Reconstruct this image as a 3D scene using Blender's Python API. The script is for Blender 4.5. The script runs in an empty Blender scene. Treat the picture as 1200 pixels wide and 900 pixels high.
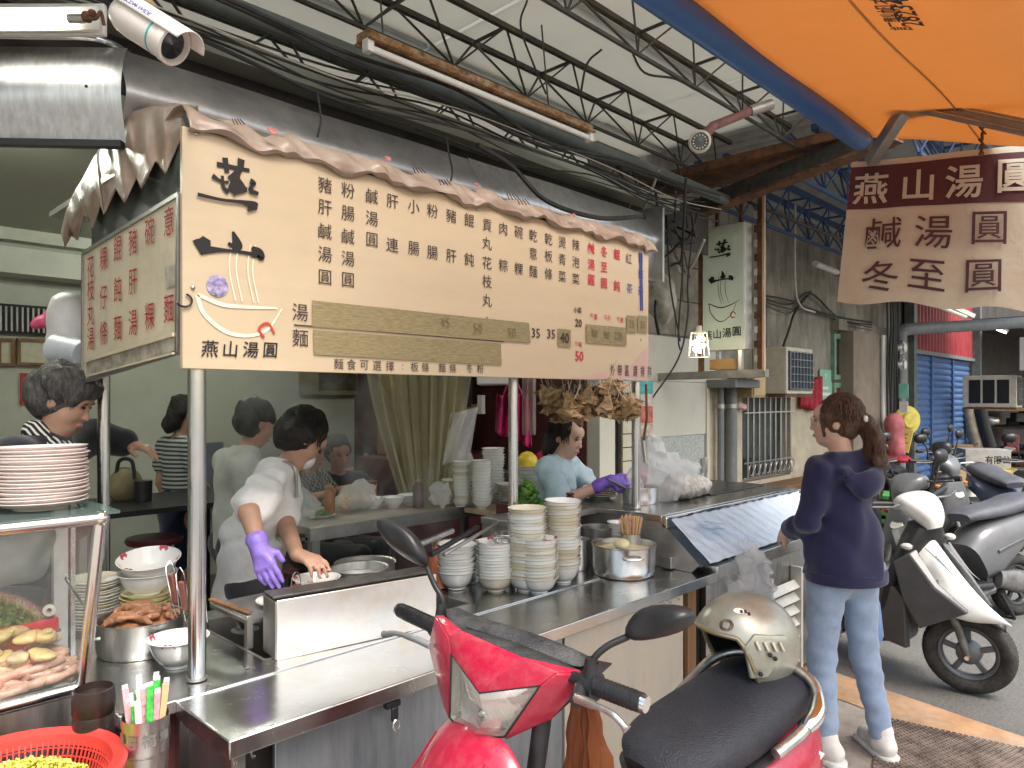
import bpy, math, random
import numpy as np
from mathutils import Vector, Matrix
random.seed(7); np.random.seed(7)
S = bpy.context.scene
COL = S.collection
PI = math.pi
R = math.radians
# ------------------------------------------------------------------ camera
H = 1.6                      # eye height
FPX = 854.0                  # focal length in pixels of the 1200 px wide photograph
AZ = R(44.3)                 # the lens looks 44.3 degrees away from the line of the stall (X)
FW = Vector((math.cos(AZ), math.sin(AZ), 0)); RT = Vector((math.sin(AZ), -math.cos(AZ), 0))
cam_d = bpy.data.cameras.new('camera'); cam = bpy.data.objects.new('camera', cam_d); COL.objects.link(cam)
cam.location = (0, 0, H); cam.rotation_euler = (PI/2, 0, AZ - PI/2)
cam_d.sensor_width = 36; cam_d.lens = FPX/1200*36; cam_d.shift_y = 16/1200
cam_d.clip_start = 0.02; cam_d.clip_end = 3000
S.camera = cam
# ------------------------------------------------------------------ sky, sun, exposure
wd = bpy.data.worlds.new('World'); S.world = wd; wd.use_nodes = True
nt = wd.node_tree; nt.nodes.clear()
SUN_EL, SUN_AZ = R(58), R(-100)          # high soft sun behind the camera, over the open lane
sky = nt.nodes.new('ShaderNodeTexSky'); sky.sky_type = 'NISHITA'; sky.sun_disc = False
sky.sun_elevation = SUN_EL; sky.sun_rotation = PI/2 - SUN_AZ; sky.dust_density = 5; sky.air_density = 1.6
hsv = nt.nodes.new('ShaderNodeHueSaturation'); hsv.inputs['Saturation'].default_value = 0.8
bg = nt.nodes.new('ShaderNodeBackground'); bg.inputs[1].default_value = 0.15
ow = nt.nodes.new('ShaderNodeOutputWorld')
nt.links.new(sky.outputs[0], hsv.inputs['Color']); nt.links.new(hsv.outputs[0], bg.inputs[0]); nt.links.new(bg.outputs[0], ow.inputs[0])
sl = bpy.data.lights.new('sun', 'SUN'); sl.energy = 1.5; sl.angle = R(30); sl.color = (1, 0.97, 0.93)
so = bpy.data.objects.new('sun', sl); COL.objects.link(so)
sd = Vector((math.cos(SUN_EL)*math.cos(SUN_AZ), math.cos(SUN_EL)*math.sin(SUN_AZ), math.sin(SUN_EL)))
so.rotation_euler = sd.to_track_quat('Z', 'Y').to_euler(); so.location = (0, 0, 20)
S.view_settings.view_transform = 'Standard'; S.view_settings.look = 'None'
S.view_settings.exposure = 1.32; S.view_settings.gamma = 1
S.render.engine = 'CYCLES'
S.cycles.use_denoising = True; S.cycles.max_bounces = 10; S.cycles.diffuse_bounces = 6; S.cycles.glossy_bounces = 4
S.cycles.transparent_max_bounces = 16; S.cycles.transmission_bounces = 6
S.cycles.sample_clamp_indirect = 6; S.cycles.caustics_reflective = False; S.cycles.caustics_refractive = False
# ------------------------------------------------------------------ measuring: photograph pixel -> place in the world
def W(d, r, z=0.0):
    v = FW*d + RT*r; return Vector((v.x, v.y, z))
def P(px, py, d):
    return W(d, (px-600)/FPX*d, H-(py-466)/FPX*d)
def PD(px, d, z): return W(d, (px-600)/FPX*d, z)
def dirp(px): return FW + RT*((px-600)/FPX)
def PY(px, py, Y):
    k = dirp(px); return P(px, py, Y/k.y)
def PX(px, py, X):
    k = dirp(px); return P(px, py, X/k.x)
def PZ(px, py, z): return P(px, py, (H-z)*FPX/(py-466))
# ------------------------------------------------------------------ materials
MATS = {}
def mat(name, col, rough=0.6, metal=0.0, var=0.12, scale=7.0, bump=0.0, bscale=80.0, dirt=None, dirt_amt=0.4, dscale=3.0,
        alpha=None, trans=0.0, ior=1.45, coat=0.0, emit=None, estr=0.0, stretch=None, sheen=0.0, sss=0.0, rvar=0.1, spec=0.5):
    if name in MATS: return MATS[name]
    m = bpy.data.materials.new(name); m.use_nodes = True; MATS[name] = m
    n = m.node_tree; N = n.nodes; L = n.links
    b = N['Principled BSDF']
    b.inputs['Roughness'].default_value = rough; b.inputs['Metallic'].default_value = metal
    b.inputs['Coat Weight'].default_value = coat; b.inputs['IOR'].default_value = ior
    b.inputs['Transmission Weight'].default_value = trans
    b.inputs['Specular IOR Level'].default_value = spec
    if coat: b.inputs['Coat Roughness'].default_value = 0.08
    if sheen: b.inputs['Sheen Weight'].default_value = sheen
    if sss:
        b.inputs['Subsurface Weight'].default_value = sss; b.inputs['Subsurface Radius'].default_value = (0.02, 0.008, 0.004)
        b.inputs['Subsurface Scale'].default_value = 0.5
    if alpha is not None: b.inputs['Alpha'].default_value = alpha
    tc = N.new('ShaderNodeTexCoord'); mp = N.new('ShaderNodeMapping'); L.new(tc.outputs['Object'], mp.inputs[0])
    if stretch: mp.inputs['Scale'].default_value = stretch
    nz = N.new('ShaderNodeTexNoise'); nz.inputs['Scale'].default_value = scale; nz.inputs['Detail'].default_value = 6
    nz.inputs['Roughness'].default_value = 0.65
    L.new(mp.outputs[0], nz.inputs['Vector'])
    c0 = tuple(max(0, x*(1-var*2)) for x in col)+(1,); c1 = tuple(min(1, x*(1+var)) for x in col)+(1,)
    rp = N.new('ShaderNodeValToRGB'); rp.color_ramp.elements[0].position = 0.3; rp.color_ramp.elements[1].position = 0.7
    rp.color_ramp.elements[0].color = c0; rp.color_ramp.elements[1].color = c1
    L.new(nz.outputs[0], rp.inputs[0]); out = rp.outputs[0]
    if dirt:
        n2 = N.new('ShaderNodeTexNoise'); n2.inputs['Scale'].default_value = dscale; n2.inputs['Detail'].default_value = 10
        n2.inputs['Roughness'].default_value = 0.75; L.new(mp.outputs[0], n2.inputs['Vector'])
        r2 = N.new('ShaderNodeValToRGB'); r2.color_ramp.elements[0].position = 0.45; r2.color_ramp.elements[1].position = 0.72
        r2.color_ramp.elements[0].color = (0, 0, 0, 1); r2.color_ramp.elements[1].color = (dirt_amt,)*3+(1,)
        L.new(n2.outputs[0], r2.inputs[0])
        mx = N.new('ShaderNodeMix'); mx.data_type = 'RGBA'; L.new(r2.outputs[0], mx.inputs[0]); L.new(out, mx.inputs[6])
        mx.inputs[7].default_value = tuple(dirt)+(1,); out = mx.outputs[2]
    L.new(out, b.inputs['Base Color'])
    mr = N.new('ShaderNodeMapRange'); mr.inputs['To Min'].default_value = max(0.02, rough-rvar); mr.inputs['To Max'].default_value = min(1, rough+rvar)
    L.new(nz.outputs[0], mr.inputs[0]); L.new(mr.outputs[0], b.inputs['Roughness'])
    if bump:
        n3 = N.new('ShaderNodeTexNoise'); n3.inputs['Scale'].default_value = bscale; n3.inputs['Detail'].default_value = 4
        L.new(mp.outputs[0], n3.inputs['Vector'])
        bp = N.new('ShaderNodeBump'); bp.inputs['Strength'].default_value = bump; bp.inputs['Distance'].default_value = 0.01
        L.new(n3.outputs[0], bp.inputs['Height']); L.new(bp.outputs[0], b.inputs['Normal'])
    if emit:
        b.inputs['Emission Color'].default_value = tuple(emit)+(1,); b.inputs['Emission Strength'].default_value = estr
    return m
def film(name, col, rough=0.1, alpha=0.3, bump=0.6, bscale=25, translucent=0.4):
    """thin plastic film: glossy, part see-through, part milky"""
    if name in MATS: return MATS[name]
    m = mat(name, col, rough, var=0.05, bump=bump, bscale=bscale)
    N = m.node_tree.nodes; L = m.node_tree.links; b = N['Principled BSDF']; o = N['Material Output']
    tr = N.new('ShaderNodeBsdfTranslucent'); tr.inputs[0].default_value = tuple(col)+(1,)
    m1 = N.new('ShaderNodeMixShader'); m1.inputs[0].default_value = translucent
    L.new(b.outputs[0], m1.inputs[1]); L.new(tr.outputs[0], m1.inputs[2])
    tp = N.new('ShaderNodeBsdfTransparent'); tp.inputs[0].default_value = tuple(0.5+0.5*c for c in col)+(1,)
    m2 = N.new('ShaderNodeMixShader'); m2.inputs[0].default_value = 1-alpha
    L.new(m1.outputs[0], m2.inputs[1]); L.new(tp.outputs[0], m2.inputs[2]); L.new(m2.outputs[0], o.inputs[0])
    return m
def glass(name, col=(0.85, 0.9, 0.88), alpha=0.16):
    if name in MATS: return MATS[name]
    m = bpy.data.materials.new(name); m.use_nodes = True; MATS[name] = m
    N = m.node_tree.nodes; L = m.node_tree.links; N.remove(N['Principled BSDF']); o = N['Material Output']
    g = N.new('ShaderNodeBsdfGlossy'); g.inputs['Roughness'].default_value = 0.06; g.inputs[0].default_value = tuple(col)+(1,)
    d = N.new('ShaderNodeBsdfDiffuse'); d.inputs[0].default_value = tuple(col)+(1,)
    m0 = N.new('ShaderNodeMixShader'); m0.inputs[0].default_value = 0.35; L.new(g.outputs[0], m0.inputs[1]); L.new(d.outputs[0], m0.inputs[2])
    t = N.new('ShaderNodeBsdfTransparent'); t.inputs[0].default_value = (0.93, 0.95, 0.94, 1)
    mx = N.new('ShaderNodeMixShader'); mx.inputs[0].default_value = 1-alpha
    L.new(m0.outputs[0], mx.inputs[1]); L.new(t.outputs[0], mx.inputs[2]); L.new(mx.outputs[0], o.inputs[0])
    return m
# ------------------------------------------------------------------ mesh builder
class MB:
    def __init__(s): s.v = []; s.f = []
    def add(s, vs, fs):
        o = len(s.v); s.v += [tuple(p) for p in vs]; s.f += [tuple(i+o for i in f) for f in fs]; return s
    def box(s, c, d, rot=None):
        hx, hy, hz = d[0]/2, d[1]/2, d[2]/2
        vs = [Vector((x, y, z)) for x in (-hx, hx) for y in (-hy, hy) for z in (-hz, hz)]
        if rot is not None: vs = [rot @ v for v in vs]
        c = Vector(c); vs = [v+c for v in vs]
        return s.add(vs, [(0, 1, 3, 2), (4, 6, 7, 5), (0, 4, 5, 1), (2, 3, 7, 6), (0, 2, 6, 4), (1, 5, 7, 3)])
    def b2(s, a, b):
        return s.box([(a[i]+b[i])/2 for i in range(3)], [abs(a[i]-b[i]) for i in range(3)])
    def bar(s, a, b, w, h=None, up=(0, 0, 1)):
        a = Vector(a); b = Vector(b); h = h or w; x = (b-a); L = x.length; x.normalize()
        u = Vector(up)
        if abs(x.dot(u)) > 0.98: u = Vector((0, 1, 0))
        y = u.cross(x).normalized(); z = x.cross(y)
        m = Matrix((x, y, z)).transposed()
        return s.box((a+b)/2, (L, w, h), m)
    def ring(s, c, ax, r, n, ph=0, el=1):
        ax = Vector(ax).normalized(); u = ax.orthogonal().normalized()
        if abs(ax.z) < 0.95:
            u = Vector((0, 0, 1)).cross(ax).normalized()
        else: u = Vector((1, 0, 0))
        v = ax.cross(u)
        return [Vector(c)+u*(r*math.cos(2*PI*i/n+ph))+v*(r*el*math.sin(2*PI*i/n+ph)) for i in range(n)]
    def tube(s, pts, r, n=8, cap=True):
        pts = [Vector(p) for p in pts]; k = len(pts); o = len(s.v)
        rs = r if isinstance(r, (list, tuple)) else [r]*k
        t0 = (pts[1]-pts[0]).normalized(); u = t0.orthogonal().normalized()
        if abs(t0.z) > 0.95: u = Vector((1, 0, 0))
        rings = []
        for i in range(k):
            t = (pts[min(i+1, k-1)]-pts[max(i-1, 0)]).normalized()
            u = (u - t*u.dot(t)); u = u.normalized() if u.length > 1e-5 else t.orthogonal().normalized()
            w = t.cross(u)
            rings += [pts[i]+u*(rs[i]*math.cos(2*PI*j/n))+w*(rs[i]*math.sin(2*PI*j/n)) for j in range(n)]
        fs = [(i*n+j, i*n+(j+1) % n, (i+1)*n+(j+1) % n, (i+1)*n+j) for i in range(k-1) for j in range(n)]
        if cap: fs += [tuple(range(n-1, -1, -1)), tuple((k-1)*n+j for j in range(n))]
        return s.add(rings, fs)
    def lathe(s, prof, c=(0, 0, 0), n=24, ax=(0, 0, 1), close=False, wob=0.0):
        ax = Vector(ax).normalized(); u = ax.orthogonal().normalized() if abs(ax.z) < 0.95 else Vector((1, 0, 0)); w = ax.cross(u); c = Vector(c)
        vs = []; k = len(prof)
        for r, z in prof:
            for j in range(n):
                a = 2*PI*j/n; rr = r*(1+wob*math.sin(3*a)); vs.append(c+ax*z+u*(rr*math.cos(a))+w*(rr*math.sin(a)))
        fs = [(i*n+j, i*n+(j+1) % n, (i+1)*n+(j+1) % n, (i+1)*n+j) for i in range(k-1) for j in range(n)]
        if prof[0][0] > 1e-4 and close: fs.append(tuple(range(n-1, -1, -1)))
        if prof[-1][0] > 1e-4 and close: fs.append(tuple((k-1)*n+j for j in range(n)))
        return s.add(vs, fs)
    def prism(s, poly, o, x, y, depth):
        """polygon (2D) in the plane o + x,y pushed back by depth along x cross y"""
        o, x, y = Vector(o), Vector(x).normalized(), Vector(y).normalized(); nn = x.cross(y)
        a = [o+x*p[0]+y*p[1] for p in poly]; b = [p-nn*depth for p in a]; k = len(poly)
        return s.add(a+b, [tuple(range(k)), tuple(range(2*k-1, k-1, -1))]+[(i, i+k, (i+1) % k+k, (i+1) % k) for i in range(k)])
    def grid(s, fn, nu, nv):
        vs = [fn(i/(nu), j/(nv)) for i in range(nu+1) for j in range(nv+1)]
        return s.add(vs, [(i*(nv+1)+j, (i+1)*(nv+1)+j, (i+1)*(nv+1)+j+1, i*(nv+1)+j+1) for i in range(nu) for j in range(nv)])
    def loft(s, rings, cap=True):
        n = len(rings[0]); vs = [p for r_ in rings for p in r_]; k = len(rings)
        fs = [(i*n+j, i*n+(j+1) % n, (i+1)*n+(j+1) % n, (i+1)*n+j) for i in range(k-1) for j in range(n)]
        if cap: fs += [tuple(range(n-1, -1, -1)), tuple((k-1)*n+j for j in range(n))]
        return s.add(vs, fs)
    def ball(s, c, r, n=12):
        r = r if isinstance(r, (list, tuple, Vector)) else (r, r, r); m = n//2
        c = Vector(c); vs = [c+Vector((0, 0, r[2]))]
        for i in range(1, m):
            th = PI*i/m
            for j in range(n):
                vs.append(c+Vector((r[0]*math.sin(th)*math.cos(2*PI*j/n), r[1]*math.sin(th)*math.sin(2*PI*j/n), r[2]*math.cos(th))))
        vs.append(c-Vector((0, 0, r[2]))); e = len(vs)-1
        fs = [(0, 1+j, 1+(j+1) % n) for j in range(n)]
        for i in range(m-2):
            a = 1+i*n; b = a+n
            fs += [(a+j, b+j, b+(j+1) % n, a+(j+1) % n) for j in range(n)]
        a = 1+(m-2)*n; fs += [(e, a+(j+1) % n, a+j) for j in range(n)]
        return s.add(vs, fs)
    def xf(s, M_): s.v = [tuple(M_ @ Vector(p)) for p in s.v]; return s
MW = {}
def smoothshade(me, ang=0.7):
    me.polygons.foreach_set('use_smooth', [True]*len(me.polygons))
    try: me.set_sharp_from_angle(angle=ang)
    except Exception: pass
def tag(o, label=None, cat=None, group=None, kind=None):
    if label: o['label'] = label
    if cat: o['category'] = cat
    if group: o['group'] = group
    if kind: o['kind'] = kind
    return o
def obj(name, mb, m, parent=None, smooth=True, bevel=0, sub=0, world=True, solid=0, ang=0.7, label=None, kind=None):
    if isinstance(mb, MB): vs, fs = mb.v, mb.f
    else: vs, fs = mb
    if parent is not None and world and parent.name in MW:
        inv = MW[parent.name].inverted()
        a = np.array(vs, dtype=float).reshape(-1, 3); I = np.array(inv); vs = (a @ I[:3, :3].T + I[:3, 3]).tolist()
    me = bpy.data.meshes.new(name); me.from_pydata(vs, [], fs); me.validate(); me.update()
    o = bpy.data.objects.new(name, me); COL.objects.link(o)
    if m is not None: me.materials.append(m)
    if parent is not None:
        o.parent = parent
        if parent.name in MW: MW[o.name] = MW[parent.name]
    else: MW[o.name] = Matrix.Identity(4)
    if solid: md = o.modifiers.new('solid', 'SOLIDIFY'); md.thickness = solid; md.offset = 0
    if bevel: md = o.modifiers.new('bevel', 'BEVEL'); md.width = bevel; md.segments = 2; md.limit_method = 'ANGLE'; md.angle_limit = 0.6
    if sub: md = o.modifiers.new('sub', 'SUBSURF'); md.levels = sub; md.render_levels = sub
    if smooth: smoothshade(me, ang if not sub else 3.2)
    if label: o['label'] = label
    if kind: o['kind'] = kind
    return o
def thing(name, label, cat, loc=(0, 0, 0), rz=0.0, group=None, rot=None):
    o = bpy.data.objects.new(name, None); COL.objects.link(o)
    o.empty_display_size = 0.1
    m = Matrix.Translation(Vector(loc)) @ (rot if rot is not None else Matrix.Rotation(rz, 4, 'Z'))
    o.matrix_world = m; o.location = m.to_translation(); o.rotation_euler = m.to_euler()
    MW[o.name] = m
    return tag(o, label, cat, group)
def struct(name, mb, m, parent=None, **k):
    o = obj(name, mb, m, parent, **k)
    if parent is None: o['kind'] = 'structure'
    return o
def dup(root, loc=None, rz=None, label=None, group=None, rot=None, scale=None):
    c = root.copy(); COL.objects.link(c)
    if loc is not None: c.location = loc
    if rz is not None: c.rotation_euler = (0, 0, rz)
    if rot is not None: c.rotation_euler = rot
    if scale is not None: c.scale = scale
    if label: c['label'] = label
    if group: c['group'] = group
    for ch in list(root.children):
        d = ch.copy(); COL.objects.link(d); d.parent = c
        for g in list(ch.children):
            e = g.copy(); COL.objects.link(e); e.parent = d
    return c
# ------------------------------------------------------------------ lettering: text turned into mesh
def text(chars, size, o, x, y, bold=0.0, mbx=None, shear=0.0, wscale=1.0, single_center=True):
    """returns an MB of the string centred on o, laid out along x with y up"""
    cu = bpy.data.curves.new('lettering', 'FONT'); cu.body = chars; cu.size = size; cu.align_x = 'CENTER'; cu.align_y = 'CENTER'
    cu.resolution_u = 2; cu.offset = bold; cu.shear = shear
    ob = bpy.data.objects.new('lettering', cu); me = bpy.data.meshes.new_from_object(ob)
    o, x, y = Vector(o), Vector(x).normalized(), Vector(y).normalized()
    n = len(me.vertices)
    co = np.zeros(n*3); me.vertices.foreach_get('co', co); co = co.reshape(-1, 3)
    if n == 0: return mbx if mbx is not None else MB()
    if len(chars) == 1: co[:, 0] -= (co[:, 0].max()+co[:, 0].min())/2; co[:, 1] -= (co[:, 1].max()+co[:, 1].min())/2
    r = mbx if mbx is not None else MB()
    r.add([o+x*(c[0]*wscale)+y*c[1] for c in co], [tuple(p.vertices) for p in me.polygons])
    bpy.data.objects.remove(ob); bpy.data.meshes.remove(me); bpy.data.curves.remove(cu)
    return r
# ------------------------------------------------------------------ distance-field modeller for bodies, cloth, food
def cap(a, b, ra, rb, k=0.02, ax=None, f=1.0, neg=False): return ('c', Vector(a), Vector(b), ra, rb, k, ax, f, neg)
def ell(c, r, rot=None, k=0.02, neg=False): return ('e', Vector(c), Vector(r), rot, k, neg)
def sdf(prims, vox=0.01, wr=0.0, wf=30.0, wz=1.0, cut=None, seed=0, wdir=None):
    lo = np.array([1e9]*3); hi = -lo
    bb = []
    for p in prims:
        if p[0] == 'c':
            m_ = max(p[3], p[4])*1.05+p[5]+3*vox
            a, b = np.array(p[1]), np.array(p[2]); l = np.minimum(a, b)-m_; h = np.maximum(a, b)+m_; ng = p[8]
        else:
            m_ = max(p[2])+p[4]+3*vox; a = np.array(p[1]); l = a-m_; h = a+m_; ng = p[5]
        bb.append((l, h))
        if not ng: lo = np.minimum(lo, l); hi = np.maximum(hi, h)
    n = np.ceil((hi-lo)/vox).astype(int)+1
    F = np.full(n, 0.05+vox*3, dtype=np.float32)
    ax_ = [lo[i]+np.arange(n[i])*vox for i in range(3)]
    for p, (l, h) in zip(prims, bb):
        i0 = np.clip(np.floor((l-lo)/vox).astype(int), 0, n-1); i1 = np.clip(np.ceil((h-lo)/vox).astype(int)+1, 1, n)
        if (i1 <= i0).any(): continue
        X, Y, Z = np.meshgrid(ax_[0][i0[0]:i1[0]], ax_[1][i0[1]:i1[1]], ax_[2][i0[2]:i1[2]], indexing='ij')
        sl_ = tuple(slice(i0[i], i1[i]) for i in range(3))
        if p[0] == 'c':
            a = np.array(p[1]); ab = np.array(p[2])-a; px_, py_, pz_ = X-a[0], Y-a[1], Z-a[2]
            t = np.clip((px_*ab[0]+py_*ab[1]+pz_*ab[2])/max(ab@ab, 1e-9), 0, 1)
            qx, qy, qz = px_-t*ab[0], py_-t*ab[1], pz_-t*ab[2]
            if p[6] is not None:
                u = np.array(Vector(p[6]).normalized()); dd = qx*u[0]+qy*u[1]+qz*u[2]; g = (1/p[7]-1)
                qx, qy, qz = qx+g*dd*u[0], qy+g*dd*u[1], qz+g*dd*u[2]
            D = np.sqrt(qx*qx+qy*qy+qz*qz)-(p[3]+t*(p[4]-p[3])); k = p[5]; ng = p[8]
        else:
            c = np.array(p[1]); r = np.array(p[2]); q = np.stack([X-c[0], Y-c[1], Z-c[2]], -1)
            if p[3] is not None: q = q @ np.array(p[3].to_3x3())
            k0 = np.sqrt(((q/r)**2).sum(-1)); k1 = np.sqrt(((q/(r*r))**2).sum(-1))+1e-9
            D = k0*(k0-1)/k1; k = p[4]; ng = p[5]
        G = F[sl_]
        if ng:
            D = -D; hh = np.clip(0.5+0.5*(D-G)/max(k, 1e-6), 0, 1); F[sl_] = G+(D-G)*hh+k*hh*(1-hh)
        else:
            hh = np.clip(0.5+0.5*(G-D)/max(k, 1e-6), 0, 1); F[sl_] = G+(D-G)*hh-k*hh*(1-hh)
    if wr or cut is not None:
        X, Y, Z = np.meshgrid(*ax_, indexing='ij')
        if wr:
            rs = np.random.RandomState(seed)
            w = np.zeros_like(F)
            for i in range(6):
                d = rs.normal(size=3); d[2] *= wz; d /= np.linalg.norm(d); ph = rs.rand()*6; d2 = rs.normal(size=3)
                fr = wf*(0.6+0.9*rs.rand())
                w += np.sin((X*d[0]+Y*d[1]+Z*d[2])*fr+ph+1.6*np.sin((X*d2[0]+Y*d2[1]+Z*d2[2])*fr*0.35+i))
            F = F+wr*w/2.5
        if cut is not None: F = np.maximum(F, cut(X, Y, Z))
    F[0] = F[-1] = 1; F[:, 0] = F[:, -1] = 1; F[:, :, 0] = F[:, :, -1] = 1
    # surface nets
    ins = F < 0
    c8 = [ins[i:n[0]-1+i, j:n[1]-1+j, k:n[2]-1+k] for i in (0, 1) for j in (0, 1) for k in (0, 1)]
    cnt = sum(c.astype(np.int8) for c in c8); act = (cnt > 0) & (cnt < 8)
    idx = -np.ones(act.shape, dtype=np.int64); ijk = np.argwhere(act); idx[act] = np.arange(len(ijk))
    acc = np.zeros((len(ijk), 3)); w = np.zeros(len(ijk)); cs = [(i, j, k) for i in (0, 1) for j in (0, 1) for k in (0, 1)]
    for a in cs:
        for d in range(3):
            if a[d]: continue
            b = list(a); b[d] = 1
            fa = F[ijk[:, 0]+a[0], ijk[:, 1]+a[1], ijk[:, 2]+a[2]]; fb = F[ijk[:, 0]+b[0], ijk[:, 1]+b[1], ijk[:, 2]+b[2]]
            m_ = (fa < 0) != (fb < 0); t = np.where(m_, fa/np.where(m_, fa-fb, 1), 0)
            pnt = np.array(a, float)[None].repeat(len(ijk), 0); pnt[:, d] = t
            acc += pnt*m_[:, None]; w += m_
    vs = lo+(ijk+acc/w[:, None])*vox
    fs = []
    for d in range(3):
        e, g = (d+1) % 3, (d+2) % 3
        sl0 = [slice(None)]*3; sl1 = [slice(None)]*3; sl0[d] = slice(0, -1); sl1[d] = slice(1, None)
        A = ins[tuple(sl0)]; B = ins[tuple(sl1)]; ch = np.argwhere(A != B)
        ch = ch[(ch[:, e] > 0) & (ch[:, g] > 0) & (ch[:, e] < n[e]-1) & (ch[:, g] < n[g]-1)]
        if not len(ch): continue
        q = []
        for de, dg in ((0, 0), (1, 0), (1, 1), (0, 1)):
            c = ch.copy(); c[:, e] -= de; c[:, g] -= dg; q.append(idx[c[:, 0], c[:, 1], c[:, 2]])
        q = np.stack(q, 1); flip = ~A[ch[:, 0], ch[:, 1], ch[:, 2]]; q[flip] = q[flip][:, ::-1]
        fs.append(q)
    fs = np.concatenate(fs); fs = fs[(fs >= 0).all(1)]
    return vs.tolist(), fs.tolist()
def smoothpts(pts, k=6):
    """Catmull-Rom through the points"""
    p = [Vector(q) for q in pts]; p = [2*p[0]-p[1]]+p+[2*p[-1]-p[-2]]; out = []
    for i in range(1, len(p)-2):
        for j in range(k):
            t = j/k; a, b, c, d = p[i-1:i+3]
            out.append(0.5*((2*b)+(c-a)*t+(2*a-5*b+4*c-d)*t*t+(3*b-a-3*c+d)*t*t*t))
    out.append(p[-2]); return out
ORD = ['first', 'second', 'third', 'fourth', 'fifth', 'sixth', 'seventh', 'eighth', 'ninth', 'tenth', 'eleventh', 'twelfth', 'thirteenth',
       'fourteenth', 'fifteenth', 'sixteenth', 'seventeenth', 'eighteenth', 'nineteenth', 'twentieth', 'twenty-first', 'twenty-second', 'twenty-third', 'twenty-fourth', 'twenty-fifth', 'twenty-sixth']
# ================================================================== materials of the place
asphalt = mat('asphalt', (0.14, 0.138, 0.132), 0.85, var=0.25, scale=60, bump=0.5, bscale=250, dirt=(0.19, 0.18, 0.165), dirt_amt=0.6, dscale=1.2)
concrete = mat('concrete', (0.33, 0.31, 0.285), 0.8, var=0.2, scale=9, bump=0.3, bscale=120, dirt=(0.40, 0.22, 0.10), dirt_amt=0.45, dscale=1.6)
rustband = mat('rust_stained_concrete', (0.46, 0.27, 0.14), 0.75, var=0.22, scale=5, bump=0.3, bscale=90, dirt=(0.42, 0.37, 0.32), dirt_amt=0.9, dscale=2.6)
wallg = mat('painted_wall', (0.50, 0.51, 0.44), 0.6, var=0.06, scale=2, dirt=(0.33, 0.34, 0.28), dirt_amt=0.5, dscale=1.2)
ceil_m = mat('ceiling_paint', (0.42, 0.42, 0.34), 0.45, var=0.06, scale=2)
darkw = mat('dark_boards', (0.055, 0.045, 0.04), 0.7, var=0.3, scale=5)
maroon = mat('maroon_paint', (0.10, 0.03, 0.03), 0.5, var=0.3, scale=4)
floor_m = mat('shop_floor_tile', (0.10, 0.09, 0.08), 0.35, var=0.2, scale=4)
cementw = mat('weathered_cement', (0.33, 0.30, 0.25), 0.85, var=0.25, scale=5, bump=0.6, bscale=24, dirt=(0.11, 0.095, 0.08), dirt_amt=0.95, dscale=2.6, stretch=(1, 1, 0.35))
whitew = mat('whitewash_wall', (0.66, 0.64, 0.56), 0.7, var=0.08, scale=3, bump=0.15, bscale=30, dirt=(0.45, 0.41, 0.32), dirt_amt=0.6, dscale=3)
beigew = mat('beige_render', (0.55, 0.48, 0.35), 0.8, var=0.12, scale=4, bump=0.3, bscale=40, dirt=(0.3, 0.26, 0.2), dirt_amt=0.6, dscale=3)
steel = mat('stainless_steel', (0.66, 0.66, 0.65), 0.24, metal=1.0, var=0.08, scale=9, bump=0.03, bscale=40, rvar=0.13, dirt=(0.48, 0.45, 0.41), dirt_amt=0.5, dscale=7)
steelb = mat('brushed_steel', (0.66, 0.66, 0.65), 0.36, metal=1.0, var=0.12, scale=7, bump=0.05, bscale=60, stretch=(8, 8, 1), dirt=(0.36, 0.31, 0.26), dirt_amt=0.4, dscale=3)
steeld = mat('dull_steel', (0.50, 0.49, 0.47), 0.42, metal=0.9, var=0.2, scale=3, bump=0.05, bscale=12, dirt=(0.15, 0.12, 0.10), dirt_amt=0.6, dscale=2)
tubem = mat('polished_tube', (0.72, 0.72, 0.70), 0.2, metal=1.0, var=0.04, scale=6)
rust = mat('rusty_iron', (0.13, 0.065, 0.035), 0.85, var=0.35, scale=22, bump=0.5, bscale=70, dirt=(0.30, 0.13, 0.05), dirt_amt=0.7, dscale=9)
trussm = mat('dark_truss_paint', (0.055, 0.058, 0.052), 0.6, var=0.3, scale=20, dirt=(0.13, 0.07, 0.04), dirt_amt=0.6, dscale=8)
bluem = mat('blue_truss_paint', (0.03, 0.075, 0.19), 0.5, var=0.25, scale=15, dirt=(0.05, 0.05, 0.05), dirt_amt=0.6, dscale=8)
greenpipe = mat('grey_green_beam', (0.12, 0.14, 0.13), 0.45, var=0.15, scale=9, dirt=(0.07, 0.06, 0.05), dirt_amt=0.5, dscale=5)
roofm = mat('white_roof_panel', (0.58, 0.57, 0.53), 0.55, var=0.05, scale=1.2, dirt=(0.44, 0.42, 0.37), dirt_amt=0.6, dscale=0.9)
black = mat('black_plastic', (0.018, 0.018, 0.02), 0.4, var=0.2, scale=20)
cablem = mat('cable_rubber', (0.03, 0.028, 0.026), 0.55, var=0.3, scale=20)
cablew = mat('pale_cable', (0.42, 0.39, 0.33), 0.5, var=0.1, scale=20)
pvc = mat('grey_pvc', (0.20, 0.215, 0.22), 0.5, var=0.12, scale=8, dirt=(0.14, 0.12, 0.1), dirt_amt=0.5, dscale=5)
wht = mat('white_plastic', (0.75, 0.73, 0.68), 0.4, var=0.05, scale=6)
cream = mat('cream_casing', (0.62, 0.57, 0.46), 0.5, var=0.08, scale=8, dirt=(0.42, 0.36, 0.27), dirt_amt=0.5, dscale=5)
wood = mat('brown_wood', (0.20, 0.105, 0.05), 0.6, var=0.3, scale=10, stretch=(1, 1, 0.15), bump=0.2)
woodl = mat('pale_wood', (0.45, 0.33, 0.20), 0.55, var=0.18, scale=10, stretch=(0.2, 1, 1))
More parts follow.
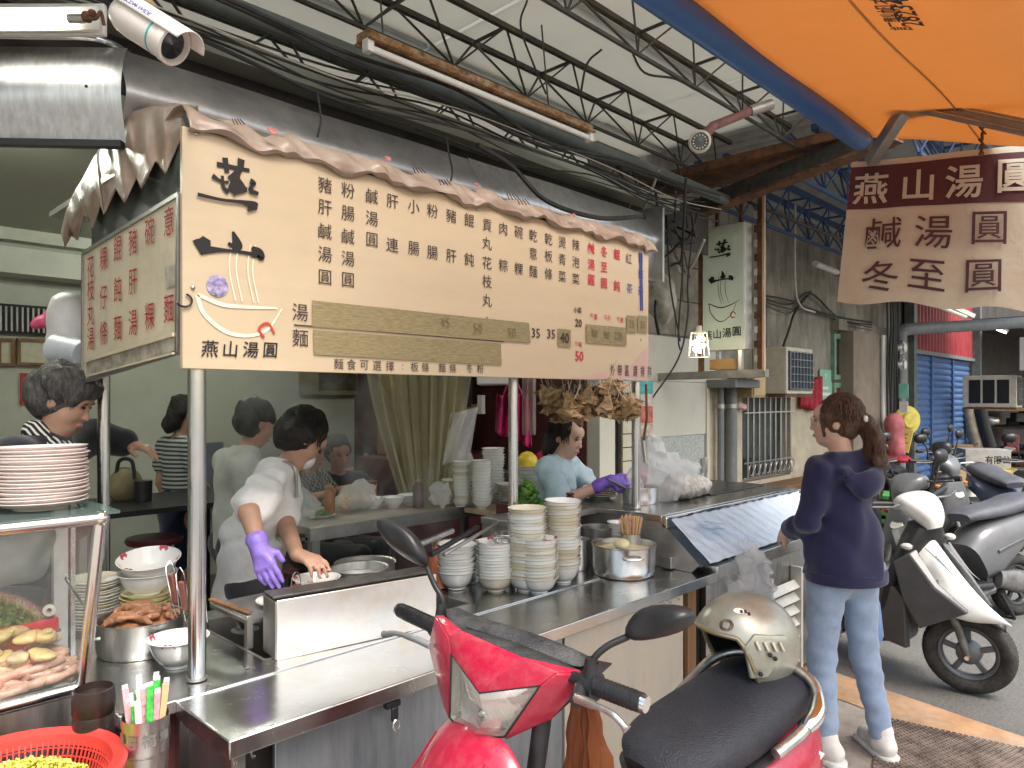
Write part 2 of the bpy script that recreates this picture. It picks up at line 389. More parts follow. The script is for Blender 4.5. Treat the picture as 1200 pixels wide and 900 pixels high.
chrome = mat('chrome', (0.75, 0.75, 0.76), 0.09, metal=1.0, var=0.03, scale=10)
# roof panels let a little daylight through
for m_, amt in ((roofm, 0.38),):
    N = m_.node_tree.nodes; L = m_.node_tree.links
    t_ = N.new('ShaderNodeBsdfTranslucent'); t_.inputs[0].default_value = (0.75, 0.74, 0.68, 1)
    x_ = N.new('ShaderNodeMixShader'); x_.inputs[0].default_value = amt
    L.new(N['Principled BSDF'].outputs[0], x_.inputs[1]); L.new(t_.outputs[0], x_.inputs[2]); L.new(x_.outputs[0], N['Material Output'].inputs[0])
# ================================================================== ground
struct('ground', MB().add([(-300, -300, 0), (300, -300, 0), (300, 300, 0), (-300, 300, 0)], [(0, 1, 2, 3)]), asphalt)
edge = smoothpts([(4.95, 3.4, 0), (4.65, 2.5, 0), (4.36, 1.7, 0), (4.22, 1.1, 0), (4.12, 0.62, 0), (4.06, 0, 0), (4.1, -1.5, 0)], 4)
mb = MB(); k = len(edge)
mb.add([(p.x, p.y, 0.004) for p in edge]+[(-4, p.y, 0.004) for p in edge], [(i, i+k, i+k+1, i+1) for i in range(k-1)])
struct('pavement', mb, concrete)
mb = MB()
inner = [(p.x-0.38-0.05*math.sin(i*0.45), p.y, 0.008) for i, p in enumerate(edge)]
mb.add([(p.x, p.y, 0.008) for i, p in enumerate(edge)]+inner, [(i, i+k, i+k+1, i+1) for i in range(k-1)])
struct('stained_kerb_band', mb, rustband)
# cast checker plate let into the pavement
pc = [PZ(1030, 842, 0), PZ(1215, 884, 0), W(2.55, 2.15), W(2.95, 1.45)]
platem = mat('worn_cast_iron', (0.25, 0.19, 0.155), 0.6, metal=0.15, var=0.3, scale=10, dirt=(0.42, 0.36, 0.31), dirt_amt=0.8, dscale=5)
pl = thing('checker_plate', 'brown cast iron cover plate with rows of raised bars set in the stained pavement', 'cover plate', (pc[0]+pc[2])/2)
mb = MB(); up = Vector((0, 0, 0.014)); mb.add([p+Vector((0, 0, 0.006)) for p in pc]+[p+up for p in pc], [(0, 1, 2, 3)[::-1], (4, 5, 6, 7), (0, 1, 5, 4), (1, 2, 6, 5), (2, 3, 7, 6), (3, 0, 4, 7)])
obj('plate', mb, platem, pl, smooth=False)
mb = MB()
def bil(u, v): return (pc[0]*(1-u)+pc[1]*u)*(1-v)+(pc[3]*(1-u)+pc[2]*u)*v
for i in range(26):
    for j in range(40):
        u, v = (i+0.5+(j % 2)*0.5)/27, (j+0.7)/41
        a, b = bil(u-0.013, v), bil(u+0.013, v)
        mb.bar(a+up*1.25, b+up*1.25, 0.009, 0.009)
obj('tread_pattern', mb, platem, pl, smooth=False, kind='stuff')
mb = MB()
for u, v in ((0.12, 0.07), (0.9, 0.08)):
    mb.lathe([(0.0, 0.02), (0.02, 0.02), (0.022, 0.012)], bil(u, v), 12)
obj('lifting_eye', mb, black, pl)
# ================================================================== shop interior shell
X0, X1, YB, ZC = -1.6, 4.3, 6.5, 2.85
struct('shop_floor', MB().add([(X0, 3.0, 0.012), (X1, 3.0, 0.012), (X1, YB, 0.012), (X0, YB, 0.012)], [(0, 1, 2, 3)]), floor_m)
struct('back_wall', MB().b2((X0, YB, 0), (X1, YB+0.12, ZC+0.5)), wallg)
struct('left_wall', MB().b2((X0-0.12, 2.4, 0), (X0, YB, ZC+0.5)), wallg)
struct('party_wall', MB().b2((X1, 3.42, 0), (X1+0.12, YB, ZC+0.5)), maroon)
struct('shop_ceiling', MB().b2((X0, 2.62, ZC), (X1, YB, ZC+0.08)), ceil_m)
struct('ceiling_beam', MB().b2((X0, YB-0.25, 2.5), (X1, YB-0.002, 2.69)), mat('beam_paint', (0.66, 0.67, 0.58), 0.5, var=0.05))
mb = MB(); mb.b2((X0, YB-0.14, 2.76), (X1, YB-0.003, ZC-0.002))
struct('ceiling_moulding', mb, MATS['beam_paint'])
# framed papers on the back wall
t = thing('picture_rail_shelf', 'dark slatted ventilation grille high on the back wall of the shop', 'grille', PY(40, 372, 6.45))
a, b = PY(-40, 352, 6.45), PY(104, 396, 6.45)
obj('panel', MB().b2((a.x, 6.46, b.z), (b.x, 6.49, a.z)), black, t, smooth=False)
for i in range(24):
    x = a.x+(b.x-a.x)*i/23; obj('bar', MB().b2((x-0.006, 6.44, b.z+0.02), (x+0.006, 6.455, a.z-0.02)), steeld, t, smooth=False)
paper = mat('yellowed_paper', (0.60, 0.58, 0.45), 0.6, var=0.1, scale=20, dirt=(0.4, 0.42, 0.3), dirt_amt=0.5, dscale=14)
for i, (x0, x1, lab) in enumerate(((-60, -6, 'framed certificate at the far left of the row on the back wall'), (-3, 17, 'small framed certificate between two others on the back wall'), (20, 62, 'framed certificate above the head of the grey haired woman'), (64, 104, 'framed certificate hidden partly by the hanging white bag'))):
    a, b = PY(x0, 396, 6.47), PY(x1, 429, 6.47)
    t = thing('framed_certificate', lab, 'frame', (a.x, 6.48, b.z), group='framed papers on the back wall')
    mb = MB(); w = 0.022
    for q in (((a.x, b.z), (b.x, b.z+w)), ((a.x, a.z-w), (b.x, a.z)), ((a.x, b.z+w), (a.x+w, a.z-w)), ((b.x-w, b.z+w), (b.x, a.z-w))):
        mb.b2((q[0][0], 6.455, q[0][1]), (q[1][0], 6.495, q[1][1]))
    obj('frame', mb, wood, t, smooth=False); obj('paper', MB().b2((a.x+w, 6.475, b.z+w), (b.x-w, 6.485, a.z-w)), paper, t, smooth=False)
def wallcard(name, lab, cat, px0, py0, px1, py1, Y, m, th=0.01, **k):
    a, b = PY(px0, py0, Y), PY(px1, py1, Y)
    o = obj(name, MB().b2((a.x, Y, b.z), (b.x, Y+th, a.z)), m, smooth=False); return tag(o, lab, cat, **k)
redp = mat('red_paper', (0.45, 0.05, 0.04), 0.6, var=0.1)
nt_ = thing('wall_notice', 'small red notice with white rectangle on the back wall behind the grey haired woman', 'notice', PY(38, 455, 6.48))
a, b = PY(24, 437, 6.48), PY(60, 474, 6.48); obj('sheet', MB().b2((a.x, 6.48, b.z), (b.x, 6.495, a.z)), redp, nt_, smooth=False)
obj('inset', MB().b2((a.x+0.06, 6.472, b.z+0.1), (b.x-0.04, 6.48, a.z-0.05)), wht, nt_, smooth=False)
nt_ = thing('menu_board', 'brownish menu board high on the back wall below the edge of the big sign', 'menu board', PY(400, 440, 6.4))
a, b = PY(352, 425, 6.44), PY(432, 463, 6.44); obj('board', MB().b2((a.x, 6.44, b.z), (b.x, 6.47, a.z+0.1)), mat('olive_board', (0.25, 0.22, 0.13), 0.6, var=0.15), nt_, smooth=False)
a, b = PY(374, 425, 6.43), PY(418, 458, 6.43); obj('picture', MB().b2((a.x, 6.43, b.z), (b.x, 6.438, a.z+0.08)), mat('dark_photo', (0.08, 0.07, 0.04), 0.5, var=0.4, scale=18), nt_, smooth=False)
tag(wallcard('wall_cloth', '', '', 222, 520, 262, 600, 6.40, mat('blue_grey_paint', (0.16, 0.17, 0.22), 0.7), 0.05), 'blue grey board leaning on the back wall behind the striped shirt', 'board')
# ================================================================== visible lamps, plus one unseen above the big sign
lampm = mat('lit_tube', (1, 1, 0.96), 0.4, var=0, emit=(1, 0.98, 0.88), estr=9.0)
bulbm = mat('lit_bulb', (1, 0.95, 0.8), 0.4, var=0, emit=(1, 0.9, 0.66), estr=10.0)
def ceiling_lamp(x, y, lab, vis=True):
    t = thing('ceiling_lamp', lab, 'lamp', (x, y, ZC), group='lit ceiling lamps inside the shop')
    obj('housing', MB().b2((x-0.32, y-0.09, ZC-0.05), (x+0.32, y+0.09, ZC-0.003)), wht, t, smooth=False)
    obj('tube', MB().tube([(x-0.28, y, ZC-0.07), (x+0.28, y, ZC-0.07)], 0.016, 10), mat('shop_tube', (1, 1, 0.95), 0.4, var=0, emit=(0.95, 1, 0.86), estr=80.0), t)
ceiling_lamp(0.55, 3.9, 'lit strip lamp on the shop ceiling at left'); ceiling_lamp(2.6, 4.9, 'lit strip lamp on the shop ceiling hidden above the big sign')
t = thing('tube_light', 'lit fluorescent tube in a white batten at the top left corner', 'lamp', P(50, 25, 2.15))
def at(px, py, d): return P(px, py, d)
obj('batten', MB().bar(at(-60, 24, 2.2), at(124, 24, 2.2), 0.02, 0.095), wht, t, bevel=0.004)
obj('reflector', MB().bar(at(-60, 24, 2.17), at(116, 22, 2.17), 0.012, 0.072), mat('reflector_white', (0.8, 0.8, 0.72), 0.3, var=0.04), t, bevel=0.003)
obj('tube', MB().tube([at(-60, 22, 2.13), at(80, 22, 2.13)], 0.011, 12), lampm, t)
obj('end_cap', MB().tube([at(80, 22, 2.13), at(98, 22, 2.13)], 0.0125, 12), mat('aluminium_cap', (0.45, 0.42, 0.4), 0.4, metal=0.8), t)
mb = MB(); mb.ball(at(102, 20, 2.12), 0.017, 8); mb.ball(at(108, 16, 2.12), 0.013, 8); mb.tube(smoothpts([at(100, 20, 2.12), at(112, 22, 2.1), at(118, 14, 2.13), at(122, 30, 2.15)]), 0.005, 6)
obj('lamp_holder', mb, rust, t)
o = obj('conduit_pipe', MB().tube(smoothpts([P(-60, 41, 2.25), P(40, 43, 2.25), P(100, 44, 2.25), P(128, 50, 2.3), P(150, 62, 2.4)]), 0.0095, 10), chrome); tag(o, 'shiny bent conduit pipe under the tube light at top left', 'pipe')
# ================================================================== stainless hood panels above the stall
def profile_sheet(pa, pb, prof, n=24, dent=0.006, seed=1):
    rs = np.random.RandomState(seed); ph = rs.rand(8)*6
    pa, pb = Vector(pa), Vector(pb); ax = (pb-pa); L = ax.length; ax.normalize(); nn = Vector((ax.y, -ax.x, 0))
    pr = smoothpts([(p[0], p[1], 0) for p in prof], 4); mb = MB()
    def fn(u, v):
        q = pr[min(int(round(v*(len(pr)-1))), len(pr)-1)]; w = dent*(math.sin(u*L*4+ph[0]+q.y*9)+math.sin(u*L*9+ph[1]-q.y*14)*0.6+math.sin(q.y*30+ph[2]))
        return pa+ax*(u*L)+nn*(q.x+w)+Vector((0, 0, q.y))
    return mb.grid(fn, n, len(pr)-1)
hood = thing('exhaust_hood', 'long dull stainless exhaust hood running above the menu sign', 'hood', (2.2, 2.5, 2.5))
o = obj('panel', profile_sheet((0.782, 2.52, 0), (2.3, 2.52, 0), [(-0.02, 2.72), (0.03, 2.66), (0.07, 2.58), (0.075, 2.53), (0.04, 2.44), (0.0, 2.33)], 30), steeld, hood)
o = obj('panel', profile_sheet((2.31, 2.52, 0), (3.78, 2.52, 0), [(-0.02, 2.73), (0.03, 2.66), (0.07, 2.58), (0.075, 2.53), (0.04, 2.44), (0.0, 2.33)], 30, seed=4), steelb, hood)
obj('end_plate', MB().b2((3.78, 2.42, 2.3), (3.80, 2.95, 2.76)), steeld, hood, smooth=False)
obj('soffit', MB().b2((0.78, 2.54, 2.31), (3.78, 3.3, 2.33)), steeld, hood, smooth=False)
cor = P(144, 110, 2.262); lft = W(2.2, -2.4)
fas = thing('hood_side_panel', 'bulging polished stainless panel with one rivet at the upper left', 'hood', (cor.x, cor.y, 2.5))
pr_ = [(-0.04, 2.70), (-0.01, 2.66), (0.012, 2.60), (0.015, 2.54), (0.0, 2.46), (-0.02, 2.385)]
obj('panel', profile_sheet((lft.x, lft.y, 0), (cor.x, cor.y, 0), pr_, 24, 0.004, 3), steelb, fas)
ax_ = Vector((cor.x-lft.x, cor.y-lft.y, 0)).normalized()
obj('bottom_trim', MB().bar((lft.x, lft.y, 2.385), (cor.x, cor.y, 2.385), 0.03, 0.02), black, fas)
obj('rivet', MB().ball(P(101, 101, 2.21), 0.005, 8), black, fas)
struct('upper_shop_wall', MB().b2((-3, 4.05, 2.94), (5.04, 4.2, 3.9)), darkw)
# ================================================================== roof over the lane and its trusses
struct('gap_shade_sheet', MB().b2((-3, 2.74, 2.66), (4.9, 2.76, 2.95)), darkw)  # dark sheet added behind the cables to stand for the gap's shade
roof = thing('lane_roof', 'flat roof of off white sheets over the stall and lane', 'roof', (1.5, 2.3, 3.5))
rows = [(-2.2, -0.6), (-0.6, 1.0), (1.0, 2.6), (2.6, 4.2), (4.2, 5.0)]
for i, (a, b) in enumerate(rows):
    for j, (c, d) in enumerate(((1.42, 2.3), (2.3, 3.18), (3.18, 4.05))):
        z = 3.56+0.012*random.random()
        obj('roof_panel', MB().b2((a+0.008, c+0.008, z), (b-0.008, d-0.008, z+0.02)), roofm, roof, smooth=False)
for y in (1.42, 2.3, 3.18, 4.03): obj('purlin', MB().b2((-2.2, y-0.02, 3.585), (5.0, y+0.02, 3.64)), trussm, roof, smooth=False)
def truss(name, lab, x0, x1, yl, yu, zl, zu, m, n, grp, c=0.02, w=0.009, jit=0.0):
    t = thing(name, lab, 'truss', ((x0+x1)/2, yl, zl), group=grp)
    for y in yu: obj('top_chord', MB().bar((x0, y, zu), (x1, y, zu), c*1.3, c*1.3), m, t, smooth=False)
    obj('bottom_chord', MB().bar((x0, yl, zl), (x1, yl, zl), c*0.8), m, t, smooth=False)
    s = (x1-x0)/n; proto = {}
    for i in range(n+1):
        xl = x0+s*i
        for y in yu:
            for e in (-1, 1):
                if not (x0-0.01 <= xl+e*s/2 <= x1+0.01): continue
                key = (y, e)
                if key not in proto:
                    o = obj('web_bar', MB().bar((xl, yl, zl), (xl+e*s/2, y, zu), w), m, t, smooth=False); proto[key] = (o, xl)
                else:
                    o = proto[key][0].copy(); COL.objects.link(o); o.parent = t; o.location.x += xl-proto[key][1]
            pass
        if len(yu) == 2 and i < n:
            obj('cross_tie', MB().bar((xl+s/2, yu[0], zu), (xl+s/2, yu[1], zu), w*1.5), m, t, smooth=False)
    return t
g1 = 'dark steel roof trusses over the stall'
truss('roof_truss', 'dark truss nearest above the rusty tube light', -1.8, 4.9, 2.66, (2.56, 2.80), 3.2, 3.45, trussm, 13, g1)
truss('roof_truss', 'dark truss between the rusty tube light and the blue roller', -1.8, 4.9, 1.95, (1.82, 2.12), 3.2, 3.45, trussm, 13, g1)
truss('roof_truss', 'dark truss half hidden in the gap behind the hood', -1.8, 4.9, 2.96, (2.9, 3.02), 2.95, 3.2, trussm, 13, g1)
truss('roof_truss', 'dark truss right behind the blue roller of the orange awning', -1.8, 4.9, 1.46, (1.44, 1.56), 3.2, 3.45, trussm, 13, g1)
o = obj('roof_beam', MB().tube([(-2, 2.5, 2.96), (4.75, 2.52, 3.0)], 0.037, 14), greenpipe); tag(o, 'thick grey green round beam running below the trusses', 'beam')
t = thing('cross_beam', 'rusty dark cross beam that closes the roof at the right end', 'beam', (4.75, 2.4, 3.1))
obj('web', MB().bar((4.62, 1.35, 3.17), (4.98, 3.35, 2.97), 0.05, 0.13), trussm, t, smooth=False); obj('flange', MB().bar((4.6, 1.35, 3.1), (4.96, 3.35, 2.9), 0.11, 0.02), rust, t, smooth=False)
obj('roof_plate', MB().b2((4.62, 1.5, 3.2), (5.05, 3.2, 3.26)), rust, t, smooth=False)
roof2 = thing('far_roof', 'corrugated grey white roof beyond the cross beam with blue trusses', 'roof', (8, 2.2, 3.6))
mb = MB()
mb.grid(lambda u, v: Vector((4.95+u*9, 0.9+v*3.2, 3.66+0.02*math.sin(u*9*2*PI/0.16)+v*0.1)), 560, 1)
obj('sheet', mb, mat('grey_roof_sheet', (0.45, 0.45, 0.43), 0.6, var=.12), roof2)
g2 = 'blue roof trusses beyond the cross beam'
truss('blue_truss', 'nearer blue truss beyond the cross beam', 5.0, 13, 2.1, (2.0, 2.24), 3.12, 3.45, bluem, 18, g2, c=0.032, w=0.012)
truss('blue_truss', 'blue truss beyond the cross beam close to the grey wall', 5.0, 13, 2.75, (2.66, 2.9), 3.05, 3.4, bluem, 18, g2, c=0.032, w=0.012)
truss('blue_truss', 'outermost blue truss behind the hanging banner', 5.0, 13, 1.35, (1.25, 1.5), 3.12, 3.45, bluem, 18, g2, c=0.032, w=0.012)
# rusty twin tube fitting under the trusses
t = thing('rusty_light_fitting', 'rusty unlit fluorescent fitting hanging below the trusses', 'lamp', PY(550, 90, 2.3))
a, b = PY(424, 52, 2.33), PY(689, 146, 2.33); a.z = b.z = (a.z+b.z)/2
mb = MB(); mb.bar(a, b, 0.075, 0.035); mb.bar(a+Vector((0, -0.045, -0.018)), b+Vector((0, -0.045, -0.018)), 0.02, 0.01)
mb.bar(a+Vector((0, 0.045, -0.018)), b+Vector((0, 0.045, -0.018)), 0.02, 0.01)
obj('housing', mb, mat('flaking_rust', (0.30, 0.14, 0.05), 0.85, var=0.4, scale=30, bump=0.6, bscale=60, dirt=(0.50, 0.40, 0.28), dirt_amt=0.9, dscale=16), t, bevel=0.003)
obj('tube', MB().tube([a+Vector((0.03, -0.02, -0.045)), b+Vector((-0.03, -0.02, -0.045))], 0.014, 12), mat('unlit_tube', (0.78, 0.76, 0.70), 0.25, var=0.05, scale=4), t)
mb = MB(); mb.box(a+Vector((0.015, -0.02, -0.04)), (0.03, 0.04, 0.05)); mb.box(b+Vector((-0.015, -0.02, -0.04)), (0.03, 0.04, 0.05)); obj('lamp_holder', mb, wht, t, bevel=0.003)
for q in (a+Vector((0.1, 0, 0)), b-Vector((0.3, 0, 0))): obj('hanger_wire', MB().tube([q, q+Vector((0, 0.05, 0.45))], 0.004, 6), trussm, t)
# ================================================================== awning over the lane
orange = mat('orange_awning_cloth', (0.66, 0.37, 0.15), 0.6, var=0.07, scale=1.5, dirt=(0.42, 0.18, 0.05), dirt_amt=0.45, dscale=1.0, bump=0.1, bscale=200)
N = orange.node_tree.nodes; L = orange.node_tree.links
t_ = N.new('ShaderNodeBsdfTranslucent'); x_ = N.new('ShaderNodeMixShader'); x_.inputs[0].default_value = 0.42
t_.inputs[0].default_value = (0.80, 0.45, 0.18, 1)
L.new(N['Principled BSDF'].outputs[0], x_.inputs[1]); L.new(t_.outputs[0], x_.inputs[2]); L.new(x_.outputs[0], N['Material Output'].inputs[0])
aw = thing('orange_awning', 'orange cloth awning with dark stains reaching overhead on the right', 'awning', (2.7, 1.3, 2.9))
def awf(u, v):
    x, y = 1.25+u*2.68+0.04*math.sin(v*9)*u, 1.30-v*2.3
    return Vector((x, y, 2.93-0.17*min(v*3, 1)-0.12*v+0.012*math.sin(x*4+v*5)+0.01*math.sin(v*14)))
obj('cloth', MB().grid(awf, 40, 30), orange, aw, solid=0.003)
for v_ in (.22, .5, .78): obj('seam', MB().tube([awf(k/20, v_)-Vector((0, 0, .004)) for k in range(21)], .004, 5), mat('seam_orange', (0.45, 0.2, 0.06), .6), aw)
obj('front_bar', MB().tube([(-0.3, 1.31, 2.90), (3.86, 1.31, 2.90)], 0.052, 20), mat('blue_tube_paint', (0.035, 0.13, 0.38), 0.35, var=0.15, scale=6, dirt=(0.02, 0.05, 0.12), dirt_amt=0.6, dscale=6), aw)
obj('bar_end', MB().tube([(3.86, 1.31, 2.90), (3.90, 1.31, 2.90)], 0.046, 16), trussm, aw)
arm_m = mat('grey_aluminium', (0.36, 0.36, 0.36), 0.4, metal=0.7, var=0.1, scale=8)
el = P(1066, 119, 3.25); at_ = P(1020, 190, 3.55); wl = P(1290, 168, 2.55)
arm = thing('awning_arm', 'grey aluminium folding arm with elbow joint under the orange awning', 'awning arm', el)
obj('forearm', MB().bar(at_, el, 0.05, 0.06), arm_m, arm, bevel=0.006); obj('upper_arm', MB().bar(el+Vector((0.02, 0, -0.003)), wl, 0.052, 0.062), arm_m, arm, bevel=0.006)
for s_ in (0.018, -0.018): obj('groove', MB().bar(el+Vector((0, 0, s_)), wl+Vector((0, 0, s_)), 0.06, 0.004), steel, arm)
obj('elbow_joint', MB().box(el, (0.1, 0.09, 0.085), Matrix.Rotation(R(25), 3, 'Z')), steeld, arm, bevel=0.008)
for q in (0.25, 0.33): obj('bolt', MB().ball(el.lerp(wl, q*0.4)+FW*-0.03, 0.009, 8), black, arm)
bn = mat('banner_cloth', (0.52, 0.48, 0.40), 0.65, var=0.08, scale=3, dirt=(0.42, 0.30, 0.2), dirt_amt=0.5, dscale=5, bump=0.15, bscale=40)
mar = mat('maroon_cloth', (0.075, 0.018, 0.026), 0.6, var=0.12, scale=5)
TL, BL, TR, BR = P(998, 190, 3.6), P(981, 353, 3.6), P(1248, 166, 3.28), P(1252, 366, 3.28)
bt = thing('shop_banner', 'beige hanging banner with a maroon top band and large dumpling shop lettering', 'banner', (TL+TR)/2)
def bf(u, v, off=0.0):
    p = (TL*(1-u)+TR*u)*(1-v)+(BL*(1-u)+BR*u)*v
    n_ = (TR-TL).cross(BL-TL).normalized()
    return p+n_*(off+0.010*math.sin(u*7+v*3)+0.002*math.sin(u*23-v*5))+Vector((0, 0, -0.012*math.sin(u*PI*5)*v*v))
obj('cloth', MB().grid(lambda u, v: bf(u, v), 60, 30), bn, bt)
bn_s = -1 if ((TR-TL).cross(BL-TL)).dot(FW) > 0 else 1
obj('top_band', MB().grid(lambda u, v: bf(0.0+u, 0.04+v*0.30, 0.003*bn_s), 60, 12), mar, bt)
def bann(ch, px, py, sz, m, name, bold=0.004):
    # locate u,v of the pixel on the banner
    best = None
    for i in range(101):
        for j in range(61):
            u, v = i/100, j/60; q = (TL*(1-u)+TR*u)*(1-v)+(BL*(1-u)+BR*u)*v
            d = q.dot(FW); x_ = 600+q.dot(RT)/d*FPX; y_ = 466-(q.z-H)/d*FPX; e = (x_-px)**2+(y_-py)**2
            if best is None or e < best[0]: best = (e, u, v)
    e, u0, v0 = best
    t_ = text(ch, sz, (0, 0, 0), (1, 0, 0), (0, 1, 0), bold=bold); wid, hei = (TR-TL).length, (TL-BL).length
    vs = [bf(u0+p[0]/wid, v0-p[1]/hei, 0.010*bn_s) for p in t_.v]
    obj(name, MB().add(vs, t_.f), m, bt, smooth=False)
for ch, px, py in (('燕', 1021, 222), ('山', 1075, 218), ('湯', 1128, 213), ('圓', 1188, 207)): bann(ch, px, py, 0.155, bn, 'white_character', 0.0025)
for ch, px, py in (('鹹', 1035, 274), ('湯', 1094, 271), ('圓', 1158, 269), ('冬', 1032, 323), ('至', 1086, 323), ('圓', 1151, 325)): bann(ch, px, py, 0.160, mar, 'maroon_character', 0.0005)
ch_ = thing('hanging_chain', 'short chain and clamp between the awning arm and the banner', 'chain', P(1152, 160, 3.2))
mb = MB()
for i in range(5):
    c = P(1152-i*0.5, 146+i*7, 3.1); ring = [c+Vector((0.011*math.cos(a), 0.011*math.sin(a)*(i % 2), 0.017*math.sin(a) if not i % 2 else 0.017*math.sin(a))) for a in [2*PI*j/10 for j in range(11)]]
    mb.tube(ring, 0.004, 5, False)
obj('links', mb, rust, ch_); obj('clamp', MB().box(P(1158, 133, 3.08), (0.025, 0.07, 0.09)), steeld, ch_, bevel=0.003)
obj('eyelet', MB().ball(P(1150, 180, 3.18), 0.012, 8), rust, ch_)
# writing on the awning underside, seen upside down
mb = MB()
for s_, px, py, sz in (('28234', 1062, 3, 0.085), ('訂製帆布', 1046, 8, 0.07)):
    o_ = PZ(px, py+6, 2.75)
    text(s_, sz, o_, W(-0.75, -0.66), W(0.66, -0.75), mbx=mb, bold=0.001)
for i, p in enumerate(mb.v):
    x, y, z = p; v = (1.30-y)/2.3; mb.v[i] = (x, y, awf((x-1.25)/2.68, v).z-0.006)
obj('printed_number', mb, black, aw, smooth=False)
# ================================================================== neighbouring building along the lane
YF = 3.4
struct('building_wall', MB().b2((5.05, YF, 1.78), (9.0, YF+0.15, 3.62)).b2((9.0, YF, 2.4), (12.0, YF+0.15, 3.62)), cementw)
struct('lower_wall', MB().b2((6.06, YF, 0), (6.74, YF+0.15, 1.79)).b2((6.74, YF, 0), (7.86, YF+0.15, 0.76)).b2((7.86, YF, 0), (9.05, YF+0.15, 1.79)).b2((6.74, YF, 1.65), (7.86, YF+0.15, 1.79)), beigew)
struct('white_wall_strip', MB().b2((5.05, YF-0.012, 1.74), (6.3, YF-0.002, 2.12)), whitew)
struct('corner_pier', MB().b2((4.31, 3.3, 0), (4.5, 3.5, 2.5)), whitew)
struct('upper_gap_wall', MB().b2((4.44, YF+0.02, 2.12), (5.05, YF+0.1, 3.6)), cementw)
# cement blocks in relief on the upper wall
blk = mat('cement_block', (0.31, 0.28, 0.23), 0.9, var=0.25, scale=6, bump=0.5, bscale=30)
bw = thing('block_wall', 'patched grey cement block wall above the white strip beside the hanging cables', 'wall', (5.6, YF, 2.7))
for i in range(3):
    for j in range(4):
        x = 5.08+i*0.41+(j % 2)*0.12; z = 2.14+j*0.31
        obj('block', MB().b2((x, YF-0.018, z), (x+0.395, YF-0.001, z+0.295)), blk, bw, smooth=False)
# white sliding door with frosted glass
dr = thing('sliding_door', 'white sliding door with frosted lower pane and a small handle beside the vendor', 'door', (5.55, YF, 0))
obj('panel', MB().b2((5.08, YF-0.004, 1.27), (6.05, YF+0.05, 1.735)), whitew, dr, smooth=False)
obj('frosted_pane', MB().b2((5.12, YF-0.002, 0.1), (6.0, YF+0.03, 1.265)), mat('frosted_glass', (0.52, 0.55, 0.52), 0.3, var=0.25, scale=45, bump=0.8, bscale=60), dr, smooth=False)
mb = MB()
for x in (5.06, 6.02): mb.b2((x, YF-0.02, 0), (x+0.045, YF+0.06, 1.735))
obj('frame', mb, whitew, dr, smooth=False); obj('handle', MB().b2((5.93, YF-0.06, 0.92), (5.96, YF-0.02, 1.06)), steelb, dr, bevel=0.004)
# tiled pillar and dark doorway next to the shop
td = thing('tiled_pillar', 'cream tiled pillar seen behind the vendor in the blue shirt', 'pillar', (4.85, 3.4, 0))
obj('core', MB().b2((4.72, YF, 0), (4.98, YF+0.15, 2.1)), mat('grout', (0.22, 0.2, 0.17), 0.9), td, smooth=False)
tl = None
for j in range(19):
    for i in range(2):
        x, z = 4.725+i*0.128, 0.02+j*0.108
        if tl is None: tl = obj('tile', MB().b2((x, YF-0.012, z), (x+0.12, YF-0.001, z+0.098)), mat('cream_tile', (0.66, 0.62, 0.5), 0.3, var=0.12, scale=3), td, smooth=False, bevel=0.002); x0_, z0_ = x, z
        else: o = tl.copy(); COL.objects.link(o); o.parent = td; o.location = (x-x0_, 0, z-z0_)
dk = thing('doorway', 'narrow dark doorway with steel post between the shop and the tiled pillar', 'doorway', (4.6, 3.5, 0))
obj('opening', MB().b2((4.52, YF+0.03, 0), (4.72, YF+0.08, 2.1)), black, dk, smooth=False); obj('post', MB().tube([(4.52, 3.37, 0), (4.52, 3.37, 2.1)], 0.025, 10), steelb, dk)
# barred window
wn = thing('barred_window', 'barred window with vertical steel rods and scroll border below the air conditioner', 'window', (7.3, YF, 0.77))
obj('pane', MB().b2((6.76, YF+0.10, 0.77), (7.84, YF+0.12, 1.64)), mat('dark_window', (0.05, 0.06, 0.055), 0.15, var=0.3, scale=4), wn, smooth=False)
for i in range(9):
    x = 6.8+i*0.125; obj('bar', MB().tube([(x, YF-0.03, 0.8), (x, YF-0.03, 1.62)], 0.008, 6), steelb, wn)
for z in (0.8, 0.95, 1.45, 1.61): obj('cross_bar', MB().bar((6.74, YF-0.03, z), (7.86, YF-0.03, z), 0.014), steelb, wn, smooth=False)
mb = MB()
for i in range(9):
    c = Vector((6.86+i*0.122, YF-0.035, 0.875)); mb.tube([c+Vector((0.045*math.cos(a), 0, 0.055*math.sin(a))) for a in [2*PI*j/12 for j in range(13)]], 0.006, 5, False)
obj('scroll_border', mb, steeld, wn, kind='stuff')
o = obj('board', MB().b2((6.6, YF-0.32, 0.66), (8.1, YF-0.02, 0.72)), wood, bevel=0.006); tag(o, 'brown wooden board under the barred window', 'board')
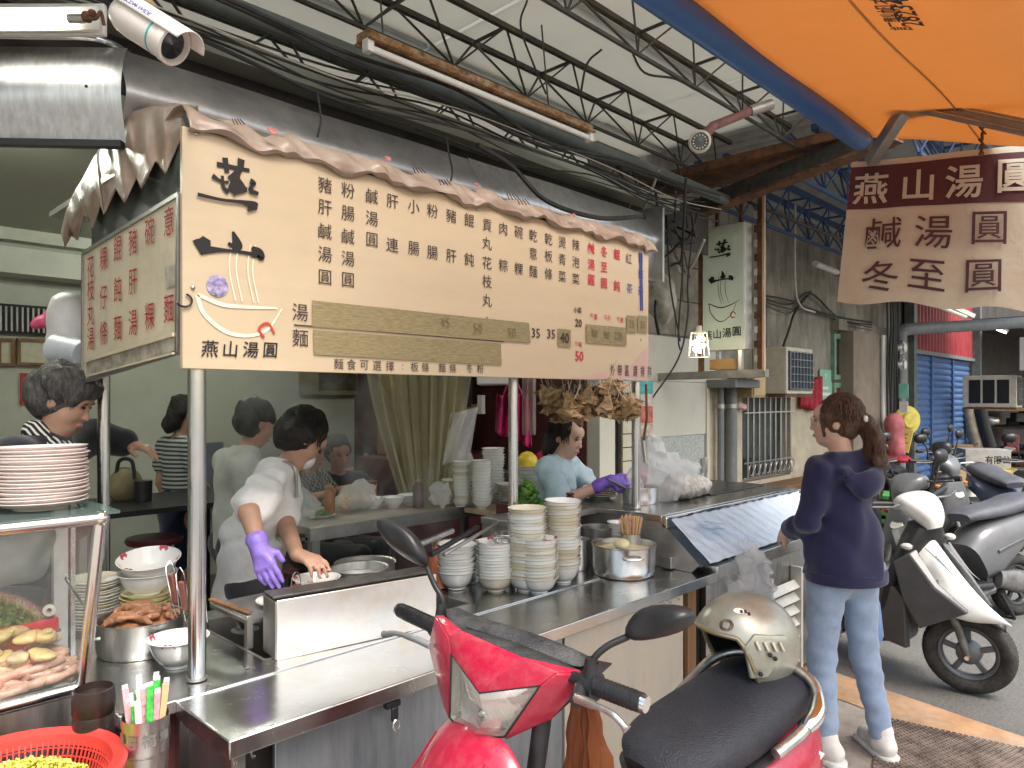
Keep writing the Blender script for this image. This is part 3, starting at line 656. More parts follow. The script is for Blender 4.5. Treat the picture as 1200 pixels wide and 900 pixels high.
# window air conditioner
gridm = mat('ac_fin_blue', (0.025, 0.05, 0.10), 0.4, var=0.3, scale=60)
def acbox(name, lab, x0, y0, x1, y1, z0, z1, m, group=None, vents=False):
    t = thing(name, lab, 'air conditioner', ((x0+x1)/2, (y0+y1)/2, z0), group=group)
    obj('casing', MB().b2((x0, y0, z0), (x1, y1, z1)), m, t, bevel=0.01)
    obj('coil', MB().b2((x0+0.04, y0-0.012, z0+0.04), (x1-0.04, y0-0.001, z1-0.04)), gridm, t, smooth=False)
    n = 8
    for i in range(n):
        x = x0+0.05+(x1-x0-0.1)*i/(n-1); obj('guard_wire', MB().b2((x-0.003, y0-0.024, z0+0.04), (x+0.003, y0-0.014, z1-0.04)), steeld, t, smooth=False)
    for i in range(6):
        z = z0+0.05+(z1-z0-0.1)*i/5; obj('guard_wire', MB().b2((x0+0.04, y0-0.03, z-0.003), (x1-0.04, y0-0.0245, z+0.003)), steeld, t, smooth=False)
    if vents:
        for k in range(3):
            ya = y0+0.1+(y1-y0-0.16)*k/3; obj('side_vent', MB().b2((x0-0.006, ya, z0+0.07), (x0+0.002, ya+(y1-y0-0.16)/3.6, z1-0.07)), black, t, smooth=False)
    obj('bracket', MB().b2((x0-0.03, y0, z0-0.03), (x1+0.03, y1, z0-0.004)), rust, t, smooth=False)
    return t
acbox('air_conditioner', 'cream window air conditioner with blue fins sticking out of the grey wall', 6.96, 3.05, 7.60, YF-0.001, 1.635, 2.10, cream)
o = obj('rod', MB().bar((7.1, YF-0.05, 2.1), (7.1, YF-0.05, 2.62), 0.05), black); tag(o, 'short black pipe standing on top of the cream air conditioner', 'pipe')
t = thing('junction_box', 'small tan electric box under the sign bracket', 'box', (6.55, 3.3, 1.7)); obj('box', MB().b2((6.5, YF-0.22, 1.6), (6.78, YF-0.003, 1.86)), mat('tan_box', (0.5, 0.36, 0.18), 0.6, var=0.15, scale=15), t, bevel=0.006)
obj('lid', MB().b2((6.52, YF-0.232, 1.62), (6.76, YF-0.222, 1.84)), mat('tan_lid', (0.58, 0.43, 0.24), 0.5, var=0.15, scale=15), t, bevel=0.003)
for x, r_, lab in ((6.18, 0.03, 'thin grey drain pipe on the beige wall beside the thick one'), (6.38, 0.055, 'thick grey drain pipe on the beige wall left of the barred window')):
    t = thing('drain_pipe', lab, 'pipe', (x, YF-0.07, 0)); obj('pipe', MB().tube([(x, YF-0.07, 0), (x, YF-0.07, 1.74)], r_, 12), pvc, t)
    for z in (0.7, 1.5): obj('clamp', MB().tube([(x, YF-0.07, z), (x, YF-0.07, z+0.04)], r_+0.008, 12), steeld, t)
t = thing('pipe_hopper', 'grey metal box where the drain pipes meet under the sign', 'box', (6.3, 3.3, 1.74)); obj('body', MB().b2((6.02, YF-0.3, 1.69), (6.5, YF-0.004, 1.765)), pvc, t, bevel=0.006); obj('flap', MB().bar((6.05, YF-0.3, 1.77), (6.5, YF-0.35, 1.80), 0.2, 0.008), greenpipe, t)
o = obj('light_switch', MB().box((6.62, YF-0.05, 1.52), (0.16, 0.05, 0.06), Matrix.Rotation(0.2, 3, 'Y')), mat('pink_plastic', (0.8, 0.5, 0.52), 0.5), bevel=0.015); tag(o, 'small pink plastic holder on the beige wall beside the thick pipe', 'holder')
# green framed window and red cloth
gr = mat('green_frame', (0.22, 0.36, 0.26), 0.5, var=0.15, scale=12)
def framed(name, lab, cat, x0, x1, z0, z1, m, pane, w=0.06, y=YF-0.03):
    t = thing(name, lab, cat, ((x0+x1)/2, y, z0))
    mb = MB().b2((x0, y, z0), (x1, y+0.05, z0+w)).b2((x0, y, z1-w), (x1, y+0.05, z1)).b2((x0, y, z0+w), (x0+w, y+0.05, z1-w)).b2((x1-w, y, z0+w), (x1, y+0.05, z1-w))
    obj('frame', mb, m, t, smooth=False); obj('pane', MB().b2((x0+w, y+0.02, z0+w), (x1-w, y+0.03, z1-w)), pane, t, smooth=False); return t
framed('green_window', 'small window in a pale green frame high on the grey wall', 'window', 9.05, 9.68, 1.82, 2.38, gr, MATS['dark_window'])
framed('green_door', 'narrow doorway with pale green frame and dark red curtain behind the shopper', 'door', 9.05, 9.68, 0.0, 1.78, gr, mat('red_curtain', (0.2, 0.05, 0.05), 0.8, var=0.3, scale=8, stretch=(6, 1, 0.3)))
rc = mat('red_cloth', (0.42, 0.03, 0.05), 0.75, var=0.25, scale=10)
mb = MB(); mb.grid(lambda u, v: Vector((8.0+u*0.62, YF-0.06+0.03*math.sin(u*28), 1.83-v*0.36+0.02*math.sin(u*9))), 40, 6)
o = obj('hanging_cloth', mb, rc, solid=0.004); tag(o, 'crumpled dark red cloth hanging right of the cream air conditioner', 'cloth')
t = thing('direction_sign', 'small green and white sign on the wall above the shopper', 'sign', (8.75, YF, 1.7)); obj('plate', MB().b2((8.62, YF-0.025, 1.58), (8.96, YF-0.015, 1.93)), mat('sign_green', (0.25, 0.52, 0.38), 0.4, var=0.1), t, smooth=False)
mb = text('Y', 0.1, (8.79, YF-0.027, 1.85), (1, 0, 0), (0, 0, 1), bold=0.003); mb.b2((8.66, YF-0.03, 1.62), (8.92, YF-0.0265, 1.66)); mb.b2((8.66, YF-0.03, 1.70), (8.86, YF-0.0265, 1.73)); obj('mark', mb, wht, t, smooth=False)
# pier, pipes, meters
pierm = mat('brown_render', (0.29, 0.235, 0.18), 0.85, var=0.15, scale=3, bump=0.3, bscale=30, dirt=(0.16, 0.12, 0.09), dirt_amt=0.6, dscale=2)
struct('wall_pier', MB().b2((9.25, 3.22, 0), (10.18, YF+0.1, 2.42)), pierm)
struct('wall_beam', MB().b2((9.0, 3.3, 2.42), (11.7, YF+0.1, 2.55)), cementw)
struct('end_pier', MB().b2((10.19, 3.3, 0), (11.75, YF+0.1, 2.42)), cementw)
for i, (x, r_, m_, lab) in enumerate(((10.25, 0.03, wht, 'first white pipe beside the brown pier'), (10.38, 0.025, wht, 'second white pipe beside the brown pier'), (10.62, 0.03, pvc, 'thin grey pipe left of the thick one at the shutter'), (10.95, 0.075, pvc, 'thick grey pipe at the edge of the blue shutter'))):
    o = obj('wall_pipe', MB().tube([(x, 3.2, 0), (x, 3.2, 2.42)], r_, 10), m_); tag(o, lab, 'pipe', 'pipes beside the blue shutter')
o = obj('elbow_pipe', MB().tube(smoothpts([(10.95, 3.2, 2.35), (10.97, 3.18, 2.50), (11.2, 3.08, 2.56), (12.9, 2.4, 2.7), (14.5, 1.9, 2.85)]), 0.085, 12), pvc); tag(o, 'thick grey pipe running up and right across the red panel', 'pipe')
for i, z in enumerate((2.05, 2.28)):
    t = thing('electric_meter', ('lower' if i == 0 else 'upper')+' round electric meter on the wall by the grey pipe', 'meter', (10.8, 3.2, z), group='electric meters by the grey pipe')
    obj('housing', MB().lathe([(0.0, 0.16), (0.08, 0.15), (0.105, 0.1), (0.11, 0)], (10.8, 3.25, z), 16, (0, -1, 0)), steelb, t); obj('dial', MB().lathe([(0, 0.012), (0.06, 0.01), (0.065, 0)], (10.8, 3.09, z), 14, (0, -1, 0)), wht, t)
# blue shutter with red corrugated panel above
bs = mat('blue_shutter_paint', (0.055, 0.14, 0.34), 0.5, var=0.2, scale=5, dirt=(0.22, 0.22, 0.2), dirt_amt=0.5, dscale=7, stretch=(1, 1, 3))
sh = thing('blue_shutter', 'scuffed blue roller shutter of three panels at the far end of the wall', 'shutter', (13.6, YF, 0))
for i in range(3):
    a = 11.8+i*1.27
    pr_ = []
    z = 0.02
    mb = MB()
    n_ = 44
    mb.grid(lambda u, v: Vector((a+0.03+u*1.2, YF-0.02-0.022*abs(math.sin(v*n_*PI/2)), 0.02+v*2.26)), 1, n_*4)
    obj('shutter_panel', mb, bs, sh)
    obj('guide_rail', MB().b2((a-0.035, YF-0.07, 0), (a+0.025, YF+0.02, 2.3)), bs, sh, smooth=False)
rp = thing('corrugated_wall', 'red corrugated metal panel above the blue shutter', 'panel', (13.4, YF, 2.3))
mb = MB(); mb.grid(lambda u, v: Vector((11.8+u*3.9, YF-0.06-0.03*max(-0.6, min(0.6, math.sin(u*2*PI*22))), 2.33+v*1.0)), 22*8, 1)
obj('sheet', mb, mat('red_sheet_paint', (0.34, 0.035, 0.045), 0.5, var=0.18, scale=5, dirt=(0.2, 0.06, 0.05), dirt_amt=0.5, dscale=4), rp, smooth=False)
obj('lower_rail', MB().b2((11.75, YF-0.1, 2.27), (15.75, YF-0.02, 2.33)), pvc, rp, smooth=False)
for i, x in enumerate((11.76, 15.78)):
    o = obj('steel_post', MB().b2((x-0.07, YF-0.18, 0), (x+0.07, YF-0.05, 3.5)), greenpipe, smooth=False); tag(o, ('left' if i == 0 else 'right')+' dark steel post at the end of the blue shutter', 'post', 'posts of the shutter')
# things on the pole: pink helmet bag, yellow disc, notes, umbrella
t = thing('hanging_helmet', 'faded red round bag hanging on the pipe beside the shutter', 'bag', (10.1, 3.0, 1.0))
obj('bag', sdf([ell((10.12, 3.02, 1.22), (0.14, 0.12, 0.2)), ell((10.12, 3.0, 0.97), (0.13, 0.11, 0.16), None, 0.08)], 0.03, wr=0.008, wf=14), mat('faded_red', (0.55, 0.16, 0.18), 0.7, var=0.25, scale=6), t); obj('brim', MB().lathe([(0.13, 0), (0.19, -0.05), (0.18, -0.08)], (10.12, 3.0, 0.86), 14), rc, t, solid=0.01)
t = thing('yellow_hat', 'round yellow hat hung above the yellow price card', 'hat', (10.67, 3.0, 1.25)); obj('brim', MB().lathe([(0.0, 0.07), (0.1, 0.065), (0.12, 0.02), (0.19, 0.0), (0.195, -0.01)], (10.67, 3.02, 1.3), 18, (-0.6, -0.8, 0)), mat('yellow_straw', (0.72, 0.6, 0.12), 0.6, var=0.15, scale=14), t)
for lab, a, b, c_, cc in (('yellow handwritten price card hanging beside the shutter', (762+0, 0), 0, (0.80, 0.72, 0.18), 0),):
    t = thing('price_card', lab, 'card', P(1056, 515, 9.5)); q = P(1056, 515, 9.5)
    obj('card', MB().box(q, (0.02, 0.24, 0.30), Matrix.Rotation(R(12), 3, 'X')), mat('yellow_card', c_, 0.6, var=0.06), t, smooth=False)
    obj('handwriting', MB().box(q+Vector((-0.013, 0, 0.07)), (0.004, 0.17, 0.016)).box(q+Vector((-0.013, 0, 0.02)), (0.004, 0.14, 0.016)).box(q+Vector((-0.013, 0, -0.04)), (0.004, 0.17, 0.016)), mat('brown_ink', (0.4, 0.25, 0.05), 0.6), t, smooth=False, kind='stuff')
t = thing('green_tag', 'small turquoise number tag on the pipe by the shutter', 'tag', P(1059, 458, 9.6)); obj('plate', MB().box(P(1059, 458, 9.6), (0.02, 0.11, 0.19)), mat('turquoise', (0.25, 0.6, 0.5), 0.4), t, smooth=False); obj('white_field', MB().box(P(1059, 477, 9.6), (0.02, 0.1, 0.15)), wht, t, smooth=False)
t = thing('folded_umbrella', 'dark folded umbrella leaning by the pipes beside the shutter', 'umbrella', P(1060, 560, 10.6)); obj('canopy', MB().tube([P(1066, 512, 10.6), P(1066, 530, 10.6), P(1062, 555, 10.6), P(1060, 580, 10.6)], [0.03, 0.07, 0.06, 0.02], 8), black, t); obj('shaft', MB().tube([P(1067, 495, 10.6), P(1066, 515, 10.6)], 0.01, 6), wood, t)
for i, (px, m_) in enumerate(((1044, wht), (1051, wht), (1057, mat('pink_stripe', (0.7, 0.3, 0.34), 0.5)))):
    o = obj('leaning_rod', MB().tube([P(px-4, 538, 10.8), P(px+6, 592, 10.6)], 0.02, 6), m_); tag(o, ['first white rod from the left below the red bag', 'second white rod below the red bag', 'pink rod leaning below the red bag'][i], 'rod', 'rods leaning below the red bag')
# shop beyond the shutter
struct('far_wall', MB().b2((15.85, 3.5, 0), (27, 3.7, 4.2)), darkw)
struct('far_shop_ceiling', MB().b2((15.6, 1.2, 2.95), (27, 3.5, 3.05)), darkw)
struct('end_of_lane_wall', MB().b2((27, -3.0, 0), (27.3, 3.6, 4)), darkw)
acbox('air_conditioner', 'window air conditioner with black side vents hanging before the far shop', 13.9, 2.35, 14.35, 3.1, 1.44, 1.96, cream, vents=True)
t = acbox('outdoor_unit', 'higher outdoor air conditioner unit cut by the right edge', 13.8, 1.85, 14.6, 2.3, 2.02, 2.55, wht, vents=True)
for i, (px0, py0, px1, py1, d, m_, lab) in enumerate(((1134, 478, 1146, 526, 13.2, pvc, 'left grey duct below the vented air conditioner'), (1148, 478, 1160, 524, 13.1, black, 'right black duct below the vented air conditioner'))):
    o = obj('duct', MB().tube([P(px0, py0, d), P((px0+px1)/2-1, (py0+py1)/2, d), P(px1, py1, d)], 0.11, 12), m_ if i else mat('tan_duct', (0.34, 0.29, 0.22), 0.7, var=0.2, scale=9)); tag(o, lab, 'duct', 'ducts below the vented air conditioner')
card = mat('cardboard', (0.42, 0.28, 0.15), 0.8, var=0.12, scale=9)
def carton(lab, px, py, d, s, m, rz=0.3, mark=None):
    p = P(px, py, d); t = thing('carton', lab, 'box', p, rz); 
    obj('box', MB().box((0, 0, 0), s), m, t, world=False, smooth=False, bevel=0.004)
    obj('lid_flap', MB().box((0.02, -s[1]/2-0.04, s[2]/2-0.005), (s[0]*0.9, 0.1, 0.006), Matrix.Rotation(-0.7, 3, 'X')), m, t, world=False, smooth=False)
    return t
carton('grey printed carton with black lettering below the ducts', 1152, 537, 11.5, (0.45, 0.62, 0.30), mat('grey_carton', (0.42, 0.41, 0.39), 0.7, var=0.1, scale=8), 0.5)
carton('tall brown carton leaning left of the grey printed one', 1128, 536, 12.0, (0.3, 0.28, 0.42), card, 0.3)
carton('open brown carton with red rim on the pile of goods', 1128, 560, 10.6, (0.3, 0.42, 0.2), card, 0.7)
carton('flat yellow brown carton under the grey printed one', 1155, 556, 11.2, (0.4, 0.6, 0.16), mat('yellow_carton', (0.5, 0.38, 0.12), 0.7), 0.5)
q = P(1152, 537, 11.5); cm = text('有限公司', 0.13, q+Vector((-0.02, -0.02, 0))-FW*0.42, RT, (0, 0, 1), bold=0.003)
tag(obj('carton_print', cm, black, smooth=False), 'black lettering card on the grey printed carton', 'print')
t = thing('blue_rack', 'light blue metal rack frame in front of the shutter', 'rack', P(1112, 575, 10.8))
for a, b in (((1102, 560), (1105, 590)), ((1120, 556), (1124, 588)), ((1102, 562), (1120, 557)), ((1104, 588), (1123, 584)), ((1110, 560), (1116, 586))): obj('rod', MB().tube([P(*a, 10.8), P(*b, 10.8)], 0.02, 6), mat('light_blue', (0.10, 0.32, 0.42), 0.4), t)
t = thing('dark_chair', 'folded black chair leaning on the shutter', 'chair', P(1082, 580, 10.9)); obj('seat', MB().box(P(1082, 572, 10.9), (0.1, 0.42, 0.36), Matrix.Rotation(0.4, 3, 'X')), black, t, bevel=0.02); obj('leg', MB().bar(P(1073, 580, 10.8), P(1092, 600, 10.6), 0.03), black, t)
t = thing('green_crate', 'green plastic crate behind the white scooter handlebar', 'crate', P(1035, 590, 6.2))
mb = MB(); c0 = P(1037, 588, 6.5)
for z in (0, 0.07, 0.14, 0.21): mb.box(c0+Vector((0, 0, z-0.15)), (0.36, 0.4, 0.035))
obj('crate', mb, mat('green_plastic', (0.06, 0.26, 0.07), 0.5, var=0.15), t, bevel=0.003, kind='stuff')
obj('handle', MB().bar(c0+Vector((-0.1, -0.2, 0.1)), c0+Vector((0.2, -0.2, 0.16)), 0.02), woodl, t)
# yellow striped canopy far right, strip light
o = obj('yellow_canopy', MB().grid(lambda u, v: Vector((15+u*3, 1.3+v*1.2, 2.86+0.05*math.sin(u*40))), 80, 2), mat('yellow_sheet', (0.75, 0.6, 0.22), 0.5, var=0.1), solid=0.01); tag(o, 'yellow corrugated canopy at the far right behind the banner', 'canopy')
t = thing('strip_light', 'unlit white strip light under the banner at right', 'lamp', P(1130, 365, 8)); obj('batten', MB().bar(P(1098, 352, 7), P(1140, 371, 7), 0.07, 0.04), wht, t, smooth=False); obj('tube', MB().tube([P(1095, 357, 6.95), P(1132, 372, 6.95)], 0.018, 8), MATS['unlit_tube'], t)
t = thing('far_strip_light', 'small bright strip light deep in the far shop', 'lamp', P(1165, 385, 14)); obj('batten', MB().bar(P(1154, 378, 14), P(1181, 388, 14), 0.05), wht, t, smooth=False)
obj('tube', MB().tube([P(1156, 381, 13.9), P(1179, 390, 13.9)], 0.02, 6), mat('far_tube', (1, 1, 1), 0.4, var=0, emit=(1, 1, 1), estr=4), t)
t = thing('wall_tube_light', 'short unlit tube light on the top of the grey wall', 'lamp', (8.5, 3.3, 3.0)); a, b = PY(955, 309, 3.2), PY(981, 319, 3.2)
obj('tube', MB().tube([a, b], 0.035, 10), wht, t); obj('holder', MB().tube([b, b+(b-a)*0.12], 0.045, 8), rust, t)
# pile of dark goods under the far shop
random.seed(5)
for i in range(16):
    px, py, d = random.uniform(1150, 1215), random.uniform(485, 545), random.uniform(13.5, 16); c = P(px, py, d); s = [random.uniform(0.15, 0.35) for _ in range(3)]
    m_ = random.choice([black, darkw, wood, pvc, card, steeld, MATS['red_curtain']])
    if i % 3 == 0: mb = MB().ball(c, [x*0.6 for x in s], 10)
    else: mb = MB().box(c, s, Matrix.Rotation(random.random(), 3, 'Z'))
    tag(obj('stored_bundle', mb, m_, bevel=0.02), 'dim bundle in the heap of goods under the far shop roof', 'bundle', 'heap of goods under the far shop roof')
for i, z in enumerate((0.55, 1.0, 1.35)):
    o = obj('goods_shelf', MB().b2((16.4, 2.2, z), (19, 3.3, z+0.04)), woodl if i == 2 else darkw, smooth=False); tag(o, ['lowest', 'middle', 'top pale'][i]+' shelf of the far shop at the right edge', 'shelf', 'shelves of the far shop')
# ================================================================== vertical light box sign on its rusty frame
XS = 5.2
sg = thing('light_box_sign', 'tall pale green light box sign with brush lettering and a bowl drawing', 'sign', (XS, 2.8, 1.9))
signm = mat('pale_green_acrylic', (0.60, 0.68, 0.58), 0.35, var=0.03, scale=2, dirt=(0.5, 0.52, 0.4), dirt_amt=0.4, dscale=4)
obj('box', MB().b2((XS, 2.6, 1.97), (XS+0.11, 2.96, 2.94)), wht, sg, bevel=0.004)
obj('face', MB().b2((XS-0.006, 2.612, 1.985), (XS-0.001, 2.948, 2.925)), signm, sg, smooth=False)
ink = mat('black_ink', (0.012, 0.011, 0.012), 0.5, var=0.1)
def stroke(pts, o, x, y, mb, k=5):
    """brush stroke: list of (u, v, half width), laid on plane o + x u + y v"""
    q = smoothpts([(p[0], p[1], p[2]) for p in pts], k); L_, R_ = [], []
    for i, p in enumerate(q):
        t_ = (q[min(i+1, len(q)-1)]-q[max(i-1, 0)]); n_ = Vector((-t_.y, t_.x)); n_ = n_.normalized() if n_.length > 0 else Vector((0, 1))
        w = max(p.z, 0.0004); L_.append((p.x+n_.x*w, p.y+n_.y*w)); R_.append((p.x-n_.x*w, p.y-n_.y*w))
    vs = [Vector(o)+Vector(x)*a[0]+Vector(y)*a[1] for a in L_+R_]; n = len(q)
    mb.add(vs, [(i, i+1, n+i+1, n+i) for i in range(n-1)])
YAN = [[(-.42, .62, .05), (.5, .66, .035)], [(-.2, .85, .055), (-.14, .45, .045)], [(.26, .92, .07), (.2, .6, .06), (-.1, .3, .035)], [(.2, .6, .04), (.1, .35, .07), (-.05, -.02, .06)],
       [(-.55, .28, .05), (-.3, .18, .025), (-.1, .2, .03)], [(-.28, .34, .03), (-.25, .05, .035), (-.1, -.08, .05)], [(.12, .38, .05), (.22, .1, .12), (.28, -.02, .06)], [(-.02, -.06, .07), (.2, .1, .09), (.42, .1, .04)],
       [(.5, .36, .06), (.62, .32, .045), (.55, .22, .03), (.52, .1, .05), (.75, .05, .035)], [(-.95, -.3, .035), (-.3, -.32, .03), (.3, -.27, .04), (.62, -.3, .08), (.72, -.32, .06)], [(.66, -.3, .07), (.42, -.48, .02)]]
SHAN = [[(.02, .62, .02), (.1, .3, .07), (.12, .1, .10), (.08, -.05, .05)], [(-.1, .14, .03), (.1, -.02, .05)], [(-.62, .2, .07), (-.7, -.05, .12), (-.85, -.22, .13)], [(-.75, -.25, .08), (-.2, -.15, .03), (.4, -.13, .03), (.6, -.2, .05)],
        [(.5, .12, .03), (.66, -.05, .09), (.74, -.2, .07), (.66, -.28, .03)]]
def brush(strokes, c, x, y, sx, sy, mb):
    for i, s_ in enumerate(strokes): stroke([(p[0]*sx, p[1]*sy, p[2]*sx*1.45) for p in s_], Vector(c)+Vector(x).cross(Vector(y))*.0004*i, x, y, mb)
mb = MB(); xx, yy = Vector((0, -1, 0)), Vector((0, 0, 1)); xo = XS-0.009
brush(YAN, (xo, 2.79, 2.735), xx, yy, 0.105, 0.10, mb); brush(SHAN, (xo, 2.79, 2.53), xx, yy, 0.12, 0.09, mb)
stroke([(-.10, .02, .003), (0, -.02, .004), (.1, .0, .003), (.16, .03, .001)], (xo, 2.8, 2.32), xx, yy, mb)
stroke([(-.10, .02, .003), (-.08, -.06, .003), (0, -.13, .003), (.09, -.08, .002), (.13, 0, .001)], (xo, 2.8, 2.32), xx, yy, mb)
for dx in (-.02, .0, .04): stroke([(dx, .24, .001), (dx-.01, .1, .0015), (dx+.02, -.01, .001)], (xo, 2.79, 2.34), xx, yy, mb)
for i, ch in enumerate('燕山湯圓'): text(ch, 0.078, (xo, 2.91-i*0.082, 2.09+0.006*i), xx, yy, bold=0.001, mbx=mb)
obj('lettering', mb, ink, sg, smooth=False)
mb = MB(); stroke([(.02, .0, .003), (-.005, .02, .003), (-.025, 0, .004), (-.01, -.025, .004), (.015, -.02, .002)], (xo-0.001, 2.69, 2.24), xx, yy, mb); obj('red_swirl', mb, mat('sign_red', (0.5, 0.05, 0.03), 0.5), sg, smooth=False)
fr = thing('sign_frame', 'rusty welded frame and bracket beam carrying the light box sign', 'bracket', (XS, 2.9, 1.78))
for (a, b, w, m_) in (((XS+.05, 3.4, 1.775), (XS+.05, 2.45, 1.785), 0.06, steeld), ((XS+.05, 3.0, 1.8), (XS+.05, 3.0, 3.1), 0.035, rust), ((XS+.05, 2.5, 1.8), (XS+.05, 2.5, 3.15), 0.035, rust), ((XS+.14, 2.55, 1.8), (XS+.14, 2.55, 3.1), 0.03, rust),
                      ((XS+.05, 3.0, 3.1), (XS+.05, 2.5, 3.15), 0.035, rust), ((XS+.05, 2.85, 1.8), (XS+.05, 2.85, 1.97), 0.03, steelb), ((XS+.05, 2.66, 1.8), (XS+.05, 2.66, 1.97), 0.03, steelb), ((XS+.05, 2.86, 2.94), (XS+.05, 2.86, 3.1), 0.025, rust), ((XS+.05, 2.66, 2.94), (XS+.05, 2.66, 3.12), 0.025, rust),
                      ((XS+.02, 2.46, 1.8), (XS+.02, 2.46, 3.12), 0.018, mat('peach_edge', (0.6, 0.42, 0.3), 0.5))): obj('frame_bar', MB().bar(a, b, w), m_, fr, smooth=False)
for i in range(11): obj('frame_plate', MB().box((XS+.1, 2.53, 1.9+i*0.11), (0.05, 0.07, 0.05)), rust if i % 2 else wht, fr, smooth=False)
obj('ballast', MB().b2((XS+.0, 2.7, 1.82), (XS+.12, 2.9, 1.9)), mat('amber_ballast', (0.5, 0.3, 0.1), 0.5), fr, bevel=0.004)
lb = thing('caged_bulb', 'lit spiral bulb in a small wire cage beside the light box sign', 'lamp', P(819, 404, 5.4)); c = P(819, 404, 5.4)
obj('bulb', MB().tube([c+Vector((0.035*math.cos(a), 0.035*math.sin(a), 0.008*a-0.05)) for a in [0.5*i for i in range(28)]], 0.012, 7), bulbm, lb)
for i in range(8):
    a = i*PI/4; obj('cage_wire', MB().tube([c+Vector((0.06*math.cos(a), 0.06*math.sin(a), 0.09)), c+Vector((0.08*math.cos(a), 0.08*math.sin(a), -0.09))], 0.003, 5), wht, lb)
for z in (0.09, 0, -0.09): obj('cage_ring', MB().tube([c+Vector(((0.07-z*.11)*math.cos(a), (0.07-z*.11)*math.sin(a), z)) for a in [2*PI*i/16 for i in range(17)]], 0.003, 5, False), wht, lb)
obj('socket', MB().tube([c+Vector((0, 0, 0.06)), c+Vector((0, 0, 0.14))], 0.022, 10), cream, lb)
# small lamp or speaker bag on wall left of sign
t = thing('hanging_bag', 'greyish cloth bundle hanging by the end of the menu sign', 'bag', P(775, 355, 5.2)); obj('bag', sdf([ell(P(776, 352, 5.2), (0.10, 0.10, 0.17)), ell(P(773, 335, 5.2), (0.05, 0.05, 0.1), None, 0.05)], 0.014, wr=0.006, wf=40), mat('grey_bag', (0.42, 0.39, 0.33), 0.8, var=0.2, scale=10), t)
obj('strap', MB().tube(smoothpts([P(772, 330, 5.2), P(768, 365, 5.1), P(772, 392, 5.15)]), 0.012, 6), black, t)
# ================================================================== cables
random.seed(11)
def cable(pts, r, m, lab, g=None):
    o = obj('cable', MB().tube(smoothpts(pts, 6), r, 6), m); tag(o, lab, 'cable', g); return o
g = 'cables running along the top of the hood'
cl_ = 'dark cable in the bundle running along the top of the hood'
for i in range(11):
    z = 2.79+random.uniform(0, .14); y = 2.42+random.uniform(-.03, .16); pts = []
    for j in range(9):
        x = -0.2+j*0.58; pts.append((x, y+random.uniform(-.02, .02), z+0.03*math.sin(j*1.3+i)-0.03*(j % 2)+random.uniform(-.015, .015)))
    cable(pts, random.choice((0.003, 0.004, 0.005, 0.008)), cablew if i == 2 else cablem, cl_, g)
g = 'tangled cables at the right end of the hood'
for i in range(18):
    a = Vector((random.uniform(3.5, 4.3), random.uniform(2.3, 2.7), random.uniform(2.55, 3.0))); b = Vector((random.uniform(4.3, 4.95), random.uniform(2.7, 3.3), random.uniform(2.5, 3.1)))
    m_ = (a+b)/2+Vector((random.uniform(-.1, .1), random.uniform(-.1, .1), -random.uniform(0.02, .35)))
    cable([a, a.lerp(m_, .5)+Vector((0, 0, -.04)), m_, m_.lerp(b, .5), b], random.choice((0.004, 0.006, 0.009, 0.014)), random.choice((cablem, cablem, cablem, cablew)), 'tangled cable between the hood end and the sign frame', g)
cable([PY(560, 170, 2.35), PY(600, 195, 2.35), PY(640, 235, 2.3), PY(700, 255, 2.3), PY(752, 254, 2.35)], 0.012, cablem, 'thick dark hose curving over the right half of the hood')
cable([PY(523, 160, 2.35), PY(526, 180, 2.3), PY(530, 200, 2.25), PY(528, 214, 2.2)], 0.004, cablem, 'short broken wire hanging over the hood centre')
cable([PY(372, 110, 2.3), PY(376, 140, 2.3), PY(372, 160, 2.28)], 0.004, cablem, 'short wire hanging over the left part of the hood')
cable([P(618, 0, 3.1), P(610, 30, 3.15), P(625, 75, 3.2), P(640, 110, 3.3)], 0.005, cablem, 'loose wire hanging from the roof near the tube fitting')
cable([P(680, 112, 3.6), P(688, 75, 3.6), P(705, 58, 3.6)], 0.006, cablem, 'curved wire joining two roof trusses')
cable([P(738, 55, 3.5), P(755, 85, 3.6), P(790, 92, 3.7), P(815, 105, 3.8)], 0.006, cablem, 'wire sagging below the roof panels left of the round camera')
for i, pts in enumerate((((812, 270), (806, 330), (806, 370), (795, 420), (762, 470)), ((790, 265), (800, 300), (795, 390), (797, 410)), ((781, 250), (785, 330), (797, 400)), ((790, 180), (800, 220), (806, 268)))):
    cable([P(x, y, 4.9+0.05*i) for x, y in pts], 0.006, cablem, ['long thin black cable hanging left of the light box sign down to the menu sign', 'second hanging cable left of the light box sign', 'third hanging cable nearest the menu sign end', 'cable dropping from the roof to the sign frame'][i], 'cables hanging left of the light box sign')
cable([P(932, 240, 6.5), P(932, 330, 6.6), P(938, 358, 6.7), P(955, 366, 6.8)], 0.009, cablew, 'pale thin cable looping down in front of the grey wall')
for i in range(4):
    cable([PY(888, 345+i*3, 3.3), PY(925, 352+i*5, 3.34), PY(950, (342 if i % 2 else 362)+i, 3.33), PY(985, 372+i*2, 3.33), PY(1022, 378+i*3, 3.15)], 0.011-0.002*i, cablem, ORD[i]+' cable from the top sagging across the grey wall', 'cables sagging across the grey wall')
cable([PY(950, 342, 3.36), PY(932, 365, 3.33), PY(925, 385, 3.3), PY(918, 405, 3.2)], 0.012, cablem, 'cable dropping from the sagging cables to the air conditioner')
for i in range(6):
    x = 10.28+i*0.10; cable([(x, 3.17, 3.4), (x+0.06*math.sin(i), 3.15, 2.6), (x-0.05, 3.14, 1.9), (x+0.08*math.sin(i*2), 3.15, 1.2), (x, 3.15, 0.5)], 0.014, cablem, ORD[i]+' cable from the left running down beside the blue shutter', 'cables running down beside the shutter')
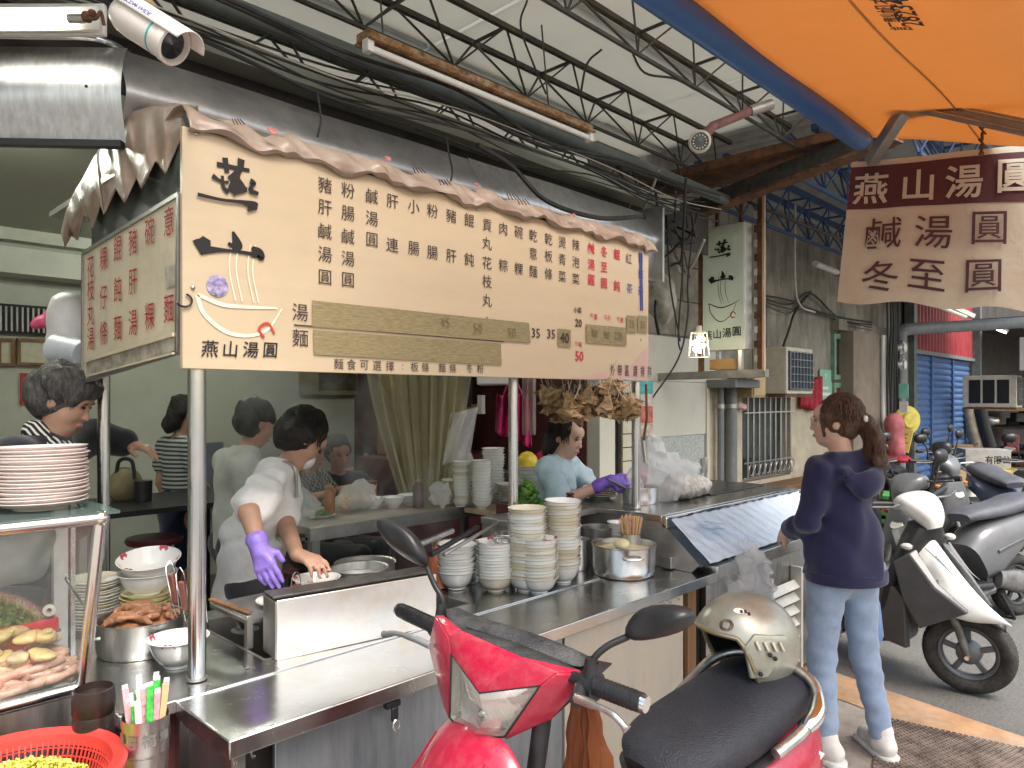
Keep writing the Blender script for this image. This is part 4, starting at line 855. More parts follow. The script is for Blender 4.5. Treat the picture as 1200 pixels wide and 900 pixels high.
cable([(5.2, 2.6, 3.1), (6, 2.4, 2.98), (7.5, 2.6, 3.1), (9, 2.9, 3.0)], 0.012, cablem, 'black cable looping under the blue trusses')
# ================================================================== the stall: signs
YS = 2.04
signb = mat('beige_sign_print', (0.54, 0.43, 0.29), 0.4, var=0.06, scale=1.5, dirt=(0.46, 0.38, 0.29), dirt_amt=0.7, dscale=1.6, stretch=(1, 1, 3))
olive = mat('olive_tape', (0.27, 0.22, 0.115), 0.5, var=0.18, scale=30, stretch=(1, 1, 7), bump=0.2, bscale=60)
inkb = mat('brown_black_ink', (0.05, 0.03, 0.03), 0.5, var=0.1); inkr = mat('red_ink', (0.50, 0.02, 0.05), 0.5, var=0.1); inkbl = mat('blue_ink', (0.06, 0.09, 0.32), 0.5, var=0.1)
SX0, SX1, SZ0, SZ1 = 0.798, 3.06, 1.68, 2.345
ms = thing('menu_sign', 'long beige menu sign with columns of brown characters above the stall', 'sign', (1.9, YS, 1.68))
obj('board', MB().b2((SX0, YS, SZ0), (SX1, YS+0.018, SZ1)), signb, ms, bevel=0.002)
a = PY(700, 446, YS); b = PY(764, 400, YS)
obj('pale_pink_patch', MB().add([(2.45, YS-0.002, SZ0+0.004), (SX1-0.004, YS-0.002, SZ0+0.004), (SX1-0.004, YS-0.002, 1.86), (2.9, YS-0.002, 1.75)], [(0, 1, 2, 3)]), mat('faded_pink_print', (0.56, 0.38, 0.33), 0.45, var=0.06), ms, smooth=False)
ux, uz = (1, 0, 0), (0, 0, 1)
def col(chars, px, ys, mbx=None, sz=0.053, m=None, bold=0.0):
    mb = MB()
    for ch, y in zip(chars, ys): text(ch, sz, PY(px, y, YS-0.003), ux, uz, bold=bold, mbx=mb)
    obj('menu_column', mb, m or inkb, ms, smooth=False)
mb = MB()
for ch, px, ys in (('豬肝鹹湯圓', 381, (217, 243, 271, 298, 325)), ('粉腸鹹湯圓', 408, (223, 250, 277, 303, 328)), ('鹹湯圓', 436, (230, 256, 281)), ('肝連', 460, (236, 287)), ('小腸', 485, (242, 291)),
                   ('粉腸', 507, (247, 296)), ('豬肝', 529, (253, 300)), ('餛飩', 550, (258, 304)), ('貢丸花枝丸', 571, (264, 285, 308, 330, 352)), ('肉粽', 590, (268, 311)), ('碗粿', 608, (272, 315)),
                   ('乾意麵', 625, (276, 297, 318)), ('乾板條', 643, (280, 300, 321)), ('燙青菜', 659, (284, 304, 324)), ('辣泡菜', 675, (287, 307, 327))): col(ch, px, ys, mb)
for ch, px, y in (('湯', 352, 366), ('麵', 352, 396)): col(ch, px, (y,), mb, 0.058)
for i, ch in enumerate('麵食可選擇:'): text(ch, 0.037, PY(397+i*15.0, 426.5+i*0.7, YS-.003), ux, uz, mbx=mb)
for i, ch in enumerate('板條麵條冬粉'): text(ch, 0.036, PY(486+i*12.6+(i//2)*7, 430+i*0.5, YS-.003), ux, uz, mbx=mb)
for t_, px, y in (('35', 628, 391), ('35', 646, 392)): text(t_, 0.055, PY(px, y, YS-0.003), ux, uz, bold=0.0004, mbx=mb, wscale=1.05)
text('小菜', 0.028, PY(677, 364, YS-0.003), ux, uz, mbx=mb, bold=0.0004); text('20', 0.048, PY(678, 379, YS-0.003), ux, uz, mbx=mb, bold=0.001)
for i, ch in enumerate('外帶區請排隊'): text(ch, 0.058, PY(718+i*8.4+(i//3)*1.5, 433.5+i*0.4, YS-0.004), ux, uz, mbx=mb, bold=0.0004, wscale=0.62)
mb.bar(PY(345, 380.5, YS-0.003), PY(590, 400.5, YS-0.003), 0.003, 0.003)
obj('dark_lettering', mb, inkb, ms, smooth=False, kind='stuff')
mb = MB()
for ch, px, ys in (('鹹湯圓', 693, (291, 310, 328)), ('冬至圓', 708, (295, 313, 332)), ('餛飩', 723, (298, 335))): col(ch, px, ys, m=inkr, bold=0.0006)
for t_, px, y in (('每盒', 696, 371), ('每斤', 712, 373), ('每盒', 727, 375), ('每包', 678, 404)): text(t_, 0.027, PY(px, y, YS-0.003), ux, uz, mbx=mb, bold=0.0003)
text('50', 0.06, PY(679, 418, YS-0.003), ux, uz, mbx=mb, bold=0.001)
obj('red_lettering', mb, inkr, ms, smooth=False, kind='stuff')
col('紅', 737, (303,))
mb = MB(); col('茶', 738, (338,), m=inkbl); col('青草茶', 751, (302, 322, 341), m=inkbl)
for dx in (-1, 1): mb.bar(PY(751+dx, 296, YS-0.004), PY(752+dx, 364, YS-0.004), 0.006, 0.004)
obj('blue_lettering', mb, inkbl, ms, smooth=False)
for (p, q, r_, s_) in (((366, 352), (620, 378.5), (622, 402), (366, 383)), ((367, 386.5), (587, 403), (588, 428), (368, 415.5))):
    vs = [PY(*p, YS-0.0045), PY(*q, YS-0.0045), PY(*r_, YS-0.0045), PY(*s_, YS-0.0045)]
    obj('cover_tape', MB().add(vs, [(0, 1, 2, 3)]), olive, ms, smooth=False)
obj('cover_tape', MB().add([PY(*p, YS-0.005) for p in ((654, 385), (669, 386.5), (669, 407), (654, 405.5))], [(0, 1, 2, 3)]), olive, ms, smooth=False)
obj('cover_tape', MB().add([PY(*p, YS-0.005) for p in ((687, 380), (734, 384), (734.5, 405), (687, 401.5))], [(0, 1, 2, 3)]), olive, ms, smooth=False)
for x in (734.5, 747.5): obj('cover_tape', MB().add([PY(*p, YS-0.006) for p in ((x, 369.5), (x+11.3, 370.5), (x+11.3, 390), (x, 389))], [(0, 1, 2, 3)]), olive, ms, smooth=False)
mb = text('40', 0.06, PY(662, 396.5, YS-0.008), ux, uz, bold=0.0012); obj('price_on_tape', mb, inkb, ms, smooth=False)
mb = MB(); fd = mat('faded_ink', (0.18, 0.145, 0.08), 0.6)
for t_, px, y in (('25', 740.5, 380), ('25', 753.5, 381), ('80', 697, 391), ('90', 711, 393), ('220', 725, 394)): text(t_, 0.05, PY(px, y, YS-0.008), ux, uz, bold=0.0004, mbx=mb, wscale=0.9)
for px, y in ((560, 385), (600, 390)): text('50', 0.05, PY(px, y, YS-0.008), ux, uz, mbx=mb)
text('45', 0.05, PY(522, 378, YS-0.008), ux, uz, mbx=mb); obj('showing_through_price', mb, fd, ms, smooth=False)
# logo: brush characters, noodles, bowl
mb = MB(); c = PY(272, 215, YS-0.003); brush(YAN, c+Vector((0, 0, -0.02)), ux, uz, 0.105, 0.105, mb)
c = PY(272, 290, YS-0.003); brush(SHAN, c, ux, uz, 0.118, 0.075, mb)
for ch, px in (('燕', 246, ), ('山', 270), ('湯', 294), ('圓', 317)): text(ch, 0.050, PY(px, 408.5+(px-246)*0.025, YS-0.003), ux, uz, bold=0.0005, mbx=mb, shear=0.08)
obj('brush_lettering', mb, ink, ms, smooth=False, kind='stuff')
mb = MB(); w_ = 0.004; bc = PY(280, 365, YS-0.0025)
stroke([(-.118, .037, .005), (-.05, .016, .006), (.02, .015, .005), (.12, .02, .003)], bc, ux, uz, mb)
stroke([(-.12, .035, .006), (-.10, -.015, .006), (-.04, -.06, .006), (.03, -.068, .005), (.09, -.045, .004), (.135, .02, .002)], bc, ux, uz, mb)
for dx in (-.02, .0, .035, .05): stroke([(dx, .20, .001), (dx-.008, .12, .002), (dx+.01, .03, .002)], bc, ux, uz, mb)
obj('pale_bowl_drawing', mb, mat('pale_print', (0.80, 0.68, 0.54), 0.4, var=0.02), ms, smooth=False)
mb = MB(); stroke([(.022, -.012, .003), (.0, .018, .004), (-.028, .0, .004), (-.012, -.026, .004)], PY(314, 386, YS-0.004), ux, uz, mb); obj('red_swirl', mb, MATS['sign_red'], ms, smooth=False)
c = PY(255, 335, YS-0.003); obj('round_sticker', MB().add([c+Vector((0.031*math.cos(a), 0, 0.031*math.sin(a))) for a in [2*PI*i/24 for i in range(24)]], [tuple(range(24))]), mat('sticker_print', (0.30, 0.26, 0.48), 0.3, var=0.45, scale=70, dirt=(0.65, 0.55, 0.6), dirt_amt=0.8, dscale=60), ms, smooth=False)
for px, py in ((230, 157), (226, 337), (560, 246), (571, 372), (752, 286), (751, 398)): obj('screw', MB().ball(PY(px, py, YS-0.001), 0.007 if px < 300 else 0.005, 8), steeld, ms)
c = PY(219, 352, YS-0.006); obj('hook', MB().tube([c+Vector((0.022*math.cos(a)-0.008, 0, 0.018*math.sin(a))) for a in [-2.6+0.35*i for i in range(12)]], 0.003, 6), black, ms)
# left return sign
ls = thing('side_menu_sign', 'old side menu sign with red characters on the left end of the stall', 'sign', (0.8, 2.5, 1.7))
XL = 0.80
def lq(py_l, py_r, Y0=2.055, Y1=2.925, x=XL):
    return PX(0, 0, 1)
q0, q1, q2, q3 = PX(210, 228, XL), PX(98, 297, XL), PX(97, 448, XL), PX(208, 413, XL)
oldm = mat('old_cream_sign', (0.60, 0.52, 0.37), 0.75, var=0.06, scale=4, dirt=(0.36, 0.32, 0.22), dirt_amt=0.6, dscale=6)
mb = MB(); vs = [q0, q1, q2, q3]; off = Vector((0.02, 0, 0)); mb.add(vs+[v+off for v in vs], [(0, 1, 2, 3), (7, 6, 5, 4), (0, 4, 5, 1), (1, 5, 6, 2), (2, 6, 7, 3), (3, 7, 4, 0)]); obj('board', mb, oldm, ls, smooth=False)
mb = MB(); xd, zd = (q0-q1).normalized(), Vector((0, 0, 1))
for a_, b_ in ((q0, q1), (q1, q2), (q2, q3), (q3, q0)): mb.bar(a_+Vector((-0.002, 0, 0)), b_+Vector((-0.002, 0, 0)), 0.008, 0.012)
obj('edge_trim', mb, steeld, ls, smooth=False)
mb = MB()
for ch, px, ys in (('花枝丸湯', 106, (312, 339, 368, 397)), ('粿仔條', 121, (303, 348, 390)), ('餛飩麵', 137.5, (291, 339, 384)), ('豬肝湯', 155.5, (283, 330, 378)), ('碗粿', 175, (271, 370)), ('意麵', 197.5, (259, 361))):
    for c_, y in zip(ch, ys): text(c_, 0.088, PX(px, y, XL-0.006), (0, -1, 0), (0, 0.0, 1), bold=0.0, mbx=mb, wscale=.9)
obj('red_lettering', mb, mat('faded_red_ink', (0.38, 0.0, 0.01), 0.8, var=0.15, scale=30), ls, smooth=False)
obj('peeled_strip', MB().add([PX(*p, XL-0.005) for p in ((101, 422), (205, 391), (206, 411), (101, 442))], [(0, 1, 2, 3)]), mat('peeled_grey', (0.30, 0.27, 0.21), 0.6, var=0.3, scale=20, dirt=(0.6, 0.55, 0.42), dirt_amt=0.8, dscale=9), ls, smooth=False)
obj('loose_tape', MB().bar(PX(101, 423, XL-0.01), PX(203, 392, XL-0.01), 0.006, 0.01).bar(PX(102, 441, XL-0.01), PX(203, 414, XL-0.01), 0.006, 0.006), mat('aged_tape', (0.6, 0.52, 0.36), 0.4), ls, smooth=False, kind='stuff')
obj('old_label', MB().add([PX(*p, XL-0.004) for p in ((193, 314), (208, 308), (208, 334), (194, 338))], [(0, 1, 2, 3)]), MATS['peeled_grey'], ls, smooth=False)
o = obj('header_board', MB().b2((0.83, 2.07, 2.12), (0.85, 2.95, 2.40)).b2((0.852, 2.07, 2.35), (3.0, 2.09, 2.40)), mat('dark_board_paint', (0.10, 0.105, 0.095), 0.6, var=0.2, scale=3), smooth=False); tag(o, 'dark board above the red lettered side sign under the tarpaulin', 'board')
# tarpaulin draped over the frame
tarp = mat('pinkish_tarpaulin', (0.34, 0.265, 0.21), 0.38, var=0.16, scale=5, bump=0.35, bscale=18, dirt=(0.30, 0.17, 0.11), dirt_amt=0.7, dscale=8)
ta = thing('tarpaulin', 'wrinkled glossy pink brown tarpaulin over the menu sign, drooping in points at the left', 'tarpaulin', (1.9, 2.1, 2.4))
prf = [(2.03, 2.33), (2.02, 2.34), (2.025, 2.36), (2.045, 2.385), (2.08, 2.41), (2.14, 2.42), (2.22, 2.40)]
def tf(u, v):
    i = min(int(v*6), 5); t_ = v*6-i; y = prf[i][0]*(1-t_)+prf[i+1][0]*t_; z = prf[i][1]*(1-t_)+prf[i+1][1]*t_; x = 0.81+u*2.30
    n_ = 0.003*math.sin(x*9+v*3)+0.0045*math.sin(x*37-v*5)+0.004*math.sin(x*61+v*9+math.sin(x*17)*2)
    return Vector((x, y-n_*0.8, z+n_*0.8+0.01*(1-v)*math.sin(x*23)-0.02*(u > 0.96)*(1-v)))
obj('front_roll', MB().grid(tf, 260, 18), tarp, ta, solid=0.003)
top_ = [(232, 124, 2.06), (205, 121, 2.12), (180, 124, 2.2), (152, 132, 2.3), (136, 143, 2.36), (124, 162, 2.44), (112, 182, 2.5), (98, 208, 2.58), (86, 228, 2.64), (77, 250, 2.7), (72, 272, 2.74)]
bot_ = [(232, 142, 2.05), (213, 160, 2.09), (194, 204, 2.08), (182, 188, 2.16), (166, 222, 2.2), (160, 208, 2.24), (146, 238, 2.3), (136, 221, 2.34), (122, 252, 2.42), (118, 240, 2.48), (109, 268, 2.52), (99, 252, 2.6), (91, 282, 2.66), (84, 276, 2.7), (76, 290, 2.74)]
def samp(L_, u):
    f = u*(len(L_)-1); i = min(int(f), len(L_)-2); t_ = f-i; return [L_[i][k]*(1-t_)+L_[i+1][k]*t_ for k in range(3)]
def df(u, v):
    a_, b_ = samp(top_, u), samp(bot_, u)
    px, py, d = [a_[k]*(1-v)+b_[k]*v for k in range(3)]
    bulge = -0.07*math.sin(PI*min(v*1.1, 1))*min(1, u*3); fold = 0.016*math.sin(u*34+v*3)*(0.3+v)+0.008*math.sin(u*71)
    return P(px, py, d+bulge*0.5+fold)
obj('left_droop', MB().grid(df, 110, 16), tarp, ta, solid=0.003)
pr_c = mat('tarp_print', (0.42, 0.15, 0.12), 0.4, var=0.3, scale=40)
mb = MB()
for px, py, s_ in ((320, 153, .012), (455, 186, .009), (560, 217, .009), (673, 252, .008), (735, 273, .008)):
    c = PY(px, py, 2.0); mb.prism([(s_*1.3*math.cos(a)*(1+.3*math.sin(3*a)), s_*math.sin(a)) for a in [2*PI*i/14 for i in range(14)]], c, ux, (0, 0.35, 1), 0.002)
obj('faded_red_print', mb, pr_c, ta, smooth=False, kind='stuff')
mb = MB()
for px, py, s_ in ((278, 142, .02), (490, 199, .015), (520, 213, .012), (600, 230, .016), (612, 236, .014)):
    for k in range(4): mb.bar(PY(px-6+k*3, py-3, 1.998), PY(px-3+k*4, py+4, 1.998), 0.003, 0.002)
obj('faded_dark_print', mb, inkb, ta, smooth=False, kind='stuff')
# ================================================================== poles
def pole(lab, x, y, z0, z1, r):
    t = thing('stall_pole', lab, 'pole', (x, y, z0), group='round steel poles of the stall')
    obj('tube', MB().tube([(x, y, z0), (x, y, z1)], r, 20), tubem, t); obj('foot_ring', MB().tube([(x, y, z0), (x, y, z0+0.008)], r+0.003, 20), steeld, t)
pole('thick steel pole at the front left under the brush lettering', 0.854, 2.081, 0.803, 2.32, 0.0245)
pole('steel pole at the rear left behind the plates', 0.885, 3.0, 0.80, 2.3, 0.022)
pole('steel pole in the middle behind the tallest bowl stacks', 2.262, 2.2, 0.803, 2.32, 0.0215)
pole('steel pole at the right end beside the hanging dumplings', 3.04, 2.10, 1.045, 2.32, 0.022)
# ================================================================== main counter
ct = thing('counter', 'long stainless steel counter with folded front lip holding the bowl stacks', 'counter', (1.9, 1.9, 0))
obj('front_shelf', MB().b2((0.756, 1.66, 0.752), (3.06, 1.975, 0.798)), steel, ct, bevel=0.004)
obj('seam_strip', MB().b2((0.756, 1.975, 0.76), (3.06, 1.981, 0.8025)), chrome, ct, smooth=False)
obj('back_top', MB().b2((0.62, 1.982, 0.765), (1.06, 2.72, 0.80)), steel, ct, bevel=0.003)
obj('back_top', MB().b2((1.92, 1.982, 0.765), (3.06, 2.5, 0.80)), steel, ct, bevel=0.003)
obj('back_top', MB().b2((1.06, 1.982, 0.765), (1.92, 2.09, 0.80)), steel, ct, smooth=False)
obj('back_top', MB().b2((1.06, 2.62, 0.765), (1.92, 2.72, 0.80)), steel, ct, smooth=False)
mb = MB().b2((1.06, 2.09, 0.55), (1.92, 2.62, 0.56)).b2((1.06, 2.09, 0.56), (1.07, 2.62, 0.80)).b2((1.91, 2.09, 0.56), (1.92, 2.62, 0.80)).b2((1.07, 2.61, 0.56), (1.91, 2.62, 0.80)).b2((1.07, 2.09, 0.56), (1.91, 2.1, 0.80))
obj('cooking_trough', mb, steeld, ct, smooth=False)
frontm = mat('scratched_front_steel', (0.38, 0.42, 0.47), 0.36, metal=0.85, var=0.14, scale=6, bump=0.06, bscale=30, stretch=(5, 5, 0.6), dirt=(0.36, 0.36, 0.36), dirt_amt=0.5, dscale=3)
stainp = mat('stained_front_panel', (0.62, 0.58, 0.50), 0.4, metal=0.35, var=0.12, scale=5, dirt=(0.42, 0.30, 0.17), dirt_amt=0.7, dscale=5, stretch=(2, 2, 0.8))
obj('front_panel', MB().b2((0.90, 1.715, 0.10), (2.02, 1.73, 0.75)), frontm, ct, bevel=0.002)
obj('front_panel', MB().b2((2.03, 1.712, 0.10), (2.84, 1.728, 0.75)), stainp, ct, bevel=0.002)
obj('end_panel', MB().b2((0.80, 1.74, 0.10), (0.812, 2.7, 0.764)), steeld, ct, smooth=False)
for x, y in ((0.775, 1.69), (3.0, 1.69), (0.775, 2.0)):
    obj('leg', MB().b2((x, y, 0), (x+0.035, y+0.004, 0.752)).b2((x, y+0.004, 0), (x+0.004, y+0.035, 0.752)), steel, ct, smooth=False)
obj('leg', MB().b2((2.86, 1.70, 0), (2.93, 1.75, 0.752)), wood, ct, smooth=False)
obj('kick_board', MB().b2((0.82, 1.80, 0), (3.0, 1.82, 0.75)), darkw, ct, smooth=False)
for i, px in enumerate((271, 292, 457, 780, 790)):
    p = PY(px, 820 if px > 400 else 868-i*2, 1.70); o = thing('clip_hook', ['small hook nearest the left corner under the counter edge', 'second small hook under the counter edge', 'black spring clip under the counter edge left of the red scooter', 'small black hook under the right part of the counter edge', 'last small hook under the right end of the counter edge'][i], 'hook', (p.x, 1.69, 0.74), group='hooks under the counter edge')
    if i == 2:
        obj('clip', MB().box((0, 0, -0.01), (0.05, 0.02, 0.018)).box((0, -0.012, -0.035), (0.022, 0.01, 0.04)), black, o, world=False, bevel=0.003); obj('ring', MB().tube([Vector((0.01*math.cos(a), -0.02, -0.065+0.016*math.sin(a))) for a in [2*PI*k/12 for k in range(13)]], 0.003, 5, False), steel, o, world=False)
    else: obj('hook', MB().tube([Vector((0, 0, 0.012)), Vector((0, -0.002, -0.004)), Vector((0, -0.012, -0.012)), Vector((0, -0.018, -0.004))], 0.003, 6), steel, o, world=False)
# splash guard box
gb = thing('splash_guard', 'tall stainless box guard standing on the counter before the cooking trough', 'splash guard', (1.35, 2.0, 0.8))
ga, gb_ = Vector((1.085, 2.058, 0.801)), Vector((1.64, 1.972, 0.801)); gd = (gb_-ga).normalized(); gn = Vector((-gd.y, gd.x, 0))
rs_ = mat('rust_spotted_steel', (0.80, 0.80, 0.78), 0.33, metal=0.75, var=0.05, scale=4, dirt=(0.62, 0.42, 0.20), dirt_amt=0.55, dscale=5)
m3 = Matrix((gd, gn, Vector((0, 0, 1)))).transposed(); L_ = (gb_-ga).length
obj('front_plate', MB().box(ga+gd*L_/2+Vector((0, 0, 0.091)), (L_, 0.006, 0.182), m3), rs_, gb, bevel=0.002)
obj('side_plate', MB().box(ga+gn*0.06+Vector((0, 0, 0.088)), (0.006, 0.114, 0.176), m3), steeld, gb, bevel=0.002)
obj('side_plate', MB().box(gb_+gn*0.06+Vector((0, 0, 0.088)), (0.006, 0.114, 0.176), m3), steeld, gb, bevel=0.002)
obj('back_plate', MB().box(ga+gd*L_/2+gn*0.12+Vector((0, 0, 0.088)), (L_, 0.006, 0.176), m3), steeld, gb, bevel=0.002)
obj('black_rim', MB().box(ga+gd*L_/2+gn*0.075+Vector((0, 0, 0.183)), (L_, 0.09, 0.008), m3), mat('burnt_rim', (0.07, 0.065, 0.06), 0.4, var=0.3, scale=20), gb, bevel=0.002)
# dark red cupboard under the left items, low ledge for the basket
o = obj('side_cupboard', MB().b2((0.60, 2.03, 0.0), (0.795, 2.72, 0.76)), maroon, bevel=0.005); tag(o, 'dark red cupboard under the meat pot between the counter and the display case', 'cupboard')
o = obj('low_ledge', MB().b2((-0.3, 1.55, 0.0), (0.72, 2.0, 0.62)), maroon, bevel=0.005); tag(o, 'low dark red ledge carrying the red basket and chopstick canister', 'ledge')
# ================================================================== right hand unit
ru = thing('serving_unit', 'taller stainless serving unit with sloped front at the right end of the stall', 'counter', (3.7, 2.2, 0))
UX0, UX1 = 2.96, 4.48
obj('top', MB().b2((UX0, 1.9, 1.01), (UX1, 2.52, 1.043)), steel, ru, bevel=0.003)
obj('top', MB().b2((2.35, 2.28, 1.01), (UX0-0.002, 2.5, 1.04)), steeld, ru, bevel=0.003)
obj('dark_griddle', MB().b2((3.75, 2.08, 1.044), (4.42, 2.5, 1.052)), mat('dark_griddle', (0.05, 0.05, 0.05), 0.25, metal=0.4, var=0.2), ru, bevel=0.003)
obj('front_lip', MB().b2((UX0, 1.872, 0.985), (UX1, 1.898, 1.040)), chrome, ru, bevel=0.003)
obj('side_panel', MB().add([(UX0, 1.9, 1.01), (UX0, 1.70, 0.84), (UX0, 1.74, 0.80), (UX0, 2.5, 0.80), (UX0, 2.5, 1.01)], [(0, 1, 2, 3, 4)]), steeld, ru, smooth=False)
obj('sloped_panel', MB().add([(UX0, 1.90, 1.0), (UX1, 1.90, 1.0), (UX1, 1.70, 0.83), (UX0, 1.70, 0.83)], [(0, 1, 2, 3)]), steelb, ru, smooth=False)
obj('ledge', MB().b2((3.05, 1.66, 0.765), (UX1, 1.74, 0.825)), steel, ru, bevel=0.003)
obj('front_panel', MB().b2((3.10, 1.735, 0.06), (UX1, 1.75, 0.764)), steelb, ru, bevel=0.002)
obj('cabinet', MB().b2((3.1, 1.76, 0.05), (UX1, 2.5, 0.82)).b2((3.1, 1.93, .82), (UX1, 2.5, 1.005)), steeld, ru, smooth=False)
obj('back_cabinet', MB().b2((2.36, 2.44, 0.05), (UX0-0.01, 2.5, 1.008)), steeld, ru, smooth=False)
lf = thing('louvre_vent', 'white slatted louvre leaning against the front of the serving unit', 'louvre', (3.8, 1.7, 0.3))
louv = mat('louvre_white', (0.62, 0.60, 0.55), 0.45, metal=0.2, var=0.08, scale=8)
for i in range(7): obj('slat', MB().box((3.83, 1.695, 0.16+i*0.068), (0.36, 0.05, 0.006), Matrix.Rotation(R(48), 3, 'X')), louv, lf, smooth=False)
for x in (3.645, 4.015): obj('frame_post', MB().b2((x-0.012, 1.67, 0.05), (x+0.012, 1.73, 0.66)), louv, lf, smooth=False)
# crumpled plastic sheet over the slope
pls = film('blue_white_plastic_sheet', (0.74, 0.84, 0.95), 0.18, 0.93, bump=0.9, bscale=22, translucent=0.2)
o = obj('plastic_sheet', MB().grid(lambda u, v: Vector((UX0+0.02+u*1.47, 1.875-v*0.205+0.0015*math.sin(u*40+v*9)-0.014, 1.012-v*0.175+0.002*math.sin(u*31+v*9+3*math.sin(u*9))+0.0018*math.sin(u*97-v*13)+0.014)), 150, 26), pls, solid=0.001); tag(o, 'crumpled bluish white plastic sheet taped over the sloped front of the serving unit', 'plastic sheet')
mb = MB()
for (du, dv) in ((0.08, 0.3), (0.10, 0.42), (0.13, 0.28), (0.15, 0.45), (0.18, 0.36)):
    c = Vector((UX0+0.02+du*1.47, 1.875-dv*0.205-0.03, 1.05-dv*0.175)); mb.bar(c, c+Vector((0.06, -0.012, -0.01)), 0.018, 0.002)
tag(obj('blue_print', mb, mat('sky_blue_print', (0.10, 0.42, 0.72), 0.4), smooth=False), 'sky blue printed mark on the plastic sheet', 'print')
clearb = film('clear_plastic_bag', (0.97, 0.98, 0.99), 0.08, 0.42, bump=1.0, bscale=16, translucent=0.55)
bg_ = sdf([ell((3.28, 1.60, 0.70), (0.13, 0.06, 0.16)), ell((3.22, 1.60, 0.50), (0.14, 0.06, 0.2), None, 0.1), cap((3.2, 1.62, 0.84), (3.36, 1.63, 0.86), 0.02, 0.02, 0.06)], 0.009, wr=0.028, wf=50, seed=2)
tag(obj('plastic_bag', bg_, clearb), 'clear plastic bag hanging off the corner between the counter and the serving unit', 'bag')
o = obj('steel_channel', MB().b2((2.93, 1.83, 0.805), (3.2, 1.89, 0.86)), steeld, bevel=0.003); tag(o, 'short dull steel channel lying by the corner of the serving unit', 'channel')
# ================================================================== prep table inside
pt = thing('prep_table', 'steel prep table behind the cook with bottles and noodles', 'table', (2.2, 3.2, 0))
tabm = mat('worn_table_top', (0.42, 0.37, 0.31), 0.4, metal=0.3, var=0.12, scale=5)
obj('top', MB().b2((1.75, 3.0, 0.965), (3.2, 3.55, 1.0)), tabm, pt, bevel=0.004); obj('edge', MB().b2((1.74, 2.985, 0.94), (3.21, 2.998, 1.0)), steeld, pt, smooth=False)
for x, y in ((1.79, 3.04), (3.15, 3.04), (1.79, 3.5), (3.15, 3.5)): obj('leg', MB().b2((x-0.02, y-0.02, 0), (x+0.02, y+0.02, 0.962)), steelb, pt, smooth=False)
obj('lower_shelf', MB().b2((1.8, 3.05, 0.42), (3.14, 3.5, 0.45)), darkw, pt, smooth=False)
wbx = thing('wooden_crate', 'pale wooden crate on the prep table under the white bowl stacks', 'crate', (3.0, 2.95, 0.9))
cw_ = mat('crate_wood', (0.48, 0.37, 0.24), 0.6, var=0.15, scale=9)
for x0, x1, y0, y1 in ((2.66, 3.02, 2.6, 2.96),):
    obj('top_board', MB().b2((x0, y0, 0.975), (x1, y1, 1.0)), cw_, wbx, bevel=0.003); obj('front_board', MB().b2((x0+0.02, y0+0.005, 0.90), (x1-0.02, y0+0.025, 0.973)), cw_, wbx, bevel=0.002)
    for x in (x0+0.04, x1-0.04): obj('leg', MB().b2((x-0.02, y0+0.1, 0.0), (x+0.02, y0+0.14, 0.973)), cw_, wbx, smooth=False)
# back bench right side (dark clutter zone)
o = obj('back_cupboard', MB().b2((3.2, 4.3, 0), (4.29, 4.8, 1.15)), maroon, bevel=0.01); tag(o, 'dark cupboard deep in the shop behind the white bowl stacks', 'cupboard')
o = obj('cabinet_frame', MB().b2((3.35, 4.4, 1.16), (3.42, 4.75, 2.3)).b2((3.42, 4.4, 2.2), (4.25, 4.75, 2.3)).b2((3.42, 4.7, 1.16), (4.25, 4.74, 2.2)), wood, bevel=0.004); tag(o, 'open brown cabinet above the dark cupboard', 'cabinet')
# ================================================================== crockery
china = mat('white_china', (0.80, 0.80, 0.77), 0.16, var=0.03, scale=6, coat=0.3)
cream_c = mat('cream_china', (0.68, 0.63, 0.50), 0.18, var=0.04, scale=6, coat=0.3)
yellow_c = mat('yellow_melamine', (0.76, 0.70, 0.42), 0.3, var=0.04)
pinkp = mat('pink_flower_glaze', (0.62, 0.08, 0.14), 0.25, var=0.3, scale=60)
foodbrown = mat('broth', (0.25, 0.12, 0.05), 0.2)
def bowlprof(r, h, t=0.003, foot=0.45):
    f = r*foot
    return [(f*0.9, 0.0), (f, 0.0), (f*0.98, h*0.09), (r*0.60, h*0.18), (r*0.76, h*0.42), (r*0.87, h*0.75), (r*0.915, h*0.93), (r*0.97, h*0.955), (r*1.0, h*0.98), (r*1.0, h), (r*.96, h), (r*0.86-t, h*0.76), (r*0.74-t, h*0.44), (r*0.58-t, h*0.22), (f*0.6, h*0.14), (0.0, h*0.12)]
def plateprof(r, h, t=0.003): return [(r*0.5, 0), (r*0.55, 0), (r*0.6, h*0.3), (r*0.85, h*0.5), (r, h-0.002), (r, h), (r*0.98, h), (r*0.83, h*0.5+t), (r*0.55, h*0.35), (0, h*0.33)]
def lathe_thing(name, lab, cat, loc, prof, m, n=28, group=None, wob=0):
    o = obj(name, MB().lathe(prof, (0, 0, 0), n, wob=wob), m, ang=0.9); o.location = loc; MW[o.name] = Matrix.Translation(Vector(loc)); tag(o, lab, cat, group); return o
